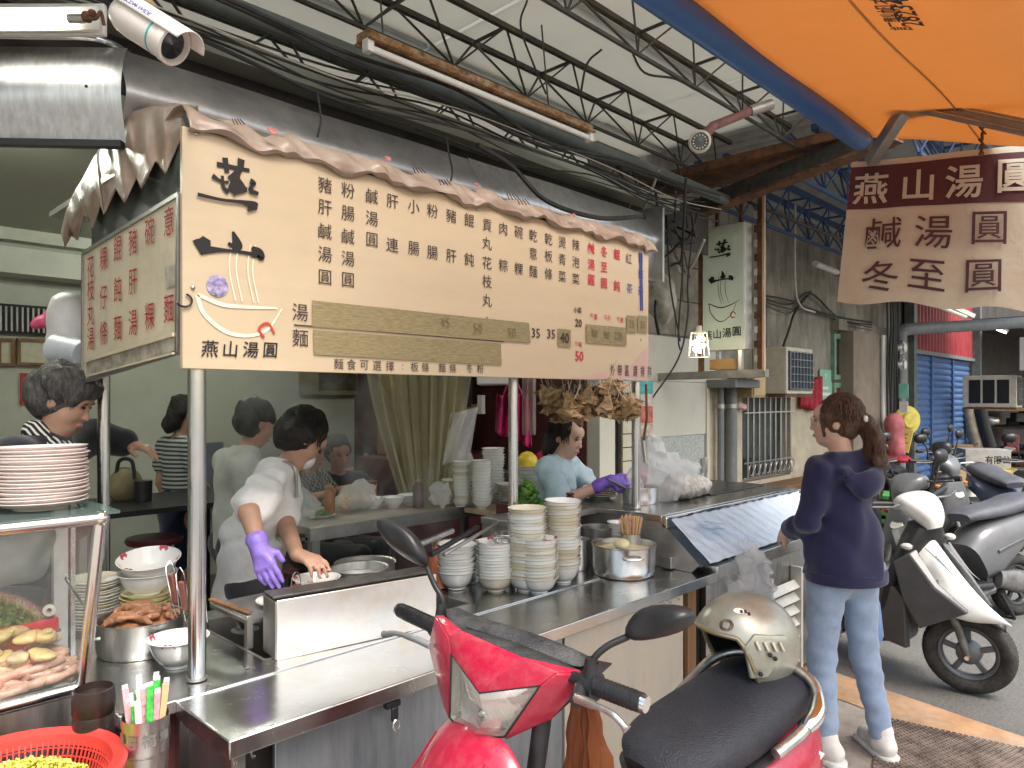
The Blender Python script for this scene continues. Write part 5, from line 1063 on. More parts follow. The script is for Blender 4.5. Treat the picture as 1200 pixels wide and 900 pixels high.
def flowers(par, r, h, seed=0):
    rs = random.Random(seed); mb = MB()
    for k in range(4):
        a = k*PI/2+0.5+rs.random()*0.4; rr, zz = r*0.90, h*0.86
        for p in range(6):
            b = p*2*PI/6; da = 0.10*math.cos(b); dz = 0.12*math.sin(b)
            ra = rr+dz*r*0.35; z_ = zz+dz*h*1.0; c = Vector((ra*math.cos(a+da*1.6), ra*math.sin(a+da*1.6), z_)); nrm = Vector((-math.cos(a), -math.sin(a), 0.5)).normalized(); tx = Vector((-math.sin(a), math.cos(a), 0)); ty = nrm.cross(tx)
            c += nrm*0.0015; mb.add([c+tx*(r*0.085*math.cos(q))+ty*(r*0.075*math.sin(q)) for q in [2*PI*i/7 for i in range(7)]], [tuple(range(7))])
    o = obj('flower_print', mb, pinkp, par, world=False, smooth=False, kind='stuff'); return o
def stack(kind, desc, at_, n, r, h, pitch, mats_, seed=0, prof=bowlprof, cat='bowl', grp=None, flower=False, big=False):
    rs = random.Random(seed); base = {}
    x, y, z = at_
    for i in range(n):
        m_ = mats_[rs.randrange(len(mats_))]; pos_ = n-1-i
        lab = ('bottom ' if pos_ == n-1 else 'topmost ' if pos_ == 0 else (ORD[pos_]+' from the top ' if pos_ < len(ORD) else 'lower '))
        lab = (lab+kind+' '+desc) if pos_ in (0, n-1) else (kind+' '+lab+desc)
        loc = (x+rs.uniform(-.003, .003), y+rs.uniform(-.003, .003), z+i*pitch)
        nm = kind.replace(' ', '_').split('_')[-1]
        if m_.name not in base: o = lathe_thing(nm, lab, cat, loc, prof(r, h), m_, 28, grp); base[m_.name] = o
        else: o = base[m_.name].copy(); COL.objects.link(o); o.location = loc; tag(o, lab, cat, grp)
        o.rotation_euler = (rs.uniform(-.025, .025)*(i > 0), rs.uniform(-.025, .025)*(i > 0), rs.random()*6)
        if i == n-1 and flower:
            if o.data.users > 1: pass
            MW[o.name] = Matrix.Translation(Vector(loc)); flowers(o, r, h, seed)
g = 'bowls stacked along the counter'
BR, BH = 0.082, 0.062
stack('white bowl', 'of the left short stack beside the splash guard', PZ(535, 690, .8)+Vector((0, 0, .003)), 10, BR, 0.075, 0.0125, [china], 1, grp=g)
stack('flower rimmed bowl', 'of the middle short stack', PZ(581, 691, .8)+Vector((0, 0, .001)), 12, BR, BH, 0.0128, [cream_c, china], 2, grp=g, flower=True)
stack('flower rimmed bowl', 'of the right short stack', PZ(631, 693, .8)+Vector((0, 0, .001)), 13, BR, BH, 0.0133, [china, china, cream_c], 3, grp=g, flower=True)
stack('white bowl', 'of the tall stack in front of the middle pole', W(3.035, 0.062, .801), 22, BR, BH, 0.0134, [china, cream_c], 4, grp=g)
stack('cream bowl', 'of the tallest stack beside the soup pot', W(3.17, 0.22, .801), 22, 0.081, 0.075, 0.0133, [cream_c, china], 5, grp=g)
# plates on the display case
pinkwhite = mat('pinkish_china', (0.74, 0.66, 0.63), 0.2, var=0.04, coat=0.3)
stack('pinkish plate', 'on top of the glass display case', Vector((0.49, 2.16, 1.318)), 17, 0.108, 0.024, 0.0085, [pinkwhite, pinkwhite], 6, prof=plateprof, cat='plate', grp='plates stacked on the display case')
stack('white plate', 'of the tall stack behind the meat pot', Vector((0.80, 2.80, 0.80)), 16, 0.085, 0.02, 0.0105, [china, cream_c], 7, prof=plateprof, cat='plate', grp='plates stacked behind the meat pot')
stack('yellow dish', 'under the two large white bowls', Vector((0.935, 2.70, 0.801)), 8, 0.085, 0.028, 0.0135, [yellow_c], 8, cat='dish', grp='yellow dishes behind the meat pot')
o = lathe_thing('bowl', 'lower large white bowl standing on the yellow dishes', 'bowl', (0.935, 2.70, 0.915), bowlprof(0.098, 0.075), china, 32, 'large white bowls'); 
o = lathe_thing('bowl', 'upper large white bowl with pink flowers tilted on the other', 'bowl', (0.945, 2.70, 0.965), bowlprof(0.104, 0.078), china, 32, 'large white bowls'); o.rotation_euler = (0.18, -0.12, 0); flowers(o, 0.104, 0.078, 9)
o = lathe_thing('bowl', 'white flowered bowl behind the foot of the front left pole', 'bowl', (0.862, 2.235, 0.801), bowlprof(0.088, 0.085), china, 32, 'large white bowls'); flowers(o, 0.088, 0.085, 11)
o = lathe_thing('bowl', 'large flowered bowl the cook reaches for behind the splash guard', 'bowl', P(371, 690, 2.62), bowlprof(0.085, 0.065), china, 32, 'large white bowls'); flowers(o, 0.085, 0.065, 12)
o = lathe_thing('plate', 'white plate beside the glove of the cook', 'plate', P(330, 697, 2.50), plateprof(0.085, 0.02), china, 28)
# support ledge for these (rear rim of trough)
o = obj('rim_shelf', MB().b2((1.07, 2.22, 0.878), (1.43, 2.5, 0.89)).b2((1.07, 2.22, .8), (1.09, 2.24, .878)).b2((1.41, 2.22, .561), (1.43, 2.24, .878)).b2((1.41, 2.48, .561), (1.43, 2.5, .878)), steeld, smooth=False); tag(o, 'dull steel shelf across the cooking trough under the bowl and plate', 'shelf')
for o in list(COL.objects):
    if o.get('label') in ('large flowered bowl the cook reaches for behind the splash guard', 'white plate beside the glove of the cook'): o.location.z = 0.891
# small stacks in the back of the shop on the crate
stack('white cup', 'of the tall column on the wooden crate', PD(565, 3.95, 1.001), 13, 0.06, 0.045, 0.018, [china], 21, grp='white bowls on the wooden crate')
stack('white bowl', 'of the left column on the wooden crate', PD(541, 4.02, 1.001), 12, 0.055, 0.045, 0.0185, [china, cream_c], 22, grp='white bowls on the wooden crate')
stack('white bowl', 'of the rear column behind the crate', PD(578, 4.3, 1.001), 15, 0.07, 0.05, 0.018, [china], 23, grp='white bowls on the wooden crate')
stack('white plate', 'right of the bowl columns', PD(598, 4.1, 1.001), 9, 0.085, 0.02, 0.012, [china, cream_c], 24, prof=plateprof, cat='plate', grp='white plates by the crate')
stack('small cream plate', 'left of the crate', PD(529, 4.1, 1.001), 9, 0.06, 0.02, 0.015, [cream_c], 25, prof=plateprof, cat='plate', grp='small plates by the crate')
stack('side plate', 'under the saucepan handle on the serving unit', PD(703, 4.05, 1.044), 5, 0.10, 0.022, 0.011, [china, cream_c], 26, prof=plateprof, cat='plate', grp='plates under the saucepan handle')
stack('glass bowl', 'behind the chopstick cup', PD(725, 3.53, .801), 13, 0.055, 0.03, 0.014, [china], 27, grp='small bowls behind the chopstick cup')
# ================================================================== pots and food
def pot(lab, loc, r, h, m, food=None, n=36, handles=True):
    t = thing('pot', lab, 'pot', loc)
    obj('body', MB().lathe([(0, 0), (r*0.93, 0), (r*0.98, 0.008), (r, 0.03), (r*1.02, h-0.004), (r*1.05, h), (r*1.05, h+0.003), (r*0.99, h), (r*0.97, h-0.03), (r*0.96, 0.02), (0, 0.012)], (0, 0, 0), n), m, t, world=False, ang=0.6)
    if handles:
        for s_ in (1, -1):
            obj('handle', MB().tube([Vector((s_*(r+0.004+0.028*math.sin(PI*k/8)), 0.045*math.cos(PI*k/8), h*0.72)) for k in range(9)], 0.005, 6), m, t, world=False)
    return t
yel = mat('pale_yellow_broth', (0.74, 0.66, 0.36), 0.35, var=0.08, scale=14, bump=0.3, bscale=40)
t = pot('round steel pot of pale yellow mash standing on the counter', PZ(731, 672, .8)+Vector((0, 0, .001)), 0.142, 0.135, steel)
t.rotation_euler = (0, 0, 0.9)
obj('mash', MB().lathe([(0, 0.118), (0.07, 0.120), (0.12, 0.112), (0.136, 0.108)], (0, 0, 0), 30), yel, t, world=False)
obj('block', sdf([ell((-0.075, 0.03, 0.145), (0.045, 0.035, 0.026))], 0.006, wr=0.002, wf=70), mat('butter_block', (0.82, 0.74, 0.46), 0.4, var=0.06), t, world=False)
t = pot('dull steel pot heaped with brown cooked meat on the left of the counter', (0.832, 2.46, 0.801), 0.125, 0.105, steelb)
meatm = mat('braised_meat', (0.36, 0.17, 0.09), 0.38, var=0.28, scale=28, bump=0.4, bscale=90, sss=0.1)
random.seed(3); pr = [ell((0, 0, 0.08), (0.115, 0.115, 0.03))]
for i in range(34):
    a, q = random.random()*6.28, random.random()**0.5*0.095; c = Vector((q*math.cos(a), q*math.sin(a), 0.112+0.02*(1-q/0.095)+random.uniform(-.006, .008))); b = random.random()*6.28; d = Vector((math.cos(b), math.sin(b), random.uniform(-.3, .3)))*random.uniform(.018, .035)
    pr.append(cap(c-d, c+Vector((0, 0, 0.006)), 0.009, 0.010, 0.003)); pr.append(cap(c+Vector((0, 0, 0.006)), c+d, 0.010, 0.007, 0.003))
obj('meat', sdf(pr, 0.0038, wr=0.0012, wf=180), meatm, t, world=False)
t = pot('steel cooking pot sunk in the trough behind the splash guard', PD(421, 2.78, .562), 0.105, 0.39, steelb)
obj('water', MB().lathe([(0, 0.36), (0.10, 0.36)], (0, 0, 0), 24), mat('cloudy_water', (0.4, 0.38, 0.33), 0.1, var=0.05), t, world=False)
t = pot('second wide steel pot deeper in the trough', PD(428, 3.0, .562), 0.12, 0.36, steeld)
t = pot('steel stock pot behind the left short bowl stack', (2.12, 2.40, 0.801), 0.11, 0.16, steelb)
t = pot('small steel canister beside the soup pot', P(678, 645, 3.4), 0.05, 0.14, steelb, handles=False); t.location.z = 0.801
t = pot('wide dull steel canister behind the soup pot', P(700, 640, 3.55), 0.075, 0.17, steeld, handles=False); t.location.z = 0.801
# saucepan
t = pot('grey saucepan with long handle on the serving unit', P(750, 584, 3.86), 0.092, 0.085, steelb, handles=False); t.location.z = 1.044
hd = (P(697, 566, 3.7)-Vector(t.location)).normalized(); hd.z = 0.35; obj('handle', MB().bar(hd*0.088+Vector((0, 0, 0.045)), hd*0.24+Vector((0, 0, 0.055)), 0.02, 0.012), pvc, t, world=False, bevel=0.004)
# bottles on the prep table
def bottle(lab, loc, r, h, m, capm, nozzle=True):
    t = thing('sauce_bottle', lab, 'bottle', loc)
    obj('body', MB().lathe([(0, 0), (r, 0.003), (r, h*0.72), (r*0.8, h*0.8), (r*0.45, h*0.86)], (0, 0, 0), 16), m, t, world=False)
    obj('cap', MB().lathe([(r*0.5, h*0.85), (r*0.5, h*0.92), (r*0.2, h*0.93), (r*0.1, h*1.05), (0, h*1.06)] if nozzle else [(r*1.02, h*0.85), (r*1.02, h*0.99), (0, h)], (0, 0, 0), 14), capm, t, world=False); return t
soy = mat('soy_sauce', (0.07, 0.03, 0.018), 0.2, var=0.1); amb = mat('amber_sauce', (0.30, 0.11, 0.03), 0.25, var=0.15); redsauce = mat('chilli_sauce', (0.36, 0.11, 0.05), 0.25, var=0.12)
q = PZ(386, 604, 1.0); bottle('amber sauce bottle standing by the plate of greens', q, 0.028, 0.16, amb, amb)
q = PZ(490, 595, 1.0); bottle('dark brown sauce bottle near the plastic curtain', q, 0.03, 0.165, mat('cocoa_brown', (0.12, 0.07, 0.065), 0.35), mat('cocoa_cap', (0.3, 0.25, 0.23), 0.4))
q = PZ(457, 592, 1.0)+Vector((0, 0.2, 0)); bottle('short maroon jar behind the white bowls on the prep table', q, 0.045, 0.12, amb, rust, False)
q = PZ(541, 650, .8); bottle('orange squeeze bottle with pointed cap in the steam behind the bowls', (1.97, 2.36, 0.801), 0.036, 0.19, redsauce, redsauce)
q = P(668, 583, 3.7); bottle('small dark brown jar before the vendor in blue', q, 0.02, 0.075, soy, soy, False).location.z = 1.043
# chilli jar
t = thing('chilli_jar', 'glass jar of red chilli oil with wire loop behind the splash guard', 'jar', P(347, 688, 2.46)); t.location.z = 0.891
obj('oil', MB().lathe([(0, 0.002), (0.02, 0.002), (0.02, 0.075), (0, 0.076)], (0, 0, 0), 14), mat('chilli_oil', (0.22, 0.03, 0.012), 0.25, var=0.3, scale=60), t, world=False)
obj('wire_loop', MB().tube([Vector((0.018*math.cos(a), 0, 0.075+0.045*math.sin(a))) for a in [PI*k/10 for k in range(11)]], 0.002, 5), steel, t, world=False)
for i, px in enumerate((443, 467, 500)):
    q = PZ(px, 596-i, 1.0)+Vector((0, .05+.1*(i == 2), 0)); lathe_thing('bowl', ['small white bowl left of the pair on the prep table', 'small grey white bowl right of the pair on the prep table', 'white bowl behind the dark brown bottle'][i], 'bowl', q, bowlprof(0.07, 0.055), china, 20, 'bowls on the prep table')
q = PZ(376, 606, 1.0); t = thing('greens_plate', 'plate of chopped greens on the corner of the prep table', 'plate', q); obj('plate', MB().lathe(plateprof(0.075, 0.015), (0, 0, 0), 20), china, t, world=False)
green = mat('leaf_green', (0.13, 0.30, 0.045), 0.5, var=0.35, scale=30, sss=0.05)
def leaves(n, c, r, h, s, seed, mb=None):
    rs = random.Random(seed); mb = mb or MB()
    for i in range(n):
        a, q_ = rs.random()*6.28, rs.random()**0.5; p = Vector(c)+Vector((r[0]*q_*math.cos(a), r[1]*q_*math.sin(a), h*(1-q_*q_)*rs.random()+0.002)); b = Vector([rs.uniform(-1, 1) for _ in range(3)]).normalized(); w = b.orthogonal().normalized(); l = s*rs.uniform(.6, 1.3); nn = b.cross(w)*l*0.2
        mb.add([p-b*l, p+w*l*0.5+nn, p+b*l, p-w*l*0.5+nn], [(0, 1, 2, 3)])
    return mb
obj('chopped_greens', leaves(220, (0, 0, 0.008), (0.055, 0.055), 0.03, 0.009, 1), green, t, world=False, smooth=False, kind='stuff')
bx = PZ(412, 600, 1.0)+Vector((0.05, 0.05, 0))
nood = mat('raw_noodles', (0.58, 0.46, 0.30), 0.5, var=0.25, scale=50, bump=0.8, bscale=80)
t = thing('noodle_bag', 'clear plastic bag of pale raw dumplings on the prep table', 'bag', bx); obj('contents', sdf([ell((random.uniform(-.09, .09), random.uniform(-.05, .05), 0.03+random.uniform(0, .04)), (0.025, 0.02, 0.02), None, 0.006) for _ in range(34)], 0.006), nood, t, world=False)
obj('bag', sdf([ell((0, 0, 0.05), (0.13, 0.085, 0.06)), ell((0.04, 0, 0.11), (0.07, 0.05, 0.05), None, 0.05)], 0.012, wr=0.007, wf=55), clearb, t, world=False)
for i, (px, py, d, s_) in enumerate(((355, 590, 3.55, 0.07), (515, 583, 3.9, 0.06), (545, 550, 4.4, 0.09))):
    c = P(px, py, d); tag(obj('plastic_bag', sdf([ell(c, (s_, s_*.8, s_*.8)), ell(c+Vector((0, 0, s_*.8)), (s_*.5, s_*.4, s_*.5), None, 0.04)], s_/9, wr=0.02, wf=60, seed=i), clearb), ['clear empty bag beside the cook elbow', 'clear knotted bag left of the bowl columns', 'large clear bag hanging behind the bowl columns'][i], 'bag', 'clear bags around the prep table')
# lettuce right of pole
tag(obj('green_vegetable', leaves(420, P(617, 592, 3.75), (0.075, 0.07), 0.13, 0.028, 4), green, smooth=False, kind=None), 'bunch of bright green vegetable behind the middle pole', 'vegetable')
tag(obj('vegetable_box', MB().box(P(617, 602, 3.8), (0.25, 0.2, 0.12)), maroon, bevel=0.004), 'low box under the bunch of green vegetable', 'box')
# ladles, tongs and pan handles over the trough
for i, (a, b, r_, m_, lab) in enumerate((((505, 650, 2.75), (560, 618, 3.0), 0.011, black, 'black pan handle slanting behind the orange bottle'), ((520, 650, 2.8), (585, 612, 3.1), 0.008, steeld, 'steel ladle handle slanting beside the black pan handle'), ((487, 640, 2.7), (530, 622, 3.0), 0.012, steelb, 'flat steel handle above the left bowl stack'))):
    tag(obj('utensil', MB().tube([P(*a), P(*b)], r_, 8), m_), lab, 'utensil', 'handles over the cooking trough')
t = thing('strainer', 'dark wire strainer basket beside the tall bowl stack', 'strainer', P(592, 625, 3.05))
for k in range(12):
    a = k*PI/6; obj('mesh_wire', MB().tube([Vector((0.055*math.cos(a)*math.cos(s_), 0.055*math.sin(a)*math.cos(s_), -0.06*math.sin(s_))) for s_ in [PI/2*j/5 for j in range(6)]], 0.0018, 4), steeld, t, world=False)
for z, r_ in ((0, .055), (-.03, .048), (-.05, .03)): obj('ring', MB().tube([Vector((r_*math.cos(a), r_*math.sin(a), z)) for a in [2*PI*j/16 for j in range(17)]], 0.0025, 4, False), steeld, t, world=False)
# strainer handles at left
for i, (px, py) in enumerate(((202, 668), (214, 676), (236, 690))):
    t = thing('noodle_strainer', ['noodle strainer with brown handle and wire loop nearest the meat pot', 'second noodle strainer with wire loop beside the front pole', 'thin wire strainer just right of the front pole'][i], 'strainer', (0, 0, 0), group='noodle strainers by the front pole')
    a = P(px-3, py-3, 2.25-i*0.02); b = P(px+6, py+52, 2.28)
    obj('handle', MB().bar(a.lerp(b, .15), b.lerp(a, .25), 0.018, 0.012) if i < 2 else MB().tube([a, b], 0.003, 5), mat('red_brown_grip', (0.28, 0.10, 0.08), 0.45, var=0.15), t, bevel=0.003 if i < 2 else 0)
    for s_ in (-1, 1): obj('wire', MB().tube(smoothpts([b+RT*0.006*s_, a.lerp(b, .3)+RT*0.013*s_, a+RT*0.012*s_, a+Vector((0, 0, .022))]), 0.0018, 5), chrome, t)
t = thing('spoon_dish', 'small white dish with spoons left of the splash guard', 'dish', PZ(287, 742, .8)); obj('dish', MB().lathe(plateprof(0.045, 0.014), (0, 0, 0), 20), china, t, world=False)
for k in range(3): obj('spoon', MB().tube([Vector((0.01*k-0.01, 0, 0.012)), Vector((0.015*k-0.02, 0.03, 0.05)), Vector((0.02*k-0.02, 0.06, 0.075))], [0.009, 0.003, 0.003], 6), steel, t, world=False)
t = thing('tongs', 'steel tongs with dark handles lying by the splash guard', 'tongs', (0, 0, 0))
for s_ in (0, 1): obj('arm', MB().bar(P(247+s_*6, 702+s_*3, 2.35), P(293, 718+s_*5, 2.25), 0.02, 0.008), steeld if s_ else wood, t, bevel=0.002)
# red plastic basket with chopped scallions
rb = thing('plastic_basket', 'red plastic basket of chopped yellow green scallions at the lower left', 'basket', (0.36, 1.80, 0.622)); rb.scale = (1, 1, 1.18)
redpl = mat('red_plastic', (0.62, 0.05, 0.04), 0.35, var=0.08, scale=8, coat=0.2)
obj('rim', MB().lathe([(0.178, 0.145), (0.182, 0.165), (0.205, 0.172), (0.212, 0.165), (0.21, 0.15), (0.2, 0.16), (0.186, 0.15)], (0, 0, 0), 48), redpl, rb, world=False)
obj('base', MB().lathe([(0, 0.0), (0.12, 0.0), (0.125, 0.02), (0.118, 0.022), (0, 0.008)], (0, 0, 0), 36), redpl, rb, world=False)
mb = MB()
for k in range(96):
    a = 2*PI*k/96; mb.bar((0.122*math.cos(a), 0.122*math.sin(a), 0.015), (0.182*math.cos(a), 0.182*math.sin(a), 0.155), 0.003, 0.003)
for j in range(1, 10):
    z = 0.015+0.014*j; r_ = 0.122+0.06*(z-0.015)/0.14; mb.tube([(r_*math.cos(a), r_*math.sin(a), z) for a in [2*PI*i/48 for i in range(49)]], 0.0018, 4, False)
obj('lattice', mb, redpl, rb, world=False, smooth=False, kind='stuff')
rs = random.Random(2); mb = MB()
for i in range(1500):
    a, q_ = rs.random()*6.28, rs.random()**0.5*0.155; z = 0.118+0.055*(1-(q_/0.155)**2)+rs.uniform(-.01, .004); rot = Matrix.Rotation(rs.random()*3, 3, 'X') @ Matrix.Rotation(rs.random()*3, 3, 'Z'); l = rs.uniform(.003, .005)
    mb.box((q_*math.cos(a), q_*math.sin(a), z), (l*2, l, l), rot)
mb.lathe([(0, 0.14), (0.15, 0.10), (0.155, 0.09)], (0, 0, 0), 20)
obj('scallions', mb, mat('chopped_scallion', (0.60, 0.62, 0.10), 0.45, var=0.3, scale=120), rb, world=False, smooth=False, kind='stuff')
# cup and chopstick canister
bc_ = mat('brown_bakelite', (0.03, 0.02, 0.018), 0.3, var=0.15)
t = thing('brown_canister', 'dark brown plastic canister beside the foot of the display case', 'canister', (0.548, 1.93, 0.622)); r_ = 0.045
obj('body', MB().lathe([(0, 0), (r_*.93, 0), (r_, 0.01), (r_, 0.22), (r_*.96, 0.226)], (0, 0, 0), 28), bc_, t, world=False); obj('lid_band', MB().lathe([(r_*.97, 0.226), (r_*1.04, 0.23), (r_*1.04, 0.262), (r_*.98, 0.285), (r_*.9, 0.287), (r_*.88, 0.27), (0, 0.265)], (0, 0, 0), 28), bc_, t, world=False)
t = thing('chopstick_canister', 'embossed steel canister full of wrapped chopsticks beside the red basket', 'canister', (0.605, 1.755, 0.622)); r_ = 0.05
obj('can', MB().lathe([(0, 0), (r_*.86, 0), (r_*.9, 0.10), (r_*.93, 0.172), (r_*.965, 0.176), (r_*.95, 0.182), (r_*1.0, 0.255), (r_*1.03, 0.258), (r_*.98, 0.256), (r_*.9, 0.1), (0, 0.09)], (0, 0, 0), 32), steelb, t, world=False)
mb = MB()
for k in range(9):
    a = 0.3+k*0.7; rr = r_*1.0
    text('福壽喜'[k % 3], 0.03, (rr*math.cos(a), rr*math.sin(a), 0.215), (-math.sin(a), math.cos(a), 0), (0, 0, 1), bold=0.0006, mbx=mb)
obj('embossed_mark', mb, steeld, t, world=False, smooth=False, kind='stuff')
pkm = mat('pink_wrapper', (0.85, 0.42, 0.48), 0.3, var=0.25, scale=90); grm = mat('green_wrapper', (0.08, 0.62, 0.10), 0.3, var=0.3, scale=80); stick = mat('bamboo', (0.70, 0.48, 0.24), 0.5, var=0.1)
plw = mat('clear_wrapper', (0.82, 0.80, 0.78), 0.15, var=0.2, scale=100)
rs = random.Random(4)
for i in range(22):
    a, q_ = i*2.4, 0.036*math.sqrt((i+0.5)/22); m_, nm = [(pkm, 'pink wrapped'), (grm, 'green wrapped'), (plw, 'clear wrapped'), (stick, 'bare bamboo')][(0, 1, 2, 0, 3, 1, 2)[i % 7]]
    b = Vector((0.605+q_*math.cos(a)*.6, 1.755+q_*math.sin(a)*.6, 0.72)); e = Vector((0.605+q_*math.cos(a)*1.35, 1.755+q_*math.sin(a)*1.35, 0.90+rs.uniform(.005, .06)))
    c_ = thing('chopsticks', nm+' chopsticks standing in the embossed canister', 'chopsticks', b, group=nm+' chopsticks in the embossed canister')
    obj('sleeve', MB().bar(b, e, 0.013, 0.005), m_, c_, smooth=False)
    if m_ is not stick: obj('sleeve_tip', MB().bar(e, e+(e-b)*0.04, 0.012, 0.002), plw, c_, smooth=False)
# chopstick cup on counter near the soup pot
cc = W(3.43, 0.56, .801); t = thing('chopstick_cup', 'steel cup on the counter behind the soup pot holding wooden skewers', 'cup', cc)
obj('cup', MB().lathe([(0, 0), (0.042, 0), (0.045, 0.16), (0.047, 0.162), (0.043, 0.16), (0.04, 0.01)], (0, 0, 0), 24), steelb, t, world=False)
for i in range(26):
    a, q_ = i*2.4, 0.034*math.sqrt((i+.5)/26); b = cc+Vector((q_*math.cos(a)*.5, q_*math.sin(a)*.5, 0.05)); e = cc+Vector((q_*math.cos(a)*1.7, q_*math.sin(a)*1.7, 0.235+rs.uniform(-.005, .01)))
    m_ = pkm if i % 6 == 0 else stick
    o = tag(obj('chopstick', MB().bar(b, e, 0.006, 0.006), m_, smooth=False), 'pink tipped chopstick in the steel cup behind the soup pot' if m_ is pkm else 'plain wooden chopstick in the steel cup behind the soup pot', 'chopstick', 'pink tipped chopsticks in the steel cup' if m_ is pkm else 'wooden chopsticks in the steel cup')
# ================================================================== glass display case
dc = thing('display_case', 'glass display case with round steel frame full of cooked offal at the left edge', 'display case', (0.1, 2.3, 0.85))
TR_, BR_ = Vector((0.584, 2.0, 1.30)), Vector((0.568, 2.1, 0.856)); LX = -0.1
obj('top_bar', MB().tube([(LX, 2.0, 1.30), TR_], 0.0155, 16), tubem, dc); obj('bottom_bar', MB().tube([(LX, 2.1, 0.856), BR_], 0.015, 16), tubem, dc)
obj('corner_post', MB().tube([BR_-Vector((0, 0, 0.03)), TR_+Vector((0, 0, 0.01))], 0.0155, 16), tubem, dc); obj('corner_joint', MB().ball(TR_, 0.02, 12), tubem, dc)
palu = mat('pale_alu', (0.7, 0.72, 0.72), 0.35, metal=0.6, var=0.05)
obj('rear_post', MB().b2((0.565, 2.345, 0.86), (0.60, 2.37, 1.30)), palu, dc, smooth=False); obj('rear_post', MB().b2((0.604, 2.335, 0.86), (0.616, 2.37, 1.30)), steel, dc, smooth=False)
gl = glass('case_glass')
obj('front_glass', MB().add([(LX, 2.002, 1.29), (0.57, 2.002, 1.29), (0.555, 2.10, 0.87), (LX, 2.10, 0.87)], [(0, 1, 2, 3)]), gl, dc, smooth=False)
obj('side_glass', MB().add([(0.588, 2.02, 1.29), (0.61, 2.335, 1.29), (0.61, 2.335, 0.87), (0.572, 2.12, 0.87)], [(0, 1, 2, 3)]), gl, dc, smooth=False)
obj('top_glass', MB().b2((LX, 1.99, 1.309), (0.625, 2.38, 1.317)), glass('top_glass', (0.25, 0.35, 0.33), 0.45), dc, smooth=False)
obj('base_panel', MB().b2((LX, 2.09, 0.0), (0.575, 2.10, 0.84)), steelb, dc, smooth=False); obj('floor_tray', MB().b2((LX, 2.11, 0.845), (0.59, 2.37, 0.862)), steel, dc, smooth=False)
obj('base_side', MB().b2((0.577, 2.09, 0.0), (0.595, 2.37, 0.84)), steeld, dc, smooth=False); obj('slide_rod', MB().tube([(0.585, 2.33, 1.10), (0.58, 2.14, 1.06)], 0.004, 6), chrome, dc)
obj('suction_knob', MB().lathe([(0.006, 0), (0.015, 0), (0.016, 0.01), (0.007, 0.012)], (0.535, 2.26, 1.03), 14, (-.4, -1, 0)), wht, dc)
tray = thing('red_tray', 'red plastic tray of green vegetables at the back of the display case', 'tray', (0.3, 2.3, 0.95))
obj('wall', MB().b2((0.1, 2.235, 0.945), (0.55, 2.243, 1.01)).b2((0.1, 2.243, 0.945), (0.55, 2.34, 0.955)).b2((0.542, 2.243, 0.955), (0.55, 2.34, 1.01)), mat('tray_red', (0.55, 0.02, 0.03), 0.3), tray, bevel=0.002)
tag(obj('tray_stand', MB().b2((0.1, 2.25, 0.863), (0.54, 2.34, 0.944)), steeld), 'steel riser under the red tray in the display case', 'stand')
tag(obj('vegetables', leaves(2600, (0.36, 2.30, 0.96), (0.20, 0.055), 0.15, 0.014, 8), mat('dark_greens', (0.15, 0.28, 0.045), 0.5, var=0.3, scale=40), smooth=False, kind='stuff'), 'heap of chopped green vegetables in the red tray', 'vegetables')
tag(obj('plastic_bag', sdf([ell((0.42, 2.28, 1.19), (0.12, 0.05, 0.07)), ell((.30, 2.28, 1.22), (0.12, 0.05, 0.07), None, 0.05), ell((0.53, 2.28, 1.22), (0.04, 0.05, 0.04), None, 0.03)], 0.009, wr=0.024, wf=40, seed=5), film('grey_bag_film', (0.55, 0.57, 0.57), 0.2, 0.6, bump=1.0, bscale=18)), 'grey translucent plastic bags over the greens in the display case', 'bag')
# offal: coils of intestine and pieces of stomach
offp = mat('pink_intestine', (0.58, 0.36, 0.27), 0.25, var=0.3, scale=18, bump=0.25, bscale=60, sss=0.2, dirt=(0.50, 0.24, 0.20), dirt_amt=0.6, dscale=14)
offy = mat('yellow_offal', (0.66, 0.49, 0.22), 0.35, var=0.22, scale=22, bump=0.35, bscale=70, sss=0.15); offb = mat('beige_offal', (0.60, 0.46, 0.30), 0.4, var=0.2, scale=25, bump=0.4, bscale=60, sss=0.15)
rs = random.Random(12)
for i in range(12):
    x = 0.52-(i % 4)*0.05; y = 2.125+(i//4)*0.03; z = 0.872+(i//4)*0.022+rs.uniform(0, .008); pts = []
    for k in range(8): pts.append((x+0.035*math.cos(k*1.1+i)+rs.uniform(-.01, .01), y+0.016*math.sin(k*1.1+i), z+0.004*k))
    pts = smoothpts(pts, 4); rr = [0.0115+0.002*math.sin(j*0.9+i) for j in range(len(pts))]
    tag(obj('intestine', MB().tube(pts, rr, 10), offp), 'pink coil of cooked intestine in the display case', 'offal', 'coils of intestine in the display case')
for i in range(34):
    x = 0.555-rs.random()*0.26; y = 2.14+rs.random()*0.10; z = 0.90+rs.uniform(-.02, .11)*min(1, (y-2.1)/.08); c = Vector((x, y, z)); d = Vector((rs.uniform(-1, 1), rs.uniform(-.5, .5), rs.uniform(-.3, .3)))*0.032
    m_ = offp if x > .53 or z < .90 else offy if i % 3 else offb; nm = 'yellow' if m_ is offy else 'beige' if m_ is offb else 'pinkish'
    tag(obj('offal_piece', sdf([cap(c-d, c, 0.017, 0.025, 0.008, (0, 0, 1), 0.5), cap(c, c+d+Vector((0, 0, 0.010)), 0.025, 0.013, 0.012, (0, 0, 1), 0.5)], 0.0042, wr=0.0018, wf=95, seed=i), m_), nm+' folded piece of cooked offal in the display case', 'offal', nm+' offal pieces in the display case')
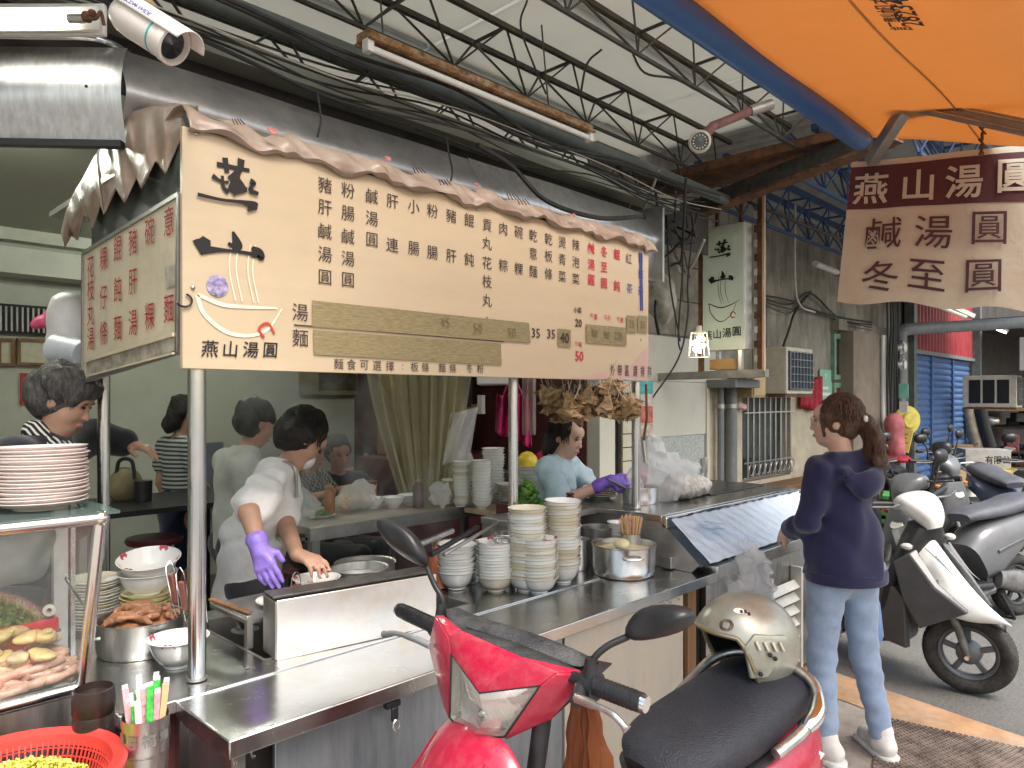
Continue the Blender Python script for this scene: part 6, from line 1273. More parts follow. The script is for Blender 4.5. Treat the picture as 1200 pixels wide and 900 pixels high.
tag(obj('offal_bed', MB().grid(lambda u, v: Vector((0.1+u*.47, 2.12+v*0.11, 0.87+0.04*v+0.01*math.sin(u*50)*math.sin(v*11))), 60, 10), offb, kind='stuff'), 'flat bed of beige offal on the case floor', 'offal')
# items on case
t = thing('noodle_tub', 'yellow tub with clear lid at the left edge on the display case', 'tub', (0.34, 2.2, 1.318)); obj('tub', MB().lathe([(0, 0), (0.065, 0), (0.07, 0.10), (0, 0.10)], (0.34, 2.2, 1.318), 24), mat('yellow_tub', (0.72, 0.50, 0.16), 0.4), t); obj('lid', MB().lathe([(0.07, 0.101), (0.073, 0.13), (0, 0.135)], (0.34, 2.2, 1.318), 24), mat('lid_plastic', (0.5, 0.45, 0.35), 0.3, var=0.3, scale=40), t)
# hanging bag behind the side sign
t = thing('hanging_bag', 'white plastic bag roll hanging behind the red lettered side sign', 'bag', PX(78, 390, 0.75)); c = P(82, 372, 2.9)
obj('bag', sdf([ell(c, (0.085, 0.07, 0.10)), ell(P(86, 400, 2.9), (0.09, 0.07, 0.09), None, 0.06)], 0.012, wr=0.005, wf=40), mat('milky_plastic', (0.74, 0.71, 0.68), 0.35, var=0.06, bump=0.3, bscale=30), t); obj('roll', MB().tube([P(66, 408, 2.8), P(100, 416, 2.75)], 0.055, 18), mat('roll_white', (0.62, 0.66, 0.70), 0.4), t)
tag(obj('pink_bag', sdf([ell(P(58, 374, 3.0), (0.075, 0.05, 0.03), Matrix.Rotation(-0.5, 4, 'Y')), ell(P(68, 368, 3.0), (0.05, 0.04, 0.03), None, 0.02)], 0.009, wr=0.003, wf=60), mat('hot_pink', (0.75, 0.10, 0.22), 0.4)), 'bright pink bag peeking out beside the white hanging bag', 'bag')
# zongzi
leafd = mat('dried_bamboo_leaf', (0.50, 0.35, 0.19), 0.55, var=0.35, scale=26, bump=0.5, bscale=60, stretch=(1, 1, 3), dirt=(0.17, 0.10, 0.04), dirt_amt=0.7, dscale=12)
rs = random.Random(21); g = 'leaf wrapped dumplings hanging under the sign'
protoz = []
for k in range(3):
    mb = MB(); w_ = lambda: rs.uniform(-.007, .007)
    tp = [(w_(), w_(), .062), (.05+w_(), w_(), -.03), (-.028+w_(), .042+w_(), -.034), (-.028+w_(), -.042+w_(), -.03), (.012, .02, -.045+w_())]
    mb.add(tp, [(0, 1, 2), (0, 2, 3), (0, 3, 1), (1, 4, 2), (2, 4, 3), (1, 3, 4)])
    protoz.append(mb)
first = {}
n_ = 0
for i in range(36):
    px = 640+rs.random()*100 if i > 5 else 640+i*6; py = 470+rs.uniform(-10, 16)*(1 if px > 650 else .4); d = 3.30+rs.random()*0.30
    if i % 4 == 0: py -= 8
    c = P(px, py, d); k = i % 3; rt = (rs.uniform(-.5, .5), rs.uniform(-.5, .5), rs.random()*6)
    if k not in first:
        t = thing('leaf_dumpling', 'brown leaf wrapped rice dumpling hanging in the bunch above the vendor', 'dumpling', c, group=g)
        obj('leaf_wrap', protoz[k], leafd, t, world=False, smooth=False, bevel=.007)
        obj('string', MB().tube([Vector((0, 0, 0.05)), Vector((0.004, 0, 0.12))], 0.0015, 4), wht, t, world=False)
        lv = leaves(12, (0, 0, -.02), (0.035, 0.035), 0.05, 0.042, i); obj('loose_leaf', lv, leafd, t, world=False, smooth=False, kind='stuff'); t.rotation_euler = rt; first[k] = t
    else: t = dup(first[k], c, rot=rt)
    t.scale = (1.1,)*3
tag(obj('hanging_rail', MB().tube([P(625, 440, 3.32), P(755, 446, 3.5)], 0.006, 6), steeld), 'thin steel rail under the sign from which the dumplings hang', 'rail')
# pink coat, plastic strip curtain
pk = mat('magenta_plastic_coat', (0.50, 0.03, 0.15), 0.3, var=0.3, scale=8, bump=0.4, bscale=25)
t = thing('pink_apron', 'magenta plastic apron hanging in the dark back of the shop', 'apron', P(600, 480, 4.6))
obj('apron', MB().grid(lambda u, v: P(582+u*37+6*v*(u-.3), 461+v*(45+18*u)+2*math.sin(u*9), 4.6+0.03*math.sin(u*26+v*2)), 40, 14), pk, t, solid=0.004)
obj('strap', MB().tube(smoothpts([P(590, 462, 4.6), P(600, 440, 4.6), P(612, 462, 4.6)]), 0.008, 6), pk, t)
tag(obj('grey_pole_wrap', MB().grid(lambda u, v: P(612+u*16, 440+v*70, 4.4+0.02*math.sin(u*14)), 14, 10), film('smoky_film', (0.75, 0.62, 0.6), 0.15, 0.35), solid=0.002), 'smoky film bag hanging beside the magenta apron', 'bag')
vin = film('yellow_vinyl_strip', (0.72, 0.70, 0.54), 0.06, 0.36, bump=0.35, bscale=8, translucent=0.4)
g = 'vinyl strips of the gathered curtain'
for i in range(8):
    x0, x1 = 428+i*15.5, 428+i*15.5+17; xb = 496+(i-4)*5.5; lab = ['leftmost vinyl strip of the gathered curtain', 'second vinyl strip from the left of the curtain', 'third vinyl strip from the left of the curtain', 'fourth vinyl strip from the left of the curtain', 'fourth vinyl strip from the right of the curtain', 'third vinyl strip from the right of the curtain', 'second vinyl strip from the right of the curtain', 'rightmost vinyl strip of the gathered curtain'][i]
    o = obj('vinyl_strip', MB().grid(lambda u, v: P((x0+u*(x1-x0))*(1-v**1.3)+(xb+u*9)*v**1.3, 425+v*172, 4.3+0.05*math.sin(i*2.1)+0.035*math.sin(u*6+i)), 8, 14), vin, solid=0.003); tag(o, lab, 'curtain', g)
tag(obj('clear_bag_sheet', MB().grid(lambda u, v: P(528+u*32-v*10, 485+v*60-8*u, 4.25+0.03*math.sin(u*12+v*5)), 16, 14), clearb, solid=0.002), 'clear crumpled plastic sheet hanging right of the vinyl curtain', 'plastic sheet')
# dark interior column things near px 540
t = thing('wall_clock_box', 'dark screen in a tan wooden frame behind the vinyl curtain', 'frame', P(549, 455, 4.75)); obj('frame', MB().bar(P(534, 432, 4.7), P(534, 482, 4.7), 0.06, 0.06).bar(P(534, 480, 4.72), P(560, 478, 4.72), 0.04, 0.05), woodl, t, smooth=False); obj('screen', MB().bar(P(550, 430, 4.74), P(550, 477, 4.74), 0.1, 0.03, up=RT), black, t, smooth=False)
tag(obj('switch_plate', MB().bar(P(564, 463, 4.6), P(564, 485, 4.6), 0.03, 0.04), wht, smooth=False), 'white wall switch plate beside the dark screen', 'switch')
t = thing('white_cabinet', 'white appliance top just under the sign near the middle pole', 'appliance', P(578, 440, 4.5)); obj('case', MB().bar(P(560, 443, 4.4), P(598, 442, 4.4), 0.3, 0.09), wht, t, bevel=0.01)
tag(obj('storage_box', MB().b2((3.25, 2.95, 0), (3.7, 3.35, 1.13)), darkw, bevel=.01), 'dark tall box behind the vendor carrying the crimson bowl', 'box')
t = thing('yellow_bowl', 'yellow plastic bowl turned over behind the middle pole', 'bowl', P(618, 548, 4.4)); obj('bowl', MB().ball(P(618, 545, 4.4), (0.07, 0.07, 0.085), 14), mat('yellow_bowl_plastic', (0.72, 0.55, 0.05), 0.35), t)
tag(obj('crimson_bowl', MB().ball(P(640, 540, 4.6), (0.09, 0.09, 0.07), 14), mat('crimson_plastic', (0.4, 0.02, 0.08), 0.35)), 'crimson plastic bowl behind the vendor in blue', 'bowl')
stack('grey bowl', 'in the dim stack under the yellow bowl', PD(620, 4.4, 1.001), 7, 0.10, 0.06, 0.022, [china], 33, grp='dim stack under the yellow bowl')
# white bundle of rice noodles and hanging clear sack on the serving unit
ricem = mat('rice_noodle_bundle', (0.66, 0.64, 0.58), 0.6, var=0.25, scale=45, bump=1.0, bscale=110, dirt=(0.5, 0.42, 0.34), dirt_amt=0.6, dscale=16)
c = Vector((3.62, 2.14, 1.044)); tag(obj('noodle_sack', sdf([ell(c+Vector((-.10, 0, .065)), (0.12, 0.10, 0.075)), ell(c+Vector((.04, .02, .055)), (0.16, 0.10, 0.065), None, 0.04)], 0.008, wr=0.004, wf=70, cut=lambda X, Y, Z: 1.046-Z), ricem), 'white sack of rice noodles on the serving unit behind the plastic sheet', 'sack')
c2 = Vector((3.42, 2.2, 1.044)); tag(obj('clear_sack', sdf([ell(c2+Vector((0, 0.0, .12)), (0.15, 0.12, 0.14)), ell(c2+Vector((.16, .0, .10)), (0.15, 0.11, 0.10), None, 0.06), ell(c2+Vector((-.07, 0, .25)), (0.06, 0.05, 0.08), None, 0.07)], 0.010, wr=0.026, wf=42, seed=9, cut=lambda X, Y, Z: 1.046-Z), film('white_sack_film', (0.93, 0.95, 0.98), 0.15, 0.42, bump=0.9, bscale=20)), 'tall clear plastic sack slumped beside the white noodle sack', 'sack')
t = thing('paper_card', 'white card with brown twine hung on the right pole', 'card', P(752, 528, 3.55)); obj('card', MB().bar(P(753, 516, 3.5), P(756, 542, 3.5), 0.07, 0.006, up=RT), mat('card_white', (0.66, 0.62, 0.56), 0.6, var=0.1), t, smooth=False); obj('twine', MB().tube([P(757, 450, 3.55), P(758, 490, 3.55), P(754, 517, 3.5)], 0.006, 6), rust, t)
t = thing('advert_poster', 'colourful poster strip hanging behind the right pole', 'poster', P(765, 480, 3.8))
for y0, y1, c_, nm in ((446, 462, (0.10, 0.45, 0.5), 'teal'), (462, 476, (0.62, 0.62, 0.6), 'pale'), (476, 496, (0.6, 0.2, 0.16), 'red'), (496, 512, (0.66, 0.58, 0.5), 'tan')): obj('printed_field', MB().add([P(750, y0, 3.9), P(765, y0, 3.9), P(765, y1-.4, 3.9), P(750, y1-.4, 3.9)], [(0, 1, 2, 3)]), mat('poster_'+nm, c_, 0.5, var=0.25, scale=30), t, smooth=False, solid=0.002)
# cameras
t = thing('security_camera', 'white bullet security camera with sunshade pointing down right at the top', 'camera', P(165, 30, 1.9)); camw = mat('camera_white', (0.76, 0.71, 0.66), 0.35, var=0.03)
a, b = P(141, 14, 1.84), P(198, 50, 1.81); dv = (b-a).normalized()
obj('body', MB().lathe([(0, -0.01), (0.034, 0), (0.043, 0.02), (0.046, 0.05), (0.046, (b-a).length-0.035), (0.046, (b-a).length)], a, 28, dv), camw, t)
obj('front_ring', MB().lathe([(0.046, 0), (0.049, 0.003), (0.049, 0.022), (0.043, 0.024), (0.041, 0.01), (0, 0.008)], b-dv*0.002, 28, dv), camw, t)
obj('teal_band', MB().lathe([(0.0465, 0), (0.0472, 0.001), (0.0472, 0.005), (0.0465, 0.006)], b-dv*0.03, 28, dv), mat('teal_paint', (0.05, 0.45, 0.45), 0.4), t)
obj('lens', MB().lathe([(0, 0.001), (0.036, 0), (0.038, -0.01)], b+dv*0.012, 20, dv), mat('lens_black', (0.01, 0.01, 0.012), 0.05, coat=1), t)
up_ = (Vector((0, 0, 1))-dv*dv.z).normalized(); sd_ = dv.cross(up_)
obj('sunshade', MB().grid(lambda u, v: a+dv*(u*((b-a).length+0.06))+(up_*math.cos((v-.5)*2.4)+sd_*math.sin((v-.5)*2.4))*0.054, 8, 14), camw, t, solid=0.003)
obj('bracket', MB().tube([a+up_*0.05+dv*0.05, a+Vector((0.03, 0.02, 0.12)), a+Vector((0.05, 0.06, 0.25))], 0.022, 12), mat('brass_bracket', (0.5, 0.4, 0.22), 0.4, metal=0.4), t); obj('rear_knob', MB().ball(a-dv*0.012+Vector((0, 0, -.01)), 0.02, 10), camw, t)
cn = a.lerp(b, .45)-FW*0.0; tx = dv; mbx = MB(); nrm = ((-FW)-dv*(-FW).dot(dv)).normalized(); nrm = (nrm+up_*0.55).normalized(); ty = nrm.cross(tx)
text('CDM-WIDE', 0.016, a.lerp(b, .52)+nrm*0.0555, tx, ty, bold=0.0006, mbx=mbx); mbx.add([a.lerp(b, .27)+nrm*0.0555+tx*(0.006*math.cos(q))+ty*(0.006*math.sin(q)) for q in [2*PI*k/12 for k in range(12)]], [tuple(range(12))])
obj('blue_marking', mbx, inkbl, t, smooth=False)
t = thing('round_camera', 'round camera with ring of diodes on a reddish arm under the roof at right', 'camera', P(820, 166, 4.0)); c = P(820, 166, 4.0); nd = (-FW*1.0+Vector((0, 0, -0.3))-RT*.2).normalized()
obj('ring', MB().lathe([(0.058, -0.06), (0.062, 0), (0.05, 0.01), (0.046, 0.0)], c, 24, nd), cream, t); obj('lens', MB().lathe([(0.046, 0.0), (0.02, 0.006), (0, 0.012)], c, 20, nd), mat('grey_lens', (0.15, 0.15, 0.15), 0.2, var=0.4, scale=200), t)
for k in range(14): a_ = k*2*PI/14; u_ = nd.orthogonal().normalized(); w_ = nd.cross(u_); obj('diode', MB().ball(c+nd*0.007+(u_*math.cos(a_)+w_*math.sin(a_))*0.035, 0.005, 6), wht, t)
obj('arm', MB().tube([c-nd*0.03, P(835, 148, 4.05), P(880, 130, 4.1)], [0.035, 0.026, 0.024], 12), mat('reddish_arm', (0.30, 0.13, 0.12), 0.6, var=0.3, scale=20), t); obj('cable_box', MB().tube([P(880, 130, 4.1), P(905, 122, 4.1)], 0.03, 10), steeld, t)
# stool and table deeper in the shop
t = thing('stool', 'maroon round stool deep in the shop left of the front pole', 'stool', (1.75, 4.3, 0)); q = P(181, 636, 4.3); obj('seat', MB().lathe([(0, 0), (0.15, 0), (0.16, 0.02), (0.15, 0.035), (0, 0.04)], q, 24), mat('maroon_seat', (0.16, 0.03, 0.045), 0.4), t)
for k in range(4): a = k*PI/2+.6; obj('leg', MB().tube([q+Vector((0.12*math.cos(a), 0.12*math.sin(a), 0)), Vector((q.x+0.16*math.cos(a), q.y+0.16*math.sin(a), 0.012))], 0.01, 8), steelb, t)
t = thing('dark_table', 'dark table edge behind the rear left pole', 'table', (1.5, 4.6, 0)); obj('top', MB().b2((1.15, 4.2, 0.96), (2.1, 4.9, 0.99)), black, t, smooth=False)
for x, y in ((1.2, 4.25), (2.05, 4.25), (1.2, 4.85), (2.05, 4.85)): obj('leg', MB().b2((x-.02, y-.02, 0.012), (x+.02, y+.02, .96)), black, t, smooth=False)
t = thing('khaki_bag', 'khaki tote bag with dark handles behind the rear left pole', 'bag', P(147, 565, 4.4)); obj('bag', sdf([ell(P(147, 568, 4.35), (0.10, 0.07, 0.11))], 0.015, wr=0.004, wf=30), mat('khaki_cloth', (0.22, 0.18, 0.10), 0.8), t); obj('handle', MB().tube(smoothpts([P(136, 560, 4.3), P(140, 540, 4.3), P(154, 540, 4.3), P(158, 562, 4.3)]), 0.012, 6), black, t)
tag(obj('black_cup', MB().lathe([(0, 0), (0.045, 0), (0.05, 0.12), (0, 0.12)], PD(168, 4.3, .991), 14), black), 'black cup on the dark table beside the khaki bag', 'cup')
# ================================================================== people
skin = mat('light_skin', (0.60, 0.39, 0.30), 0.48, var=0.06, scale=14, sss=0.25, dirt=(0.60, 0.28, 0.2), dirt_amt=0.3, dscale=8, rvar=0.05)
skin2 = mat('tanned_skin', (0.47, 0.275, 0.19), 0.5, var=0.07, scale=14, sss=0.2, rvar=0.05)
hairb = mat('black_hair', (0.018, 0.014, 0.013), 0.42, var=0.45, scale=30, bump=0.9, bscale=110, stretch=(3, 3, 0.5))
hairbr = mat('brown_hair', (0.085, 0.04, 0.022), 0.4, var=0.5, scale=26, bump=0.9, bscale=110, stretch=(3, 3, 0.5), dirt=(0.20, 0.10, 0.055), dirt_amt=0.6, dscale=14)
hairg = mat('greying_hair', (0.06, 0.055, 0.052), 0.5, var=0.4, scale=30, bump=0.9, bscale=110, stretch=(3, 3, 0.5), dirt=(0.30, 0.28, 0.26), dirt_amt=0.5, dscale=20)
lipm = mat('lips', (0.46, 0.12, 0.11), 0.4, var=0.05); eyem = mat('dark_eye', (0.02, 0.014, 0.012), 0.15, var=0.1)
def cloth(name, c, **k): return mat(name, c, 0.85, var=0.10, scale=9, bump=0.25, bscale=220, sheen=0.3, **k)
DEF = dict(pel=(0, 0, .86), wai=(0, 0, 1.0), che=(0.0, 0, 1.18), nek=(-.01, 0, 1.32), hed=(.015, 0, 1.485),
           sL=(-.01, .155, 1.275), sR=(-.01, -.155, 1.275), eL=(-.03, .19, 1.02), eR=(-.03, -.19, 1.02), wL=(.05, .19, .81), wR=(.05, -.19, .81),
           hL=(0, .08, .83), hR=(0, -.08, .83), kL=(.02, .09, .45), kR=(.02, -.09, .45), aL=(-.02, .09, .08), aR=(-.02, -.09, .08), tL=(.12, .11, .03), tR=(.12, -.11, .03))
def hand(w, d, pn, side, curl=0.5, thick=1.0, up=None):
    """palm, four fingers and a thumb; d = pointing direction, pn = direction the palm faces, side=+1 thumb towards lat"""
    w, d = Vector(w), Vector(d).normalized(); pn = Vector(pn); pn = (pn-d*pn.dot(d)).normalized(); lat = d.cross(pn)*side; pr = []
    fl = [0.070, 0.079, 0.074, 0.058]; r = 0.0088*thick
    for i in range(4):
        k0 = w+d*(0.082-0.004*abs(i-1.2))+lat*(0.0285-0.019*i)
        pr.append(cap(w+d*0.015+lat*(0.012-0.008*i), k0, 0.015*thick, 0.0115*thick, 0.014))
        c = curl*(0.8+0.15*i); d1 = (d*math.cos(c*0.7)+pn*math.sin(c*0.7)+lat*(0.10-0.07*i)).normalized(); k1 = k0+d1*fl[i]*0.5
        d2 = (d*math.cos(c*1.7)+pn*math.sin(c*1.7)).normalized(); k2 = k1+d2*fl[i]*0.5
        pr += [cap(k0, k1, r*1.08, r, 0.003), cap(k1, k2, r, r*0.78, 0.002)]
    t0 = w+d*0.022+lat*0.018; t1 = t0+(d*0.55+lat*0.65+pn*0.35).normalized()*0.042; t2 = t1+(d*0.85+lat*0.1+pn*(0.3+curl*.4)).normalized()*0.032
    pr += [cap(t0, t1, 0.014*thick, 0.0105*thick, 0.01), cap(t1, t2, 0.0105*thick, 0.0085*thick, 0.003)]
    return pr
def headp(C, Rm, wide=1.0):
    C = Vector(C); q = lambda x, y, z: C+Rm @ Vector((x, y, z)); R4 = Rm.to_4x4()
    return [ell(q(-.012, 0, .022), (.092, .074, .092), R4), ell(q(.028, 0, -.030), (.062, .057*wide, .080), R4, 0.03), ell(q(.055, 0, -.088), (.026, .027, .022), R4, 0.03), ell(q(.045, .030, -.035), (.03, .028, .03), R4, 0.02), ell(q(.045, -.030, -.035), (.03, .028, .03), R4, 0.02),
            ell(q(.068, 0, .035), (.022, .045, .03), R4, 0.02), ell(q(.093, .028, .004), (.016, .014, .009), R4, 0.01, True), ell(q(.093, -.028, .004), (.016, .014, .009), R4, 0.01, True),
            cap(q(.082, 0, .006), q(.101, 0, -.030), .007, .0105, 0.008), ell(q(.093, 0, -.035), (.011, .016, .008), R4, 0.005), ell(q(.086, 0, -.060), (.012, .020, .006), R4, 0.006), ell(q(.084, 0, -.070), (.011, .018, .006), R4, 0.004),
            ell(q(-.004, .074, -.012), (.018, .008, .030), R4, 0.008), ell(q(-.004, -.074, -.012), (.018, .008, .030), R4, 0.008)]
def figure(label, loc, rz, J, hyaw=0, hpitch=0, hroll=0, sc=1.0, skinm=None, vox=0.008, hands=None, hair=None, hairm=None, group=None, cut=None, face=True, legs=True, arms=None, wide=1.0):
    skinm = skinm or skin; j = {k: Vector(v)*sc for k, v in DEF.items()}; j.update({k: Vector(v) for k, v in J.items()})
    t = thing('person', label, 'person', loc, rz, group=group)
    f = Vector((1, 0, 0)); s = sc
    pr = [cap(j['pel'], j['wai'], .105*s, .098*s, .05, f, .72), cap(j['wai'], j['che'], .098*s, .108*s, .06, f, .75), cap(j['che'], j['nek']-Vector((0, 0, .04)), .105*s, .08*s, .06, f, .7),
          cap(j['nek']-Vector((0, 0, .03)), j['hed']-Vector((0.01, 0, .05)), .050*s, .044*s, .02), cap(j['sL'], j['sR'], .045*s, .045*s, .05)]
    for S_ in 'LR':
        pr += [cap(j['s'+S_], j['e'+S_], .045*s, .036*s, .03), cap(j['e'+S_], j['w'+S_], .037*s, .025*s, .01)]
        if legs: pr += [cap(j['h'+S_], j['k'+S_], .082*s, .052*s, .04), cap(j['k'+S_], j['a'+S_], .052*s, .034*s, .02), cap(j['a'+S_], j['t'+S_], .034*s, .026*s, .02)]
    Rm = (Matrix.Rotation(hyaw, 3, 'Z') @ Matrix.Rotation(hpitch, 3, 'Y') @ Matrix.Rotation(hroll, 3, 'X'))
    pr += headp(j['hed'], Rm, wide)
    for h in (hands or []):
        pr += h
    obj('body', sdf(pr, vox, cut=cut), skinm, t, world=False, ang=3.2)
    q = lambda x, y, z: j['hed']+Rm @ Vector((x, y, z)); R4 = Rm.to_4x4()
    if face:
        for y in (.028, -.028):
            e = MB().ball((0, 0, 0), (.006, .0115, .0055), 10).xf(Matrix.Translation(q(.083, y, .004)) @ R4); obj('eye', e, eyem, t, world=False)
            e = MB().tube([q(.089, y-.015, .020), q(.091, y, .024), q(.086, y+.016 if y > 0 else y-.016, .020)], .0028, 5); obj('eyebrow', e, hairb, t, world=False)
        obj('lips', MB().ball((0, 0, 0), (.008, .019, .0075), 12).xf(Matrix.Translation(q(.091, 0, -.065)) @ R4), lipm, t, world=False)
    if hair: obj('hair', sdf(hair(q, R4), 0.0065, wr=0.006, wf=60, wz=0.3), hairm or hairb, t, world=False, ang=3.2)
    return t, j, q, R4
def shirtp(j, s=1.0, g=0.014, sleeve=0.6, bot=None, loose=0.0, neck=True):
    f = Vector((1, 0, 0)); b = bot if bot is not None else j['pel']-Vector((0, 0, .02)); p = [cap(b, j['wai'], .118*s+g+loose, .105*s+g+loose, .05, f, .76), cap(j['wai'], j['che'], .105*s+g+loose, .112*s+g, .06, f, .78), cap(j['che'], j['nek']-Vector((0, 0, .045)), .108*s+g, .082*s+g, .06, f, .74), cap(j['sL'], j['sR'], .048*s+g, .048*s+g, .05)]
    for S_ in 'LR':
        a, e, w = j['s'+S_], j['e'+S_], j['w'+S_]
        if sleeve <= 1: p.append(cap(a, a.lerp(e, sleeve), .048*s+g, (.044+.012*(sleeve < 1))*s+g, .03))
        else: p += [cap(a, e, .048*s+g, .042*s+g, .03), cap(e, e.lerp(w, sleeve-1), .042*s+g, .034*s+g, .02)]
    if neck: p.append(cap(j['nek']+Vector((0, 0, .0)), j['nek']+Vector((.03, 0, .12)), .05, .06, .012, neg=True))
    return p
def trousers(j, s=1.0, g=0.01, ank=0.94):
    f = Vector((1, 0, 0)); p = [cap(j['pel']-Vector((0, 0, .03)), j['pel']+Vector((0, 0, .09)), .112*s+g, .098*s+g, .04, f, .8)]
    for S_ in 'LR': p += [cap(j['h'+S_], j['k'+S_], .082*s+g, .052*s+g, .04), cap(j['k'+S_], j['k'+S_].lerp(j['a'+S_], ank), .056*s+g, .040*s+g, .02)]
    p += [ell(j['hL']+Vector((-.05, 0.0, .02)), (.075*s, .08*s, .09*s), None, .03), ell(j['hR']+Vector((-.05, 0.0, .02)), (.075*s, .08*s, .09*s), None, .03)]
    return p
def bob(q, R4):  # short hair
    return [ell(q(-.022, 0, .030), (.100, .084, .096), R4), ell(q(-.045, 0, -.02), (.075, .080, .075), R4, .03), ell(q(.085, 0, -.045), (.07, .075, .085), R4, .02, True), ell(q(.10, 0, .0), (.045, .05, .05), R4, .02, True)]
def strands(t, q, R4, m, n=170, low=-.05, seed=0, front=.055):
    rs = random.Random(seed); mb = MB()
    for i in range(n):
        a = rs.uniform(.75, 2*PI-.75); e = rs.uniform(.5, 1.0); pts = []
        for k in range(5):
            th = .25+k*(1.25+.25*e)/4; s_ = 1.02+.02*rs.random(); aa = a+.12*math.sin(k+i)
            pts.append(q(-.022+.100*s_*math.sin(th)*math.cos(aa), .085*s_*math.sin(th)*math.sin(aa), .030+.096*s_*math.cos(th)))
        pts.append(pts[-1]+Vector((rs.uniform(-.006, .006), rs.uniform(-.006, .006), low*rs.random()-.01)))
        mb.tube(pts, [.001, .0024, .0026, .0024, .002, .0008], 4, False)
    obj('hair_strands', mb, m, t, world=False, kind='stuff')
# ---------------------------------------------------------------- the shopper in the navy hoodie
J = dict(hL=(0, .085, .83), hR=(0, -.085, .83), kL=(.03, .095, .45), kR=(.0, -.125, .45), aL=(-.03, .12, .08), aR=(-.08, -.15, .08), tL=(.10, .15, .035), tR=(.05, -.19, .035),
         eL=(.01, .178, 1.045), wL=(.17, .15, 0.975), eR=(.05, -.15, 1.05), sL=(-.01, .135, 1.27), sR=(-.01, -.13, 1.27), wR=(.17, -.10, 1.12), nek=(0, 0, 1.325), hed=(.03, .01, 1.492), che=(.0, 0, 1.18))
hdl = hand(J['wL'], (1, -.25, -.35), (0, -.9, -.5), 1, 0.9); hdr = hand(J['wR'], (1, .2, .2), (0, .8, .1), -1, 0.8)
def hp(q, R4):
    return [ell(q(-.020, 0, .026), (.098, .082, .092), R4), ell(q(-.03, .0, -.02), (.072, .079, .062), R4, .03), ell(q(.092, 0, -.03), (.058, .072, .105), R4, .015, True), ell(q(-.002, .085, -.03), (.024, .02, .03), R4, .01, True),
            cap(q(.055, .066, .03), q(.048, .066, -.06), .011, .005, .012), cap(q(-.10, .0, .01), q(-.125, 0.0, .0), .030, .026, .02), cap(q(-.122, 0, .0), q(-.15, -.005, -.07), .026, .036, .02), cap(q(-.15, -.005, -.07), q(-.15, -.01, -.18), .036, .040, .03), cap(q(-.15, -.01, -.18), q(-.135, -.015, -.31), .040, .010, .03)]
shopper, j, q, R4 = figure('woman with brown ponytail, glasses, navy hoodie and light blue jeans standing at the counter', (3.37, 1.22, 0.004), R(66), J, hyaw=R(42), hpitch=R(2), skinm=skin, vox=0.0075, hands=[hdl, hdr], hair=hp, hairm=hairbr)
navy = cloth('navy_sweatshirt', (0.010, 0.012, 0.060))
hood_ = shirtp(j, 1.0, 0.013, sleeve=1.86, bot=j['pel']+Vector((0, 0, .0)), loose=0.03, neck=True)
hood_ += [cap(j['pel']+Vector((-.02, 0, -.06)), j['wai'], .180, .155, .04, Vector((1, 0, 0)), .86), cap((-.04, .09, 1.335), (-.04, -.09, 1.335), .040, .040, .03), cap((-.085, .085, 1.27), (-.085, -.085, 1.27), .035, .035, .03), ell((-.115, 0, 1.225), (.045, .115, .055), None, .02), ell((-.10, 0, 1.30), (.025, .05, .045), None, .02, True)]
obj('hoodie', sdf(hood_, 0.0068, wr=0.012, wf=36, wz=1.6, cut=lambda X, Y, Z: 0.805-Z, seed=3), navy, shopper, world=False, ang=3.2)
obj('hoodie_waistband', sdf([cap((-.02, 0, .80), (-.018, 0, .84), .184, .184, .01, Vector((1, 0, 0)), .86)], 0.008, cut=lambda X, Y, Z: np.maximum(.782-Z, Z-.835)), navy, shopper, world=False)
for S_ in 'LR':
    e, w = j['e'+S_], j['w'+S_]; obj('cuff', MB().tube([e.lerp(w, .78), e.lerp(w, .93)], [.041, .036], 16), navy, shopper, world=False)
jeans = cloth('light_blue_denim', (0.25, 0.33, 0.47), dirt=(0.36, 0.43, 0.56), dirt_amt=0.5, dscale=5)
obj('jeans', sdf(trousers(j, 1.0, 0.008, 0.95), 0.007, wr=0.0028, wf=60, wz=3.5, cut=lambda X, Y, Z: Z-.87, seed=6), jeans, shopper, world=False, ang=3.2)
shoe = mat('grey_white_shoe', (0.66, 0.63, 0.60), 0.6, var=0.1, scale=20); sole = mat('white_sole', (0.75, 0.74, 0.72), 0.5)
for S_ in 'LR':
    a, t_ = j['a'+S_], j['t'+S_]; d = (t_-a); d.z = 0; d.normalize()
    obj('shoe', sdf([cap(a+Vector((0, 0, -.025))-d*.035, a+d*.14+Vector((0, 0, -.04)), .042, .034, .02), cap(a+Vector((0, 0, .03)), a-Vector((0, 0, .02)), .046, .05, .02)], 0.007, cut=lambda X, Y, Z: .02-Z), shoe, shopper, world=False, ang=3.2)
    obj('sole', sdf([cap(a+Vector((0, 0, -.065))-d*.04, a+d*.15+Vector((0, 0, -.065)), .048, .044, .01)], 0.005, cut=lambda X, Y, Z: np.maximum(.0-Z, Z-.026)), sole, shopper, world=False)
gm = mat('gold_wire', (0.75, 0.6, 0.45), 0.25, metal=0.9)
for y in (.032, -.032): obj('glasses_rim', MB().tube([q(.100, y+.024*math.cos(a), .0+.019*math.sin(a)) for a in [2*PI*k/16 for k in range(17)]], .0012, 5, False), gm, shopper, world=False)
for y in (.072, -.072): obj('glasses_temple', MB().tube([q(.100, y*.78, .006), q(.0, y*1.09, .004)], .0013, 5), gm, shopper, world=False)
obj('hair_clip', MB().tube([q(-.118, -.02, .028), q(-.125, .034, .0)], .008, 8).ball(q(-.12, .03, .01), .013, 8), wht, shopper, world=False)
hp_ = MB()
rs = random.Random(5)
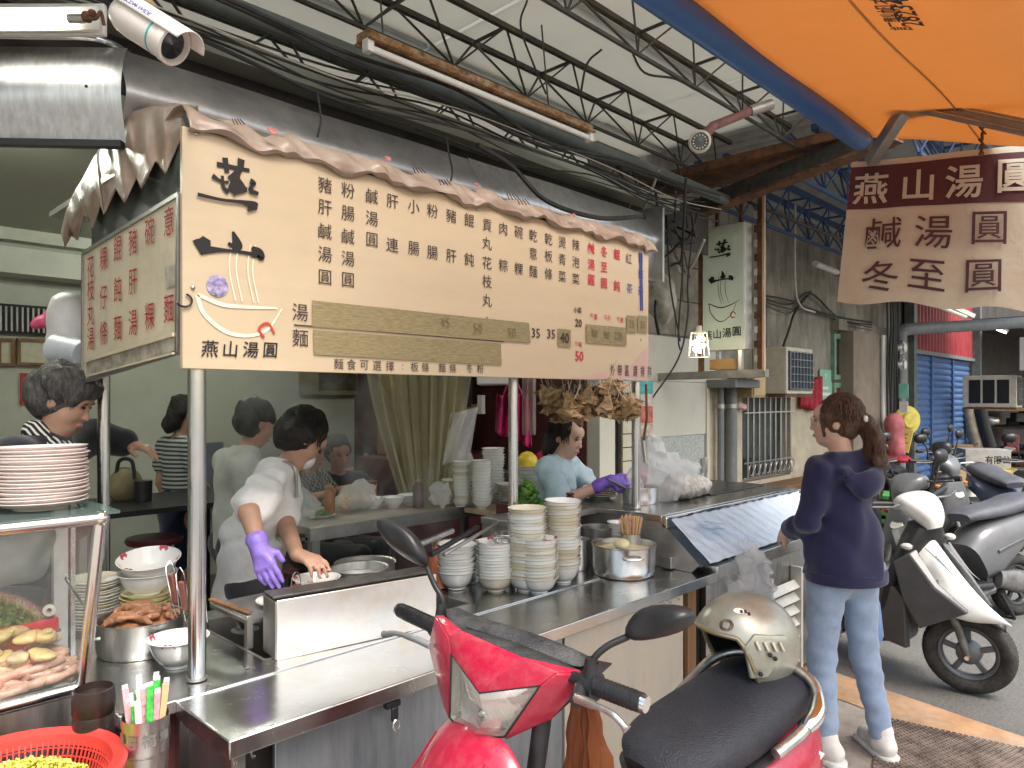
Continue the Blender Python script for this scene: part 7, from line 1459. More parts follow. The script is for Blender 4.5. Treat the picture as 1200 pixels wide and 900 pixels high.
for k in range(140):
    a = rs.random()*6.28; s0 = q(-.125+.02*math.cos(a), .022*math.sin(a), .0); hp_.tube(smoothpts([s0, q(-.150+.036*math.cos(a), .040*math.sin(a), -.07), q(-.15+.044*math.cos(a), .042*math.sin(a)-.01, -.18), q(-.135+.03*math.cos(a)+rs.uniform(-.02, .02), .028*math.sin(a)-.02+rs.uniform(-.02, .02), -.31-rs.random()*.05)], 3), [.003]*6+[.0026]*3+[.001], 4)
obj('ponytail_strands', hp_, hairbr, shopper, world=False, kind='stuff')
strands(shopper, q, R4, hairbr, 220, -.02, 1)
# light blue bag hanging beyond her leg
bgm = mat('blue_tote_cloth', (0.17, 0.27, 0.46), 0.7, var=0.12, scale=9, bump=0.3, bscale=40)
c = W(3.45, 1.67, .58); t = thing('tote_bag', 'light blue cloth bag hanging at the far side of the shopper', 'bag', c)
obj('bag', sdf([cap(c+Vector((0, 0, .12)), c-Vector((0, 0, .10)), .05, .085, .05, FW, .5)], .012, wr=.007, wf=32, wz=.2, seed=3), bgm, t); obj('strap', MB().tube(smoothpts([c+Vector((0, 0, .12)), c+Vector((-.02, .02, .3)), W(3.4, 1.60, 1.02)]), .007, 6), bgm, t)
# ---------------------------------------------------------------- vendor in light blue
J = dict(pel=(-.02, 0, .84), wai=(-.01, 0, .96), che=(.01, 0, 1.12), nek=(.02, 0, 1.25), hed=(.075, 0, 1.39), sL=(.02, .15, 1.21), sR=(.02, -.15, 1.21), eL=(.15, .22, 1.06), wL=(.34, .10, 1.15), eR=(.11, -.20, 1.04), wR=(.34, -.11, 1.155), hL=(0, .08, .8), hR=(0, -.08, .8))
glv = [hand(J['wR'], (1, .35, .15), (.2, .9, -.5), -1, 0.7, 1.1)]; bare = hand(J['wL'], (1, -.35, -.1), (0, -.9, -.3), 1, 0.8)
def longh(q, R4):
    return [ell(q(-.022, 0, .030), (.098, .083, .094), R4), ell(q(-.050, 0, -.03), (.062, .080, .09), R4, .03), ell(q(-.075, -.02, -.10), (.045, .062, .075), R4, .04), ell(q(.085, 0, -.045), (.066, .074, .090), R4, .02, True)]
vrz = R(-45.7-24)
vend, j, q, R4 = figure('vendor woman in a light blue shirt and purple glove working behind the serving unit', (3.10, 2.69, 0.0), vrz, J, hyaw=R(-14), hpitch=R(18), vox=0.0075, hands=[bare], hair=longh, hairm=hairb, legs=True, wide=1.04)
strands(vend, q, R4, hairb, 120, -.06, 2)
lb_ = cloth('light_blue_shirt', (0.42, 0.56, 0.64))
obj('shirt', sdf(shirtp(j, .97, .016, sleeve=.74, loose=.008), .0075, wr=.009, wf=34, cut=lambda X, Y, Z: .80-Z, seed=11), lb_, vend, world=False, ang=3.2)
obj('trousers', sdf(trousers(j, .95, .012), .011, cut=lambda X, Y, Z: Z-.88), cloth('dark_trousers', (.03, .03, .035)), vend, world=False)
purp = mat('purple_nitrile', (0.20, 0.10, 0.56), 0.4, var=0.12, scale=20, bump=0.3, bscale=60)
e, w = j['eR'], j['wR']; obj('glove', sdf(glv[0]+[cap(e.lerp(w, .78), w+(w-e).normalized()*.02, .037, .03, .01)], .0045, wr=.0008, wf=160), purp, vend, world=False, ang=3.2)
# plastic bag she fills
hd_ = MW[vend.name] @ Vector((.46, -.03, 1.15))
tag(obj('plastic_bag', sdf([ell(hd_+Vector((0, 0, -.03)), (.06, .05, .06)), ell(hd_+Vector((-.01, 0, .04)), (.035, .03, .04), None, .04)], .008, wr=.006, wf=70), film('white_bag_film', (.85, .84, .86), .2, .8, bump=1, bscale=30)), 'white plastic bag between the hands of the vendor in blue', 'bag')
tag(obj('pink_bag', sdf([ell(hd_+Vector((.07, .0, .02)), (.03, .03, .055))], .008, wr=.005, wf=70), film('pink_bag_film', (.85, .45, .62), .2, .8, bump=1, bscale=30)), 'small pink plastic bag beside the purple glove', 'bag')
# ---------------------------------------------------------------- cook in white
rzc = R(-45.7+14)
ML = Matrix.Translation(Vector((1.40, 2.80, 0))) @ Matrix.Rotation(rzc, 4, 'Z'); inv = ML.inverted()
gR = inv @ P(303, 640, 2.52); gL = inv @ P(348, 650, 2.60)
J = dict(pel=(-.06, 0, .86), wai=(-.03, 0, 1.0), che=(.03, 0, 1.17), nek=(.085, 0, 1.31), hed=(.17, -.01, 1.435), sL=(.06, .16, 1.265), sR=(.05, -.165, 1.265), eL=inv @ P(335, 615, 2.9), wL=gL, eR=inv @ P(292, 600, 2.56), wR=gR)
gd_ = (inv @ P(312, 668, 2.49))-gR; bd_ = (inv @ P(372, 658, 2.55))-gL
cook, j, q, R4 = figure('cook in a white shirt and floral apron bent over the trough with one purple glove', (1.40, 2.80, 0.0), rzc, J, hyaw=R(28), hpitch=R(46), skinm=skin2, vox=0.0075, hands=[hand(gL, bd_, (0.3, -.2, -1), 1, .6)], hair=bob, hairm=hairb, face=True)
strands(cook, q, R4, hairb, 200, -.03, 3)
whs = cloth('white_shirt', (0.78, 0.77, 0.76))
obj('shirt', sdf(shirtp(j, 1.0, .014, sleeve=.78, bot=j['pel']-Vector((0, 0, .10)), loose=.024), .0075, wr=.011, wf=32, cut=lambda X, Y, Z: .78-Z, seed=21), whs, cook, world=False, ang=3.2)
obj('glove', sdf(hand(gR, gd_, (0.4, .8, -.3), 1, .35, 1.12)+[cap(j['eR'].lerp(gR, .82), gR+gd_.normalized()*.02, .038, .031, .01)], .0045, wr=.0008, wf=160), mat('violet_nitrile', (0.30, 0.20, 0.68), 0.4, var=0.12, scale=20), cook, world=False, ang=3.2)
apm = mat('floral_apron', (0.60, 0.55, 0.44), 0.7, var=0.1, scale=8, dirt=(0.30, 0.24, 0.14), dirt_amt=0.9, dscale=22)
ap = [cap(j['pel']-Vector((-.035, 0, .02)), j['wai']+Vector((.03, 0, 0)), .115, .115, .05, Vector((1, 0, 0)), .85), cap(j['wai']+Vector((.03, 0, 0)), j['che']+Vector((.03, 0, -.02)), .115, .11, .05, Vector((1, 0, 0)), .85)]
obj('apron', sdf(ap, .008, wr=.002, wf=40, cut=lambda X, Y, Z: np.maximum(.72-Z, -(X-.0)*1.0+0.0*Y)), apm, cook, world=False, ang=3.2)
obj('apron_strap', MB().tube(smoothpts([j['che']+Vector((.12, -.07, .03)), j['nek']+Vector((.05, -.085, .02)), j['nek']+Vector((-.05, -.04, .03))]), .007, 8), steeld, cook, world=False)
obj('apron_strap', MB().tube(smoothpts([j['wai']+Vector((.05, -.135, -.04)), j['wai']+Vector((-.04, -.125, -.05)), j['wai']+Vector((-.115, 0, -.05))]), .006, 8), steeld, cook, world=False)
obj('trousers', sdf(trousers(j, 1, .012), .012, cut=lambda X, Y, Z: Z-.9), MATS['dark_trousers'], cook, world=False)
obj('face_mask', sdf([ell(q(.078, 0, -.055), (.032, .045, .04), R4)], .007), cloth('mask_white', (.7, .72, .75)), cook, world=False)
# ---------------------------------------------------------------- person behind the cook
J = dict(hed=(.10, 0, 1.46), nek=(.04, 0, 1.31), eL=(.1, .22, 1.05), wL=(.28, .15, 1.0), eR=(.05, -.22, 1.02), wR=(.25, -.15, 0.98))
loc = P(278, 466, 3.75); p2, j, q, R4 = figure('person in a white top standing just behind the cook, face turned away', (loc.x, loc.y, 0.012), R(-10), J, hyaw=R(10), hpitch=R(25), skinm=skin2, vox=.011, hair=bob, sc=.98)
obj('shirt', sdf(shirtp(j, 1, .022, sleeve=.75, loose=.01), .011, wr=.004, wf=30, cut=lambda X, Y, Z: .82-Z), cloth('off_white_top', (.50, .52, .48)), p2, world=False)
obj('trousers', sdf(trousers(j, 1, .012), .014, cut=lambda X, Y, Z: Z-.9), MATS['dark_trousers'], p2, world=False)
# ---------------------------------------------------------------- grey haired woman at left
lo = W(2.62, -1.70); ML = Matrix.Translation(Vector((lo.x, lo.y, 0))) @ Matrix.Rotation(R(-45.7+5), 4, 'Z'); inv = ML.inverted()
wl = inv @ P(148, 523, 2.95); wr = inv @ P(70, 560, 2.4)
J = dict(pel=(0, 0, .93), wai=(0, 0, 1.08), che=(.0, 0, 1.27), nek=(.03, 0, 1.43), hed=(.085, 0, 1.585), sL=(0, .16, 1.38), sR=(0, -.16, 1.38), eL=inv @ P(112, 515, 2.95), wL=wl, eR=(.04, -.2, 1.16), wR=(.2, -.1, 1.15), hL=(0, .08, .9), hR=(0, -.08, .9), kL=(.02, .09, .5), kR=(.02, -.09, .5))
def greyh(q, R4):
    return [ell(q(-.022, 0, .034), (.106, .092, .096), R4), ell(q(-.040, 0, -.01), (.088, .090, .085), R4, .03), ell(q(.045, 0, .062), (.062, .07, .04), R4, .03), ell(q(.095, 0, -.050), (.064, .085, .085), R4, .015, True), ell(q(.0, -.09, -.035), (.02, .02, .03), R4, .01, True)]
gw, j, q, R4 = figure('grey haired woman in black with a striped scarf stretching out one arm at the left', (lo.x, lo.y, 0.012), R(-45.7+5), J, hyaw=R(5), hpitch=R(27), skinm=skin2, vox=.0075, hands=[hand(wl, (wl-Vector(J['eL'])), (0, 0, -1), -1, .5)], hair=greyh, hairm=hairg, wide=1.05)
strands(gw, q, R4, hairg, 220, -.03, 4)
blk_ = cloth('black_cardigan', (.012, .012, .018)); obj('cardigan', sdf(shirtp(j, 1.05, .022, sleeve=1.88, loose=.01), .0085, wr=.003, wf=30, cut=lambda X, Y, Z: .85-Z), blk_, gw, world=False, ang=3.2)
obj('navy_sleeve', sdf([cap(j['sL'], j['eL'], .073, .066, .02), cap(j['eL'], j['eL'].lerp(j['wL'], .86), .066, .052, .02)], .008, wr=.003, wf=40), cloth('navy_sleeve', (.012, .02, .07)), gw, world=False, ang=3.2)
obj('trousers', sdf(trousers(j, 1, .014), .014, cut=lambda X, Y, Z: Z-.95), MATS['dark_trousers'], gw, world=False)
sc_ = bpy.data.materials.new('striped_scarf'); sc_.use_nodes = True; n_ = sc_.node_tree; b_ = n_.nodes['Principled BSDF']; b_.inputs['Roughness'].default_value = .8
tc = n_.nodes.new('ShaderNodeTexCoord'); wv = n_.nodes.new('ShaderNodeTexWave'); wv.inputs['Scale'].default_value = 22; wv.inputs['Distortion'].default_value = 3; wv.bands_direction = 'DIAGONAL'; rp = n_.nodes.new('ShaderNodeValToRGB'); rp.color_ramp.interpolation = 'CONSTANT'; rp.color_ramp.elements[0].color = (.01, .01, .012, 1); rp.color_ramp.elements[1].position = .62; rp.color_ramp.elements[1].color = (.6, .58, .55, 1)
n_.links.new(tc.outputs['Object'], wv.inputs[0]); n_.links.new(wv.outputs[0], rp.inputs[0]); n_.links.new(rp.outputs[0], b_.inputs['Base Color'])
obj('scarf', sdf([cap(j['nek']+Vector((-.02, -.055, .03)), j['nek']+Vector((.045, -.06, -.02)), .035, .03, .02), cap(j['nek']+Vector((.045, -.055, -.02)), j['nek']+Vector((.085, -.06, -.12)), .032, .034, .02), cap(j['nek']+Vector((.085, -.06, -.12)), j['nek']+Vector((.11, -.05, -.24)), .034, .03, .02), cap(j['nek']+Vector((.0, .05, .03)), j['nek']+Vector((.06, .0, -.02)), .035, .03, .03), cap(j['nek']+Vector((-.05, .0, .03)), j['nek']+Vector((-.02, -.05, .04)), .03, .035, .03)], .008, wr=.004, wf=50), sc_, gw, world=False, ang=3.2)
# ---------------------------------------------------------------- woman in striped top
stm = bpy.data.materials.new('striped_jersey'); stm.use_nodes = True; n_ = stm.node_tree; b_ = n_.nodes['Principled BSDF']; b_.inputs['Roughness'].default_value = .85
tc = n_.nodes.new('ShaderNodeTexCoord'); wv = n_.nodes.new('ShaderNodeTexWave'); wv.inputs['Scale'].default_value = 11; wv.bands_direction = 'Z'; rp = n_.nodes.new('ShaderNodeValToRGB'); rp.color_ramp.elements[0].position = .45; rp.color_ramp.elements[0].color = (.05, .055, .06, 1); rp.color_ramp.elements[1].position = .55; rp.color_ramp.elements[1].color = (.50, .52, .50, 1)
n_.links.new(tc.outputs['Object'], wv.inputs[0]); n_.links.new(wv.outputs[0], rp.inputs[0]); n_.links.new(rp.outputs[0], b_.inputs['Base Color'])
J = dict(eR=(.02, -.20, 1.03), wR=(.16, -.16, .88), hed=(.04, 0, 1.485))
loc = W(5.0, -2.28); sw, j, q, R4 = figure('woman in a striped top and dark blue skirt standing deep in the shop', (loc.x, loc.y, .012), R(10), J, hyaw=R(-10), hpitch=R(20), skinm=skin2, vox=.011, hair=longh, hairm=hairb, face=False, sc=.98)
obj('top', sdf(shirtp(j, 1, .014, sleeve=.5), .011, cut=lambda X, Y, Z: .92-Z), stm, sw, world=False)
obj('skirt', sdf([cap(j['pel']+Vector((0, 0, .08)), j['pel'], .12, .15, .04, Vector((1, 0, 0)), .85), cap(j['pel'], (0, 0, .5), .15, .14, .04, Vector((1, 0, 0)), .85)], .012, wr=.004, wf=30, cut=lambda X, Y, Z: .42-Z), cloth('dark_blue_skirt', (.012, .02, .07)), sw, world=False)
# ---------------------------------------------------------------- seated customers, dim and far
chk = bpy.data.materials.new('checked_cloth'); chk.use_nodes = True; n_ = chk.node_tree; b_ = n_.nodes['Principled BSDF']; b_.inputs['Roughness'].default_value = .85
tc = n_.nodes.new('ShaderNodeTexCoord'); ck = n_.nodes.new('ShaderNodeTexChecker'); ck.inputs['Scale'].default_value = 45; ck.inputs[1].default_value = (.03, .03, .03, 1); ck.inputs[2].default_value = (.30, .28, .24, 1); n_.links.new(tc.outputs['Object'], ck.inputs[0]); n_.links.new(ck.outputs[0], b_.inputs['Base Color'])
for i, (px, py, d, m_, rz, lab) in enumerate(((362, 530, 4.7, chk, R(-60), 'seated customer in a small checked top right of the cook'), (396, 532, 5.0, MATS['black_cardigan'], R(-100), 'seated customer in black beside the amber bottle'), (431, 541, 6.2, MATS['dark_trousers'], R(-120), 'farthest seated customer with only a dark round head showing'))):
    z = P(px, py, d).z; loc = P(px, py, d); s_ = z/1.485 if z/1.485 < 1 else 1
    dz = z-1.485
    seat = {k: Vector(v)+Vector((0, 0, dz)) for k, v in DEF.items() if k not in ('kL', 'kR', 'aL', 'aR', 'tL', 'tR')}
    seat.update(kL=Vector((.42, .12, .62)), kR=Vector((.42, -.12, .62)), aL=Vector((.42, .12, .09)), aR=Vector((.42, -.12, .09)), tL=Vector((.55, .12, .04)), tR=Vector((.55, -.12, .04)), wL=Vector((.25, .15, 1.0)), wR=Vector((.25, -.15, 1.0)), eL=Vector((.04, .2, .95)), eR=Vector((.04, -.2, .95)))
    t, j, q, R4 = figure(lab, (loc.x, loc.y, .012), rz, seat, hpitch=R(15), skinm=skin2, vox=.013, hair=bob, hairm=hairb)
    obj('top', sdf(shirtp(j, 1, .018, sleeve=.9), .013), m_, t, world=False); obj('trousers', sdf(trousers(j, .95, .012), .015), MATS['dark_trousers'], t, world=False)
    s2 = thing('stool', 'dark stool under the '+['checked', 'black clad', 'farthest'][i]+' seated customer', 'stool', (loc.x, loc.y, .012)); zz = max(.3, .86+dz-.14); obj('seat', MB().lathe([(0, zz-.03), (.16, zz-.03), (.165, zz), (0, zz)], (0, 0, 0), 20), MATS['maroon_seat'], s2, world=False)
    for k in range(4): a = k*PI/2+.7; obj('leg', MB().tube([Vector((.12*math.cos(a), .12*math.sin(a), zz-.03)), Vector((.16*math.cos(a), .16*math.sin(a), 0))], .011, 6), black, s2, world=False)
# ================================================================== scooters
rub = mat('tyre_rubber', (0.028, 0.027, 0.026), 0.75, var=0.2, scale=40, bump=0.4, bscale=150, dirt=(0.12, 0.11, 0.10), dirt_amt=0.5, dscale=10)
rimm = mat('grey_rim_paint', (0.13, 0.14, 0.155), 0.4, metal=0.5, var=0.12); seatm = mat('seat_vinyl', (0.020, 0.023, 0.032), 0.42, var=0.12, scale=14, bump=0.5, bscale=260); seatg = mat('worn_grey_seat', (0.10, 0.105, 0.125), 0.5, var=0.15, scale=8, bump=0.3, bscale=260)
eng = mat('engine_alloy', (0.20, 0.20, 0.20), 0.5, metal=0.6, var=0.25, scale=16, dirt=(0.07, 0.06, 0.05), dirt_amt=0.7, dscale=10)
lens = mat('lamp_lens', (0.66, 0.66, 0.62), 0.08, var=0.15, scale=14, coat=1.0, bump=0.2, bscale=30); amberl = mat('amber_lens', (0.6, 0.22, 0.03), 0.15, coat=1); redl = mat('red_lens', (0.35, 0.01, 0.01), 0.12, coat=1)
mirr = mat('mirror_glass', (0.75, 0.77, 0.8), 0.03, metal=1.0, var=0.02)
grey_b = mat('matt_grey_bodywork', (0.085, 0.088, 0.095), 0.38, var=0.1, scale=6, dirt=(0.16, 0.155, 0.15), dirt_amt=0.4, dscale=4, coat=0.2)
def ringsec(c, w, h, t, up, n=18, p=2.6):
    """superellipse section centred on c, half width w across t x up, half height h along up"""
    c, t, up = Vector(c), Vector(t).normalized(), Vector(up); sd = up.cross(t).normalized(); up = t.cross(sd); out = []
    for i in range(n):
        a = 2*PI*i/n; ca, sa = math.cos(a), math.sin(a); out.append(c+sd*(w*math.copysign(abs(ca)**(2/p), ca))+up*(h*math.copysign(abs(sa)**(2/p), sa)))
    return out
def hull(st, n=18, p=2.6, k=4):
    """st: (x, z, halfwidth, halfheight) along the scooter, lofted smoothly"""
    pts = [Vector((s[0], 0, s[1])) for s in st]; wh = smoothpts([(s[2], s[3], 0) for s in st], k); sp = smoothpts(pts, k); rings = []
    for i, c in enumerate(sp):
        t = sp[min(i+1, len(sp)-1)]-sp[max(i-1, 0)]; up = Vector((-t.z, 0, t.x)); up = up if up.z > 0 or abs(up.z) < 1e-3 else -up
        rings.append(ringsec(c, max(wh[i].x, .002), max(wh[i].y, .002), t, Vector((-t.z, 0, t.x)), n, p))
    return MB().loft(rings)
def wheel(par, x, r, tw, m_=None, disc=True, rimc=None):
    hl = Vector((x, 0, r)); prof = []
    obj('tyre', MB().lathe([(r-.075, -tw*.62), (r-.055, -tw*.9), (r-.025, -tw), (r-.006, -tw*.62), (r, -tw*.2), (r, tw*.2), (r-.006, tw*.62), (r-.025, tw), (r-.055, tw*.9), (r-.075, tw*.62), (r-.08, 0), (r-.075, -tw*.62)], hl, 48, (0, 1, 0)), rub, par, world=False, ang=1.2)
    mb = MB()
    for k in range(60):
        a = 2*PI*k/60
        for s_ in (-1, 1):
            e = Vector((math.cos(a+.05*s_), 0, math.sin(a+.05*s_))); f_ = Vector((math.cos(a+.05*s_+.06), 0, math.sin(a+.05*s_+.06))); mb.bar(hl+e*(r+.0005)+Vector((0, s_*tw*.1, 0)), hl+f_*(r-.009)+Vector((0, s_*tw*.72, 0)), .004, .003, up=(0, 1, 0))
    obj('tread', mb, rub, par, world=False, smooth=False, kind='stuff')
    rm = obj('rim', MB().lathe([(r-.078, -tw*.55), (r-.09, -tw*.5), (r-.1, -tw*.25), (r-.1, tw*.25), (r-.09, tw*.5), (r-.078, tw*.55)], hl, 40, (0, 1, 0)), rimc or rimm, par, world=False)
    for k in range(5):
        a = 2*PI*k/5+.3; e = Vector((math.cos(a), 0, math.sin(a))); obj('spoke', MB().bar(hl+e*.03, hl+e*(r-.095), .028, .022, up=(0, 1, 0)), rimc or rimm, rm, world=False, bevel=.003)
    obj('hub', MB().lathe([(0, -tw*.9), (.03, -tw*.9), (.06, -tw*.5), (.065, tw*.4), (.04, tw*.8), (0, tw*.8)], hl, 24, (0, 1, 0)), rimm, rm, world=False)
def mirror(par, base, elbow, head, sz=(.065, .045), nrm=(-1, 0, 0)):
    m = obj('mirror_stem', MB().tube(smoothpts([base, elbow, head], 5), .006, 8).tube([base-Vector((0, 0, .03)), base+Vector((0, 0, .02))], .012, 10), black, par, world=False)
    nrm = Vector(nrm).normalized(); u_ = Vector((0, 0, 1)).cross(nrm).normalized(); v_ = nrm.cross(u_); c = Vector(head)+v_*sz[1]*.5; rings = []
    for dd, s_ in ((-.002, 1.0), (-.012, .98), (-.028, .78), (-.038, .35), (-.04, .05)): rings.append([c+nrm*dd+u_*(sz[0]*s_*math.copysign(abs(math.cos(a))**.75, math.cos(a)))+v_*(sz[1]*s_*math.copysign(abs(math.sin(a))**.8, math.sin(a))) for a in [2*PI*k/24 for k in range(24)]])
    obj('mirror_shell', MB().loft(rings), black, m, world=False); obj('mirror_glass', MB().add([c-nrm*.001+u_*(sz[0]*.94*math.copysign(abs(math.cos(a))**.75, math.cos(a)))+v_*(sz[1]*.94*math.copysign(abs(math.sin(a))**.8, math.sin(a))) for a in [2*PI*k/24 for k in range(24)]], [tuple(range(24))]), mirr, m, world=False)
def scooter(label, loc, rz, body, front, seatmat, lean=0.0, steer=0.0, beak=True, rack=True, group=None, wb=1.20, detailed=True):
    rot = Matrix.Rotation(rz, 4, 'Z') @ Matrix.Rotation(lean, 4, 'X'); t = thing('scooter', label, 'scooter', loc, rot=rot, group=group); r = .222; o_ = dict(world=False)
    ww = obj('rear_mudguard', hull([(-.26, .36, .045, .012), (-.18, .47, .05, .015), (0, .50, .055, .02), (.1, .47, .05, .02)], 12), black, t, **o_); wheel(t, 0, r, .052, rimc=None)
    old = set(t.children); wheel(t, wb, r, .048)
    for y in (.075, -.075): obj('fork_leg', MB().tube([(wb-.13, y, .62), (wb-.03, y, .36), (wb+.0, y, r)], [.02, .022, .018], 10), eng, t, **o_)
    obj('axle_nut', MB().tube([(wb, -.10, r), (wb, .10, r)], .012, 8), chrome, t, **o_)
    obj('front_fender', MB().grid(lambda u, v: Vector((wb+(r+.035)*math.cos(.8+u*1.5), (v-.5)*.13, r+(r+.035-.045*(2*v-1)**2)*math.sin(.8+u*1.5))), 14, 8), black, t, solid=.004, **o_)
    pv_ = Vector((wb-.08, 0, 0)); Rs = Matrix.Rotation(steer, 3, 'Z')
    for c_ in set(t.children)-old: c_.rotation_euler.z = steer; c_.location = pv_-Rs @ pv_
    obj('engine_case', hull([(-.12, .24, .05, .06), (.0, .25, .06, .085), (.2, .27, .06, .07), (.36, .29, .07, .09)], 14), eng, t, **o_)
    obj('transmission_cover', hull([(-.08, .24, .03, .07), (.05, .26, .035, .08), (.3, .30, .03, .06)], 14).xf(Matrix.Translation((0, .11, 0))), eng, t, **o_)
    obj('exhaust', MB().tube(smoothpts([(.35, -.08, .18), (.1, -.13, .17), (-.1, -.15, .22), (-.28, -.15, .28)], 4), [.014]*5+[.03]*2+[.048]*6, 12), black, t, **o_)
    obj('centre_stand', MB().tube([(.3, .12, .2), (.22, .15, .02)], .012, 8).tube([(.3, -.12, .2), (.22, -.15, .02)], .012, 8).tube([(.22, -.15, .02), (.22, .15, .02)], .01, 8), black, t, **o_)
    obj('floorboard', MB().box((.62, 0, .27), (.42, .34, .05)), black, t, bevel=.02, **o_); obj('underside', hull([(.38, .24, .15, .05), (.6, .2, .14, .06), (.82, .24, .12, .06)], 14), grey_b, t, **o_)
    bd = obj('side_bodywork', hull([(.46, .42, .13, .15), (.32, .50, .15, .19), (.1, .60, .155, .14), (-.12, .68, .13, .10), (-.3, .74, .09, .06), (-.38, .77, .05, .03)], 20, 3.0), body, t, **o_)
    obj('side_trim', MB().box((.1, 0, .57), (.5, .322, .02), Matrix.Rotation(-R(-16), 3, 'Y')), grey_b, t, bevel=.004, **o_)
    obj('seat', hull([(.52, .735, .09, .03), (.44, .755, .125, .045), (.28, .77, .135, .05), (.1, .79, .135, .055), (-.08, .825, .14, .06), (-.24, .835, .12, .05), (-.30, .83, .08, .03)], 22, 2.8), seatmat, t, **o_)
    if rack:
        mb = MB().tube(smoothpts([(-.05, .15, .78), (-.25, .15, .84), (-.42, .10, .87), (-.45, 0, .87), (-.42, -.10, .87), (-.25, -.15, .84), (-.05, -.15, .78)], 4), .011, 10); obj('grab_rail', mb, steelb, t, **o_)
    obj('tail_light', hull([(-.30, .70, .09, .03), (-.38, .70, .07, .03), (-.42, .71, .04, .015)], 12), redl, t, **o_); obj('number_plate', MB().box((-.42, 0, .56), (.006, .24, .13), Matrix.Rotation(R(-20), 3, 'Y')), wht, t, **o_)
    obj('plate_bracket', MB().box((-.36, 0, .62), (.14, .08, .02), Matrix.Rotation(R(30), 3, 'Y')), black, t, **o_)
    # leg shield: inner black board and outer panel with beak
    sh = [(.80, .30, .17, .03), (.86, .45, .20, .035), (.92, .62, .20, .045), (.98, .80, .15, .06), (1.0, .90, .09, .06)]
    obj('leg_shield', hull([(a, b, c, d) for a, b, c, d in sh], 20, 3.2), black if beak else body, t, **o_)
    if beak:
        pts = [(.955, .90, .07), (1.03, .84, .115), (1.12, .73, .145), (1.22, .62, .14), (1.33, .53, .10), (1.42, .475, .05), (1.47, .45, .008)]
        sp = smoothpts([(p[0], p[1], p[2]) for p in pts], 5); rings = []
        for p in sp: rings.append([Vector((p.x-.10*(abs(y)**2)*1.0-.012, y*p.z, p.y-.11*abs(y)**1.7*(p.z/.14))) for y in [-1+2*k/12 for k in range(13)]])
        mb = MB(); n = 13; mb.add([v for r_ in rings for v in r_], [(i*n+k, i*n+k+1, (i+1)*n+k+1, (i+1)*n+k) for i in range(len(rings)-1) for k in range(n-1)])
        pn = obj('front_panel', mb, front, t, solid=.006, **o_)
        mk = MB()
        for s_ in (1, -1): 
            for (u0, w0) in ((.35, .5), (.5, .5)): pass
            stroke([(0.0, .02, .006), (.09, .0, .009), (.2, -.01, .004), (.26, .0, .001)], (1.07, s_*.075, .785), Vector((.70, 0, -.62)), Vector((0, s_, .25)), mk)
            for k in range(7): stroke([(.02*k+.05, -.03, .0035), (.02*k+.062, -.018, .003), (.02*k+.06, -.034, .003)], (1.07, s_*.085, .785), Vector((.70, 0, -.62)), Vector((0, s_, .25)), mk, 2)
        obj('front_graphic', mk, grey_b, t, smooth=False, kind='stuff', **o_)
        for s_ in (1, -1):
            obj('side_fairing', MB().loft([[Vector(p) for p in r_] for r_ in ([(1.02, s_*.10, .78), (1.02, s_*.16, .76), (.94, s_*.19, .70), (.92, s_*.15, .72)], [(1.16, s_*.12, .62), (1.16, s_*.155, .60), (1.0, s_*.20, .50), (.96, s_*.16, .52)], [(1.30, s_*.08, .50), (1.30, s_*.10, .485), (1.08, s_*.18, .36), (1.0, s_*.15, .36)], [(1.2, s_*.10, .40), (1.2, s_*.11, .39), (.86, s_*.19, .24), (.84, s_*.15, .24)])][:3]), grey_b, t, bevel=.008, **o_)
            obj('lower_fairing', MB().loft([[Vector(p) for p in r_] for r_ in ([(1.0, s_*.14, .50), (1.0, s_*.19, .50), (.86, s_*.20, .62), (.86, s_*.15, .62)], [(.98, s_*.14, .22), (.98, s_*.18, .22), (.72, s_*.19, .24), (.72, s_*.14, .26)])]), grey_b, t, bevel=.008, **o_)
    else:
        obj('front_panel', hull([(.90, .30, .13, .05), (1.0, .45, .17, .06), (1.04, .62, .17, .07), (1.03, .8, .12, .06), (1.0, .92, .07, .04)], 20, 2.6), front, t, **o_); obj('headlight', hull([(1.07, .70, .07, .045), (1.11, .72, .05, .03)], 14), lens, t, **o_)
    for s_ in (1, -1): obj('turn_signal', MB().ball((1.02, s_*.17, .80), (.035, .025, .02), 10), amberl if not beak else lens, t, **o_)
    st = obj('handlebar_cowl', hull([(.86, .98, .07, .03), (.93, 1.02, .12, .05), (.99, 1.0, .12, .06), (1.04, .94, .08, .06), (1.06, .88, .05, .03)], 18), front if beak else body, t, **o_)
    obj('handlebar_headlight', MB().box((1.055, 0, .95), (.03, .13, .07), Matrix.Rotation(R(20), 3, 'Y')), lens, st, bevel=.014, **o_)
    for s_ in (1, -1):
        obj('grip', MB().tube([(.93, s_*.15, 1.02), (.88, s_*.33, 1.04)], .018, 12), black, t, **o_); obj('brake_lever', MB().tube([(.97, s_*.15, 1.02), (.99, s_*.22, 1.02), (.95, s_*.33, 1.03)], [.008, .007, .008], 8), eng, t, **o_)
        mirror(t, Vector((.93, s_*.16, 1.04)), Vector((.95, s_*.19, 1.15)), Vector((.93, s_*.24, 1.22)), nrm=(-1, -.25*s_, 0))
    return t
wpaint = mat('pearl_white_paint', (0.70, 0.72, 0.70), 0.25, var=0.04, coat=0.5)
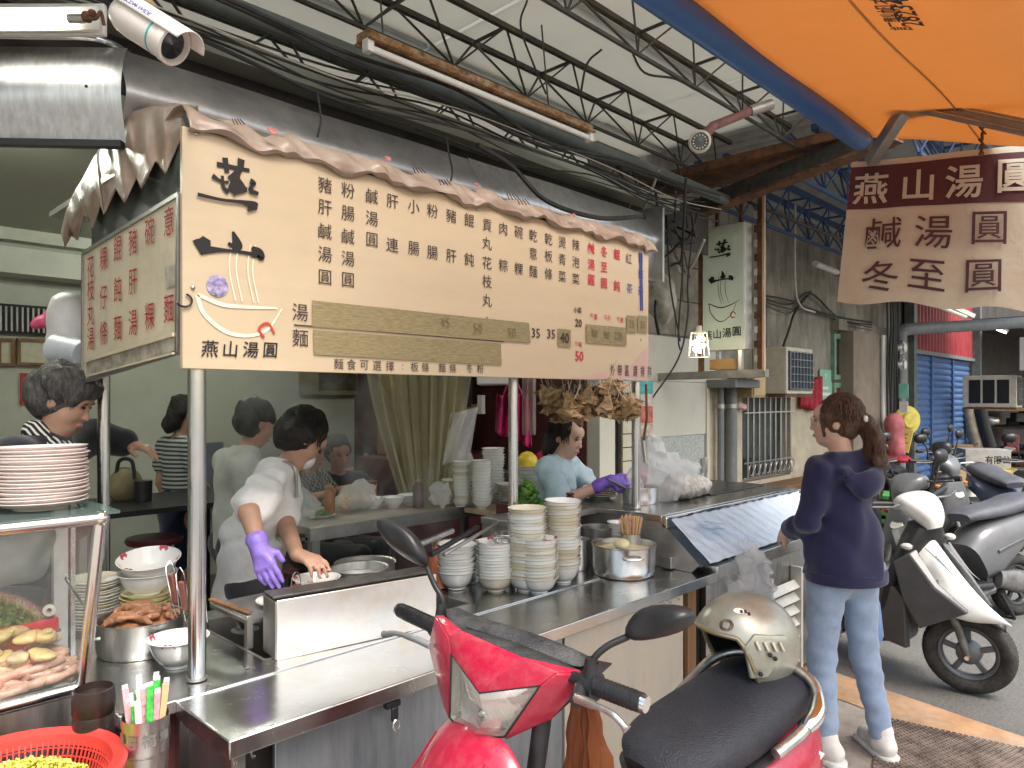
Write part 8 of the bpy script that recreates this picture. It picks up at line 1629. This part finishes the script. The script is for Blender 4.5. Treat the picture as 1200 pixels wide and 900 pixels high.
# white scooter: front wheel at W(3.88,2.44), rear wheel at W(5.05,2.61)
fw_, rw_ = W(3.95, 2.44), W(5.03, 2.0); hd_ = (fw_-rw_).normalized()
scooter('white fronted grey scooter parked facing the camera behind the shopper', (rw_.x, rw_.y, .002), math.atan2(hd_.y, hd_.x), grey_b, wpaint, seatm, lean=R(5), steer=R(30))
g = 'scooters parked along the wall'
gpaint = mat('dark_grey_paint', (0.12, 0.125, 0.135), 0.3, var=0.08, coat=0.4); bpaint = mat('blue_grey_paint_scooter', (0.10, 0.14, 0.24), 0.3, var=0.08, coat=0.4)
def sc_at(d0, r0, d1, r1, *a, **k):
    a0, a1 = W(d0, r0), W(d1, r1); h = (a1-a0).normalized(); return scooter(a[0], (a0.x, a0.y, .002), math.atan2(h.y, h.x), *a[1:], **k)
sc_at(5.38, 3.72, 4.97, 2.6, 'grey scooter with plump grey seat seen from its side right of the white one', gpaint, gpaint, seatg, lean=R(4), beak=False, group=g)
sc_at(7.7, 3.75, 6.6, 4.15, 'dark scooter with lit headlamp glass facing right in the second row', gpaint, MATS['grey_b'] if 'grey_b' in MATS else grey_b, seatm, lean=R(4), beak=False, group=g)
sc_at(7.7, 5.1, 6.6, 4.95, 'blue grey scooter in the second row at the right edge', bpaint, bpaint, seatg, lean=R(4), beak=False, group=g)
sc_at(8.9, 4.3, 7.9, 4.9, 'black scooter farthest back beside the stacked cartons', black, bpaint, seatm, lean=R(4), beak=False, group=g)
sc_at(7.3, 3.5, 6.2, 3.0, 'black scooter squeezed behind the white one with its handlebar showing', black, black, seatm, lean=R(4), beak=False, group=g)
# ================================================================== red scooter in the foreground
red = mat('raspberry_red_paint', (0.40, 0.010, 0.042), 0.3, var=0.05, scale=6, coat=0.35, dirt=(0.42, 0.10, 0.11), dirt_amt=0.5, dscale=34, rvar=0.12)
Cc = Vector((1.048, 1.033, 0)); FD = Vector((-.988, -.156, 0)).normalized(); SD = Vector((-.156, .988, 0)).normalized()
rsx, rsy = 2.13, 0.885
bdir = (Vector((1.048, 1.033, 0))-Vector((rsx, rsy, 0))).normalized()
rs_ = thing('scooter', 'red scooter with wide headlight and black seat parked in front of the counter', 'scooter', (1.95, .905, 0))
o_ = {}
XB = bdir; YB_ = Vector((-XB.y, XB.x, 0)); MB_ = Matrix.Translation(Vector((1.74, .935, .002))) @ Matrix((XB, YB_, Vector((0, 0, 1)))).transposed().to_4x4() @ Matrix.Rotation(R(-5), 4, 'X')
sub = thing('tmp', 'x', 'x', (0, 0, 0)); bpy.data.objects.remove(sub)
def rb_(name, mb, m, par=rs_, **k):
    mb.xf(MB_); return obj(name, mb, m, par, **k)
# body frame: rear wheel at 0, forward +x (towards the left of the picture); 1.2 m wheelbase
class Sub: pass
rb_('floorboard', MB().box((.50, 0, .30), (.34, .34, .05)), black, bevel=.02)
rb_('side_bodywork', hull([(.42, .46, .12, .16), (.25, .56, .155, .18), (.05, .66, .18, .14), (-.06, .73, .17, .11), (-.13, .78, .13, .07), (-.18, .81, .08, .04)], 24, 2.8), red)
rb_('lower_bodywork', hull([(.42, .34, .12, .09), (.2, .4, .13, .1), (0, .52, .12, .08), (-.15, .62, .1, .06)], 18), black)
rb_('seat', hull([(.37, .765, .06, .03), (.33, .785, .105, .045), (.24, .80, .125, .055), (.12, .815, .132, .06), (-.02, .845, .128, .055), (-.10, .862, .12, .045), (-.14, .87, .08, .03)], 26, 2.7), seatm)
rb_('seat_edge', hull([(.37, .735, .065, .012), (.33, .745, .112, .012), (.24, .75, .13, .012), (.12, .765, .137, .012), (-.02, .80, .132, .012), (-.12, .83, .11, .012)], 20), black)
rb_('grab_rail', MB().tube(smoothpts([(.10, -.15, .80), (.0, -.16, .835), (-.07, -.15, .875), (-.12, -.10, .90), (-.13, 0, .91), (-.12, .10, .90), (-.07, .15, .875), (.0, .16, .835), (.10, .15, .80)], 4), .014, 12), steelb)
rb_('rail_cap', MB().tube(smoothpts([(.0, .164, .837), (-.045, .162, .86), (-.09, .14, .887)], 4), [.014, .017, .019, .02, .02, .02, .018, .016, .012], 12), chrome)
rb_('tail_light', hull([(-.14, .77, .10, .04), (-.2, .78, .08, .035), (-.23, .79, .04, .02)], 14), redl)
for s_ in (1, -1): rb_('side_decal', MB().loft([[Vector((a, s_*(.160+.003), b)), Vector((a+.02, s_*(.1615), b+.012)), Vector((a+.02, s_*.158, b+.012)), Vector((a, s_*.158, b))] for a, b in ((.14, .60), (.02, .68), (-.10, .745))]), wht, smooth=False)
rb_('rear_mudguard', hull([(-.26, .36, .045, .012), (-.18, .47, .05, .015), (0, .50, .055, .02), (.1, .47, .05, .02)], 12), black)
for xw, tw in ((0, .052), (1.06, .048)):
    hl = Vector((xw, 0, .222)); r = .222
    rb_('tyre', MB().lathe([(r-.075, -tw*.62), (r-.055, -tw*.9), (r-.025, -tw), (r-.006, -tw*.62), (r, 0), (r-.006, tw*.62), (r-.025, tw), (r-.055, tw*.9), (r-.075, tw*.62), (r-.08, 0), (r-.075, -tw*.62)], hl, 40, (0, 1, 0)), rub)
    rb_('rim', MB().lathe([(0, -.05), (.05, -.05), (.06, -.02), (r-.1, -.02), (r-.078, -tw*.55), (r-.078, tw*.55), (r-.1, .02), (.06, .02), (.05, .05), (0, .05)], hl, 32, (0, 1, 0)), rimm)
for y in (.07, -.07): rb_('fork_leg', MB().tube([(.86, y, .66), (1.03, y, .38), (1.06, y, .222)], .02, 10), eng)
rb_('engine_case', hull([(-.12, .24, .1, .06), (.0, .25, .12, .085), (.2, .27, .11, .07), (.36, .29, .09, .09)], 14), eng)
rb_('side_stand', MB().tube([(.45, .10, .28), (.40, .22, .02)], .012, 8), black)
rb_('leg_shield', hull([(.60, .30, .16, .03), (.62, .45, .16, .03), (.64, .56, .12, .035), (.65, .62, .06, .04)], 20, 3.0), black)
rb_('headstock', MB().tube([(.72, 0, .62), (.68, 0, 1.02)], .018, 14), black)
# front apron with badge
def fr(s, f, z): return Cc+SD*s+FD*f+Vector((0, 0, z))
BF = (XB*1.0); bc0 = Vector((1.035, 1.06, 0))
def ap_(y, f, z): return bc0+YB_*y+XB*f+Vector((0, 0, z))
rings = []
for f, z, w, dp in ((.055, .955, .065, .02), (.085, .93, .12, .05), (.125, .87, .165, .075), (.17, .78, .185, .085), (.215, .66, .18, .09), (.25, .52, .155, .09), (.26, .42, .11, .07)):
    rings.append([ap_(w*math.sin(a), f-dp*(1-math.cos(a))*1.25, z-.012*abs(math.sin(a))) for a in [-1.5+3.0*k/14 for k in range(15)]])
mb = MB(); n = 15; mb.add([v for r_ in rings for v in r_], [(i*n+k, i*n+k+1, (i+1)*n+k+1, (i+1)*n+k) for i in range(len(rings)-1) for k in range(n-1)])
obj('front_apron', mb, red, rs_, solid=.005, sub=2)
mb = MB()
for s_ in (-1, 1): mb.tube([ap_(s_*.085, .085, .915), ap_(s_*.11, .13, .84), ap_(s_*.11, .185, .70)], .0025, 6)
obj('apron_crease', mb, MATS.get('deep_red') or mat('deep_red', (0.25, 0.005, 0.02), 0.3), rs_, kind='stuff')
bcx = ap_(.105, .128, .862); bn_ = (FD*.8+SD*.35+Vector((0, 0, .35))).normalized(); u_ = bn_.orthogonal().normalized(); w_ = bn_.cross(u_)
badge = obj('badge', MB().lathe([(0, .006), (.016, .005), (.018, 0)], bcx, 24, bn_), black, rs_)
obj('badge_ring', MB().lathe([(.015, .005), (.0175, .008), (.019, .004)], bcx, 24, bn_), chrome, rs_)
mbk = MB()
for k in range(3):
    a = PI/2+k*2*PI/3; mbk.bar(bcx+bn_*.007, bcx+bn_*.007+(u_*math.cos(a)+w_*math.sin(a))*.013, .002, .002)
obj('badge_mark', mbk, steelb, rs_, smooth=False)
# wing mirrors, grips, cowl: vertices measured from the photograph, with their own distance
def pf(px, py, f):
    """point on the plane lying f metres ahead of the handlebar line"""
    k = dirp(px); base = Cc+FD*f; d = (base.dot(FD))/(k.dot(FD)); return P(px, py, d)
def poly(name, pts, m, faces=None, th=.006, sub_=0, bev=.003, par=None, **k):
    mb = MB(); mb.add(pts, faces or [tuple(range(len(pts)))]); return obj(name, mb, m, par or rs_, smooth=True, solid=th, bevel=bev, sub=sub_, ang=.5, **k)
A = {'tl': pf(511, 722, -.01), 'lo': pf(503, 757, .0), 'll': pf(522, 830, .02), 'il': pf(527, 748, .045), 'ul': pf(540, 738, .035), 'ur': pf(681, 787, .0), 'rc': pf(688, 796, -.005), 'rl': pf(646, 842, .02), 'rb': pf(592, 866, .035),
     'hl_t': pf(529, 766, .055), 'hl_b': pf(527, 841, .045), 'hb': pf(553, 868, .055), 'hr': pf(592, 863, .06), 'hrt': pf(633, 803, .06), 'vee': pf(562, 812, .105), 'mid': pf(612, 770, .06), 'rmid': pf(652, 789, .05), 'hc': pf(568, 840, .095), 'hc2': pf(560, 858, .085)}
# left cheek
poly('cowl_left_cheek', [A['tl'], A['lo'], A['ll'], A['hl_b'], A['hl_t'], A['il']], red, [(0, 1, 5), (1, 2, 3), (1, 3, 4), (1, 4, 5)])
# centre vee panel
poly('cowl_centre_panel', [A['ul'], A['il'], A['hl_t'], A['vee'], A['hrt'], A['rmid'], A['ur'], A['mid']], red, [(1, 2, 3, 0), (0, 3, 7), (7, 3, 4, 5), (7, 5, 6)])
poly('cowl_left_edge', [A['tl'], A['il'], A['ul'], pf(520, 722, -.03)], red, [(0, 1, 2, 3)])
poly('cowl_right_cheek', [A['ur'], A['rc'], A['rl'], A['rb'], A['hr'], A['hrt'], A['rmid']], red, [(0, 1, 6), (1, 2, 5, 6), (2, 3, 4, 5)])
hl_ = MB(); hv = [A['hl_t'], A['hl_b'], A['hb'], A['hr'], A['hrt'], A['vee'], A['hc'], A['hc2']]; hl_.add(hv, [(0, 1, 6, 5), (1, 2, 7, 6), (2, 3, 7), (3, 4, 6, 7), (4, 5, 6)])
hm = obj('headlight', hl_, glass('headlight_glass', (0.97, 0.96, 0.9), 0.26), rs_, sub=0, solid=.002)
# reflector bowl behind the glass
rc_ = pf(566, 836, .03); rfl = mat('headlight_reflector', (0.90, 0.89, 0.84), 0.25, metal=0.25, var=0.08, scale=20, bump=0.5, bscale=45)
mb = MB().lathe([(.012, -.035), (.03, -.025), (.045, -.008), (.052, .008)], rc_, 28, FD)
obj('reflector', mb, rfl, rs_); obj('bulb_cap', MB().ball(rc_+FD*-.0, .014, 12), chrome, rs_)
back = [p-FD*.034 for p in (A['hl_t'], A['hl_b'], A['hb'], A['hr'], A['hrt'], A['vee'])]
obj('reflector_shell', MB().add([Vector(p) for p in back]+hv[:6], [(0, 1, 2, 3, 4, 5)]+[(i, (i+1) % 6, 6+(i+1) % 6, 6+i) for i in range(6)]), rfl, rs_, bevel=.002)
mb = MB()
for k in range(9): a = A['hl_t'].lerp(A['vee'], k/9)+FD*.0; b = A['hl_b'].lerp(A['hr'], k/9); mb.tube([a-FD*.028, b-FD*.028], .0016, 5)
for k in range(6): a = A['vee'].lerp(A['hrt'], k/6); b = A['hr'].lerp(A['hrt'], k/6); mb.tube([a-FD*.028, b-FD*.028], .0016, 5)
obj('reflector_ribs', mb, rfl, rs_, kind='stuff')
mb = MB(); mb.tube([A['hl_t'], A['hl_b'], A['hb'], A['hr'], A['hrt']], .0028, 6); obj('headlight_gasket', mb, black, rs_)
mb = MB(); mb.tube([A['hl_t'], A['vee'], A['hrt']], .0022, 6); obj('headlight_brow', mb, black, rs_)
# black dash cover with textured top
dsh = mat('grained_black_plastic', (0.025, 0.028, 0.032), 0.5, var=0.3, scale=60, bump=0.5, bscale=220, dirt=(0.12, 0.12, 0.12), dirt_amt=0.6, dscale=14)
top = [pf(516, 722, -.03), pf(540, 735, -.01), pf(600, 752, .0), pf(650, 772, -.01), pf(683, 788, -.03)]; bk = [p-FD*.075+Vector((0, 0, .0)) for p in top]; md_ = [(a+b)/2+Vector((0, 0, .016)) for a, b in zip(top, bk)]
low = [p-FD*.0-Vector((0, 0, .05)) for p in bk]
mb = MB(); n = 5; mb.add(top+md_+bk+low, [(r_*n+k, r_*n+k+1, (r_+1)*n+k+1, (r_+1)*n+k) for r_ in range(3) for k in range(n-1)]); obj('dash_cover', mb, dsh, rs_, sub=2, solid=.004)
top2 = [A['tl'], A['ul'], A['mid'], A['rmid'], A['ur']]; mb = MB(); mb.add(top2+top, [(k, k+1, n+k+1, n+k) for k in range(n-1)]); obj('dash_front_edge', mb, dsh, rs_, solid=.003)
mb = MB(); base_ = pf(640, 850, -.02); mb.ball(Cc+Vector((0, 0, 1.03)), (.05, .13, .045), 14); obj('cowl_core', mb, black, rs_)
obj('cowl_underside', MB().add([A['ll'], A['hb']-FD*.03, A['rb']-FD*.02, A['rl'], A['rc']-FD*.10, A['lo']-FD*.10], [(0, 1, 2, 3, 4, 5)]), black, rs_, solid=.004)
# grips and levers
gl0, gl1 = P(467, 714, 1.78), P(517, 737, 1.66); obj('grip', MB().tube([gl1, gl0.lerp(gl1, .06)], .0175, 20), black, rs_); obj('bar_end', MB().tube([gl0, gl0.lerp(gl1, .14)], [.0150, .0155], 16), chrome, rs_)
for k in range(9): a = gl0.lerp(gl1, .2+.07*k); obj('grip_rib', MB().tube([a, a.lerp(gl1, .03)], .0185, 16), black, rs_)
gr0, gr1 = P(758, 826, 1.26), P(694, 802, 1.33); obj('grip', MB().tube([gr1, gr0.lerp(gr1, .08)], .0175, 20), black, rs_); obj('bar_end', MB().tube([gr0, gr0.lerp(gr1, .14)], [.0145, .0155], 16), chrome, rs_)
for k in range(9): a = gr0.lerp(gr1, .22+.075*k); obj('grip_rib', MB().tube([a, a.lerp(gr1, .03)], .0185, 16), black, rs_)
obj('brake_lever', MB().tube(smoothpts([P(505, 757, 1.56), P(485, 748, 1.60), P(463, 742, 1.66), P(450, 743, 1.70)], 4), [.008]*6+[.006]*6+[.0085], 10), pvc, rs_)
obj('brake_lever', MB().tube(smoothpts([P(676, 818, 1.30), P(693, 825, 1.26), P(718, 837, 1.22), P(735, 855, 1.20)], 4), [.009]*5+[.006]*7+[.009], 10), steelb, rs_)
obj('switch_housing', MB().tube([P(685, 800, 1.345), P(700, 805, 1.325)], .026, 14), black, rs_); obj('switch_housing', MB().tube([P(519, 738, 1.655), P(511, 734, 1.675)], .025, 14), black, rs_)
obj('bar', MB().tube([gl1, gr1], .012, 10), black, rs_)
obj('lever_holder', MB().tube([P(680, 806, 1.33), P(676, 822, 1.30)], .014, 10), black, rs_)
# mirrors
def rmir(stem, outline, d0, d1, back_):
    m = obj('mirror_stem', MB().tube(smoothpts(stem, 5), .0065, 10).tube([stem[0]-Vector((0, 0, .012)), stem[0]+Vector((0, 0, .03))], [.016, .010], 12), black, rs_)
    n = len(outline); c = [sum(p[i] for p in outline)/n for i in (0, 1)]
    rings = []
    for s_, dd in ((1, 0), (1.0, back_*.3), (.8, back_*.8), (.35, back_)):
        rings.append([P(c[0]+(p[0]-c[0])*s_*1.14, c[1]+(p[1]-c[1])*s_*1.14, d0+(d1-d0)*((p[0]-c[0])/60)+dd) for p in outline])
    obj('mirror_shell', MB().loft(rings, cap=True), black, m, sub=1, ang=3.2)
rmir([P(517, 722, 1.66), P(518, 702, 1.66), P(509, 685, 1.67), P(499, 662, 1.68)], [(442, 611), (456, 609), (474, 617), (488, 629), (498, 645), (501, 662), (494, 662), (474, 653), (455, 637), (445, 623)], 1.70, 1.66, -.045)
rmir([P(692, 790, 1.33), P(696, 772, 1.33), P(712, 757, 1.33), P(736, 746, 1.33)], [(733, 744), (739, 727), (752, 713), (776, 709), (802, 711), (814, 719), (811, 731), (795, 741), (765, 748), (745, 750)], 1.31, 1.27, -.035)
# hanging orange brown bag
obb = film('amber_plastic_bag', (0.33, 0.11, 0.04), 0.08, 0.72, bump=0.8, bscale=30, translucent=0.5)
t = thing('amber_bag', 'orange brown translucent plastic bags hanging from the handlebar of the red scooter', 'bag', P(688, 850, 1.36))
for i, (x0, x1, x2, w0, w1, d) in enumerate(((676, 668, 670, 3, 9, 1.42), (682, 690, 690, 3, 10, 1.37), (684, 703, 712, 3, 13, 1.36), (682, 678, 676, 3, 6, 1.40), (688, 699, 697, 3, 8, 1.345))):
    rings = []
    for k in range(12):
        v = k/11; x = x0*(1-v)**2+2*x1*v*(1-v)+x2*v*v; y = 792+v*150; w = (w0*(1-v)+w1*v)*(1+.25*math.sin(k*1.7+i)); c = P(x, y, d); rings.append([c+RT*(w/FPX*d*math.cos(a)*(1+.3*math.sin(3*a+i)))+FW*(w/FPX*d*.6*math.sin(a)) for a in [2*PI*q/14 for q in range(14)]])
    obj('bag_fold', MB().loft(rings), obb, t)
# helmet
hm_ = mat('gold_grey_helmet_paint', (0.38, 0.375, 0.32), 0.36, metal=0.5, var=0.08, scale=5, coat=0.2, dirt=(0.17, 0.13, 0.09), dirt_amt=0.45, dscale=16)
hc = W(1.92, .615, .955); ft = (-RT*.93-FW*.25).normalized(); he = thing('helmet', 'worn gold grey open face helmet resting on the seat of the red scooter', 'helmet', hc); sd_ = Vector((0, 0, 1)).cross(ft).normalized(); Rh = Matrix((ft, sd_, Vector((0, 0, 1)))).transposed(); Rh = Rh @ Matrix.Rotation(R(-6), 3, 'Y')
def hpt(th, ph, s=1.0):
    # th from front (0) to back (pi) around; ph polar from top
    x = .142*math.cos(th)*math.sin(ph); y = .122*math.sin(th)*math.sin(ph); z = .132*math.cos(ph); return hc+Rh @ (Vector((x, y, z))*s)
def lower(th):
    # lowest polar angle of the shell as a function of direction: open at the face
    a = abs((th+PI) % (2*PI)-PI); t_ = min(1, max(0, (a-.85)/.75)); t_ = t_*t_*(3-2*t_); return 1.28+t_*1.02
mb = MB(); n = 56; rings = []
for i in range(19): rings.append([hpt(2*PI*k/n, .02+(lower(2*PI*k/n)-.02)*i/18) for k in range(n)])
mb.loft(rings, cap=False); mb.f.append(tuple(range(n-1, -1, -1))); o = obj('shell', mb, hm_, he, ang=3.2)
mb = MB(); rin = []
for i in range(14): rin.append([hpt(2*PI*k/n, .02+(lower(2*PI*k/n)-.04)*i/13, .93) for k in range(n)])
mb.loft(rin, cap=False); obj('lining', mb, black, he, ang=3.2)
obj('edge_trim', MB().tube([hpt(2*PI*k/n, lower(2*PI*k/n), .985) for k in range(n+1)], .0065, 8, False), mat('gold_trim', (0.34, 0.29, 0.18), 0.35, metal=0.5, dirt=(.12, .09, .06), dirt_amt=.6), he)
sgn = 1 if (sd_.dot(FW) < 0) else -1
mb = MB()
def sp_(th, ph, s=1.0): return hpt(sgn*th, ph, s)
mb.add([sp_(a, b, 1.022) for a, b in ((1.02, 1.42), (1.18, 1.16), (1.86, 1.15), (1.90, 1.32), (1.52, 1.95), (1.18, 2.0))], [tuple(range(6))]); obj('side_pad', mb, hm_, he, solid=.012, bevel=.004)
mb = MB()
for k in range(4): mb.bar(sp_(1.22+.15*k, 1.28, 1.05), sp_(1.30+.15*k, 1.44, 1.05), .007, .006)
obj('vent_slot', mb, cream, he, bevel=.002, kind='stuff')
for a, b in ((1.58, 1.56), (1.36, 1.86), (1.48, 1.5)): obj('screw', MB().ball(sp_(a, b, 1.05), .006, 8), black, he)
mb = MB()
for k, (a, b) in enumerate(((.85, .72), (.95, .70), (1.05, .74))): mb.bar(sp_(a, b, 1.004), sp_(a+.03, b+.06, 1.004), .006, .003)
obj('sticker', MB().add([sp_(.80+.20*math.cos(q_)*.8, .74+.065*math.sin(q_), 1.006) for q_ in [2*PI*k/16 for k in range(16)]], [tuple(range(16))]), wht, he, smooth=False)
obj('sticker_mark', mb, black, he, smooth=False, kind='stuff')
obj('rust_sticker', MB().add([sp_(.62+.16*math.cos(q_), 1.08+.12*math.sin(q_), 1.005) for q_ in [2*PI*k/18 for k in range(18)]], [tuple(range(18))]), mat('worn_sticker', (0.14, 0.09, 0.05), 0.6, var=0.5, scale=70), he, smooth=False)
cs = sp_(1.35, 2.1, .98); obj('chin_strap', MB().tube(smoothpts([cs, P(880, 800, 1.86), P(893, 842, 1.80), P(898, 880, 1.76), P(905, 905, 1.74)], 5), .006, 8), black, he)
obj('strap_buckle', MB().box(P(898, 885, 1.75), (.03, .02, .012)), black, he, bevel=.003)
obj('strap_loop', MB().tube(smoothpts([P(898, 882, 1.755), P(915, 882, 1.75), P(922, 895, 1.74), P(918, 915, 1.74)], 5), .005, 8), black, he)
# ================================================================== steam over the cooking trough
stv = bpy.data.materials.new('steam'); stv.use_nodes = True; N = stv.node_tree.nodes; L = stv.node_tree.links; N.remove(N['Principled BSDF'])
pv = N.new('ShaderNodeVolumePrincipled'); tc = N.new('ShaderNodeTexCoord'); nz = N.new('ShaderNodeTexNoise'); nz.inputs['Scale'].default_value = 3.2; nz.inputs['Detail'].default_value = 3; nz.inputs['Distortion'].default_value = 1.2
mr = N.new('ShaderNodeMapRange'); mr.inputs['From Min'].default_value = .48; mr.inputs['From Max'].default_value = .75; mr.inputs['To Max'].default_value = 2.2
L.new(tc.outputs['Object'], nz.inputs['Vector']); L.new(nz.outputs[0], mr.inputs[0]); L.new(mr.outputs[0], pv.inputs['Density']); pv.inputs['Color'].default_value = (.92, .93, .95, 1); L.new(pv.outputs[0], N['Material Output'].inputs['Volume'])
tag(obj('steam', sdf([ell((1.75, 2.95, 1.38), (.42, .28, .42)), ell((2.0, 2.55, 1.05), (.22, .18, .3), None, .1)], .05, wr=.02, wf=9), stv), 'white steam rising from the trough round the cook', 'steam', kind='stuff')
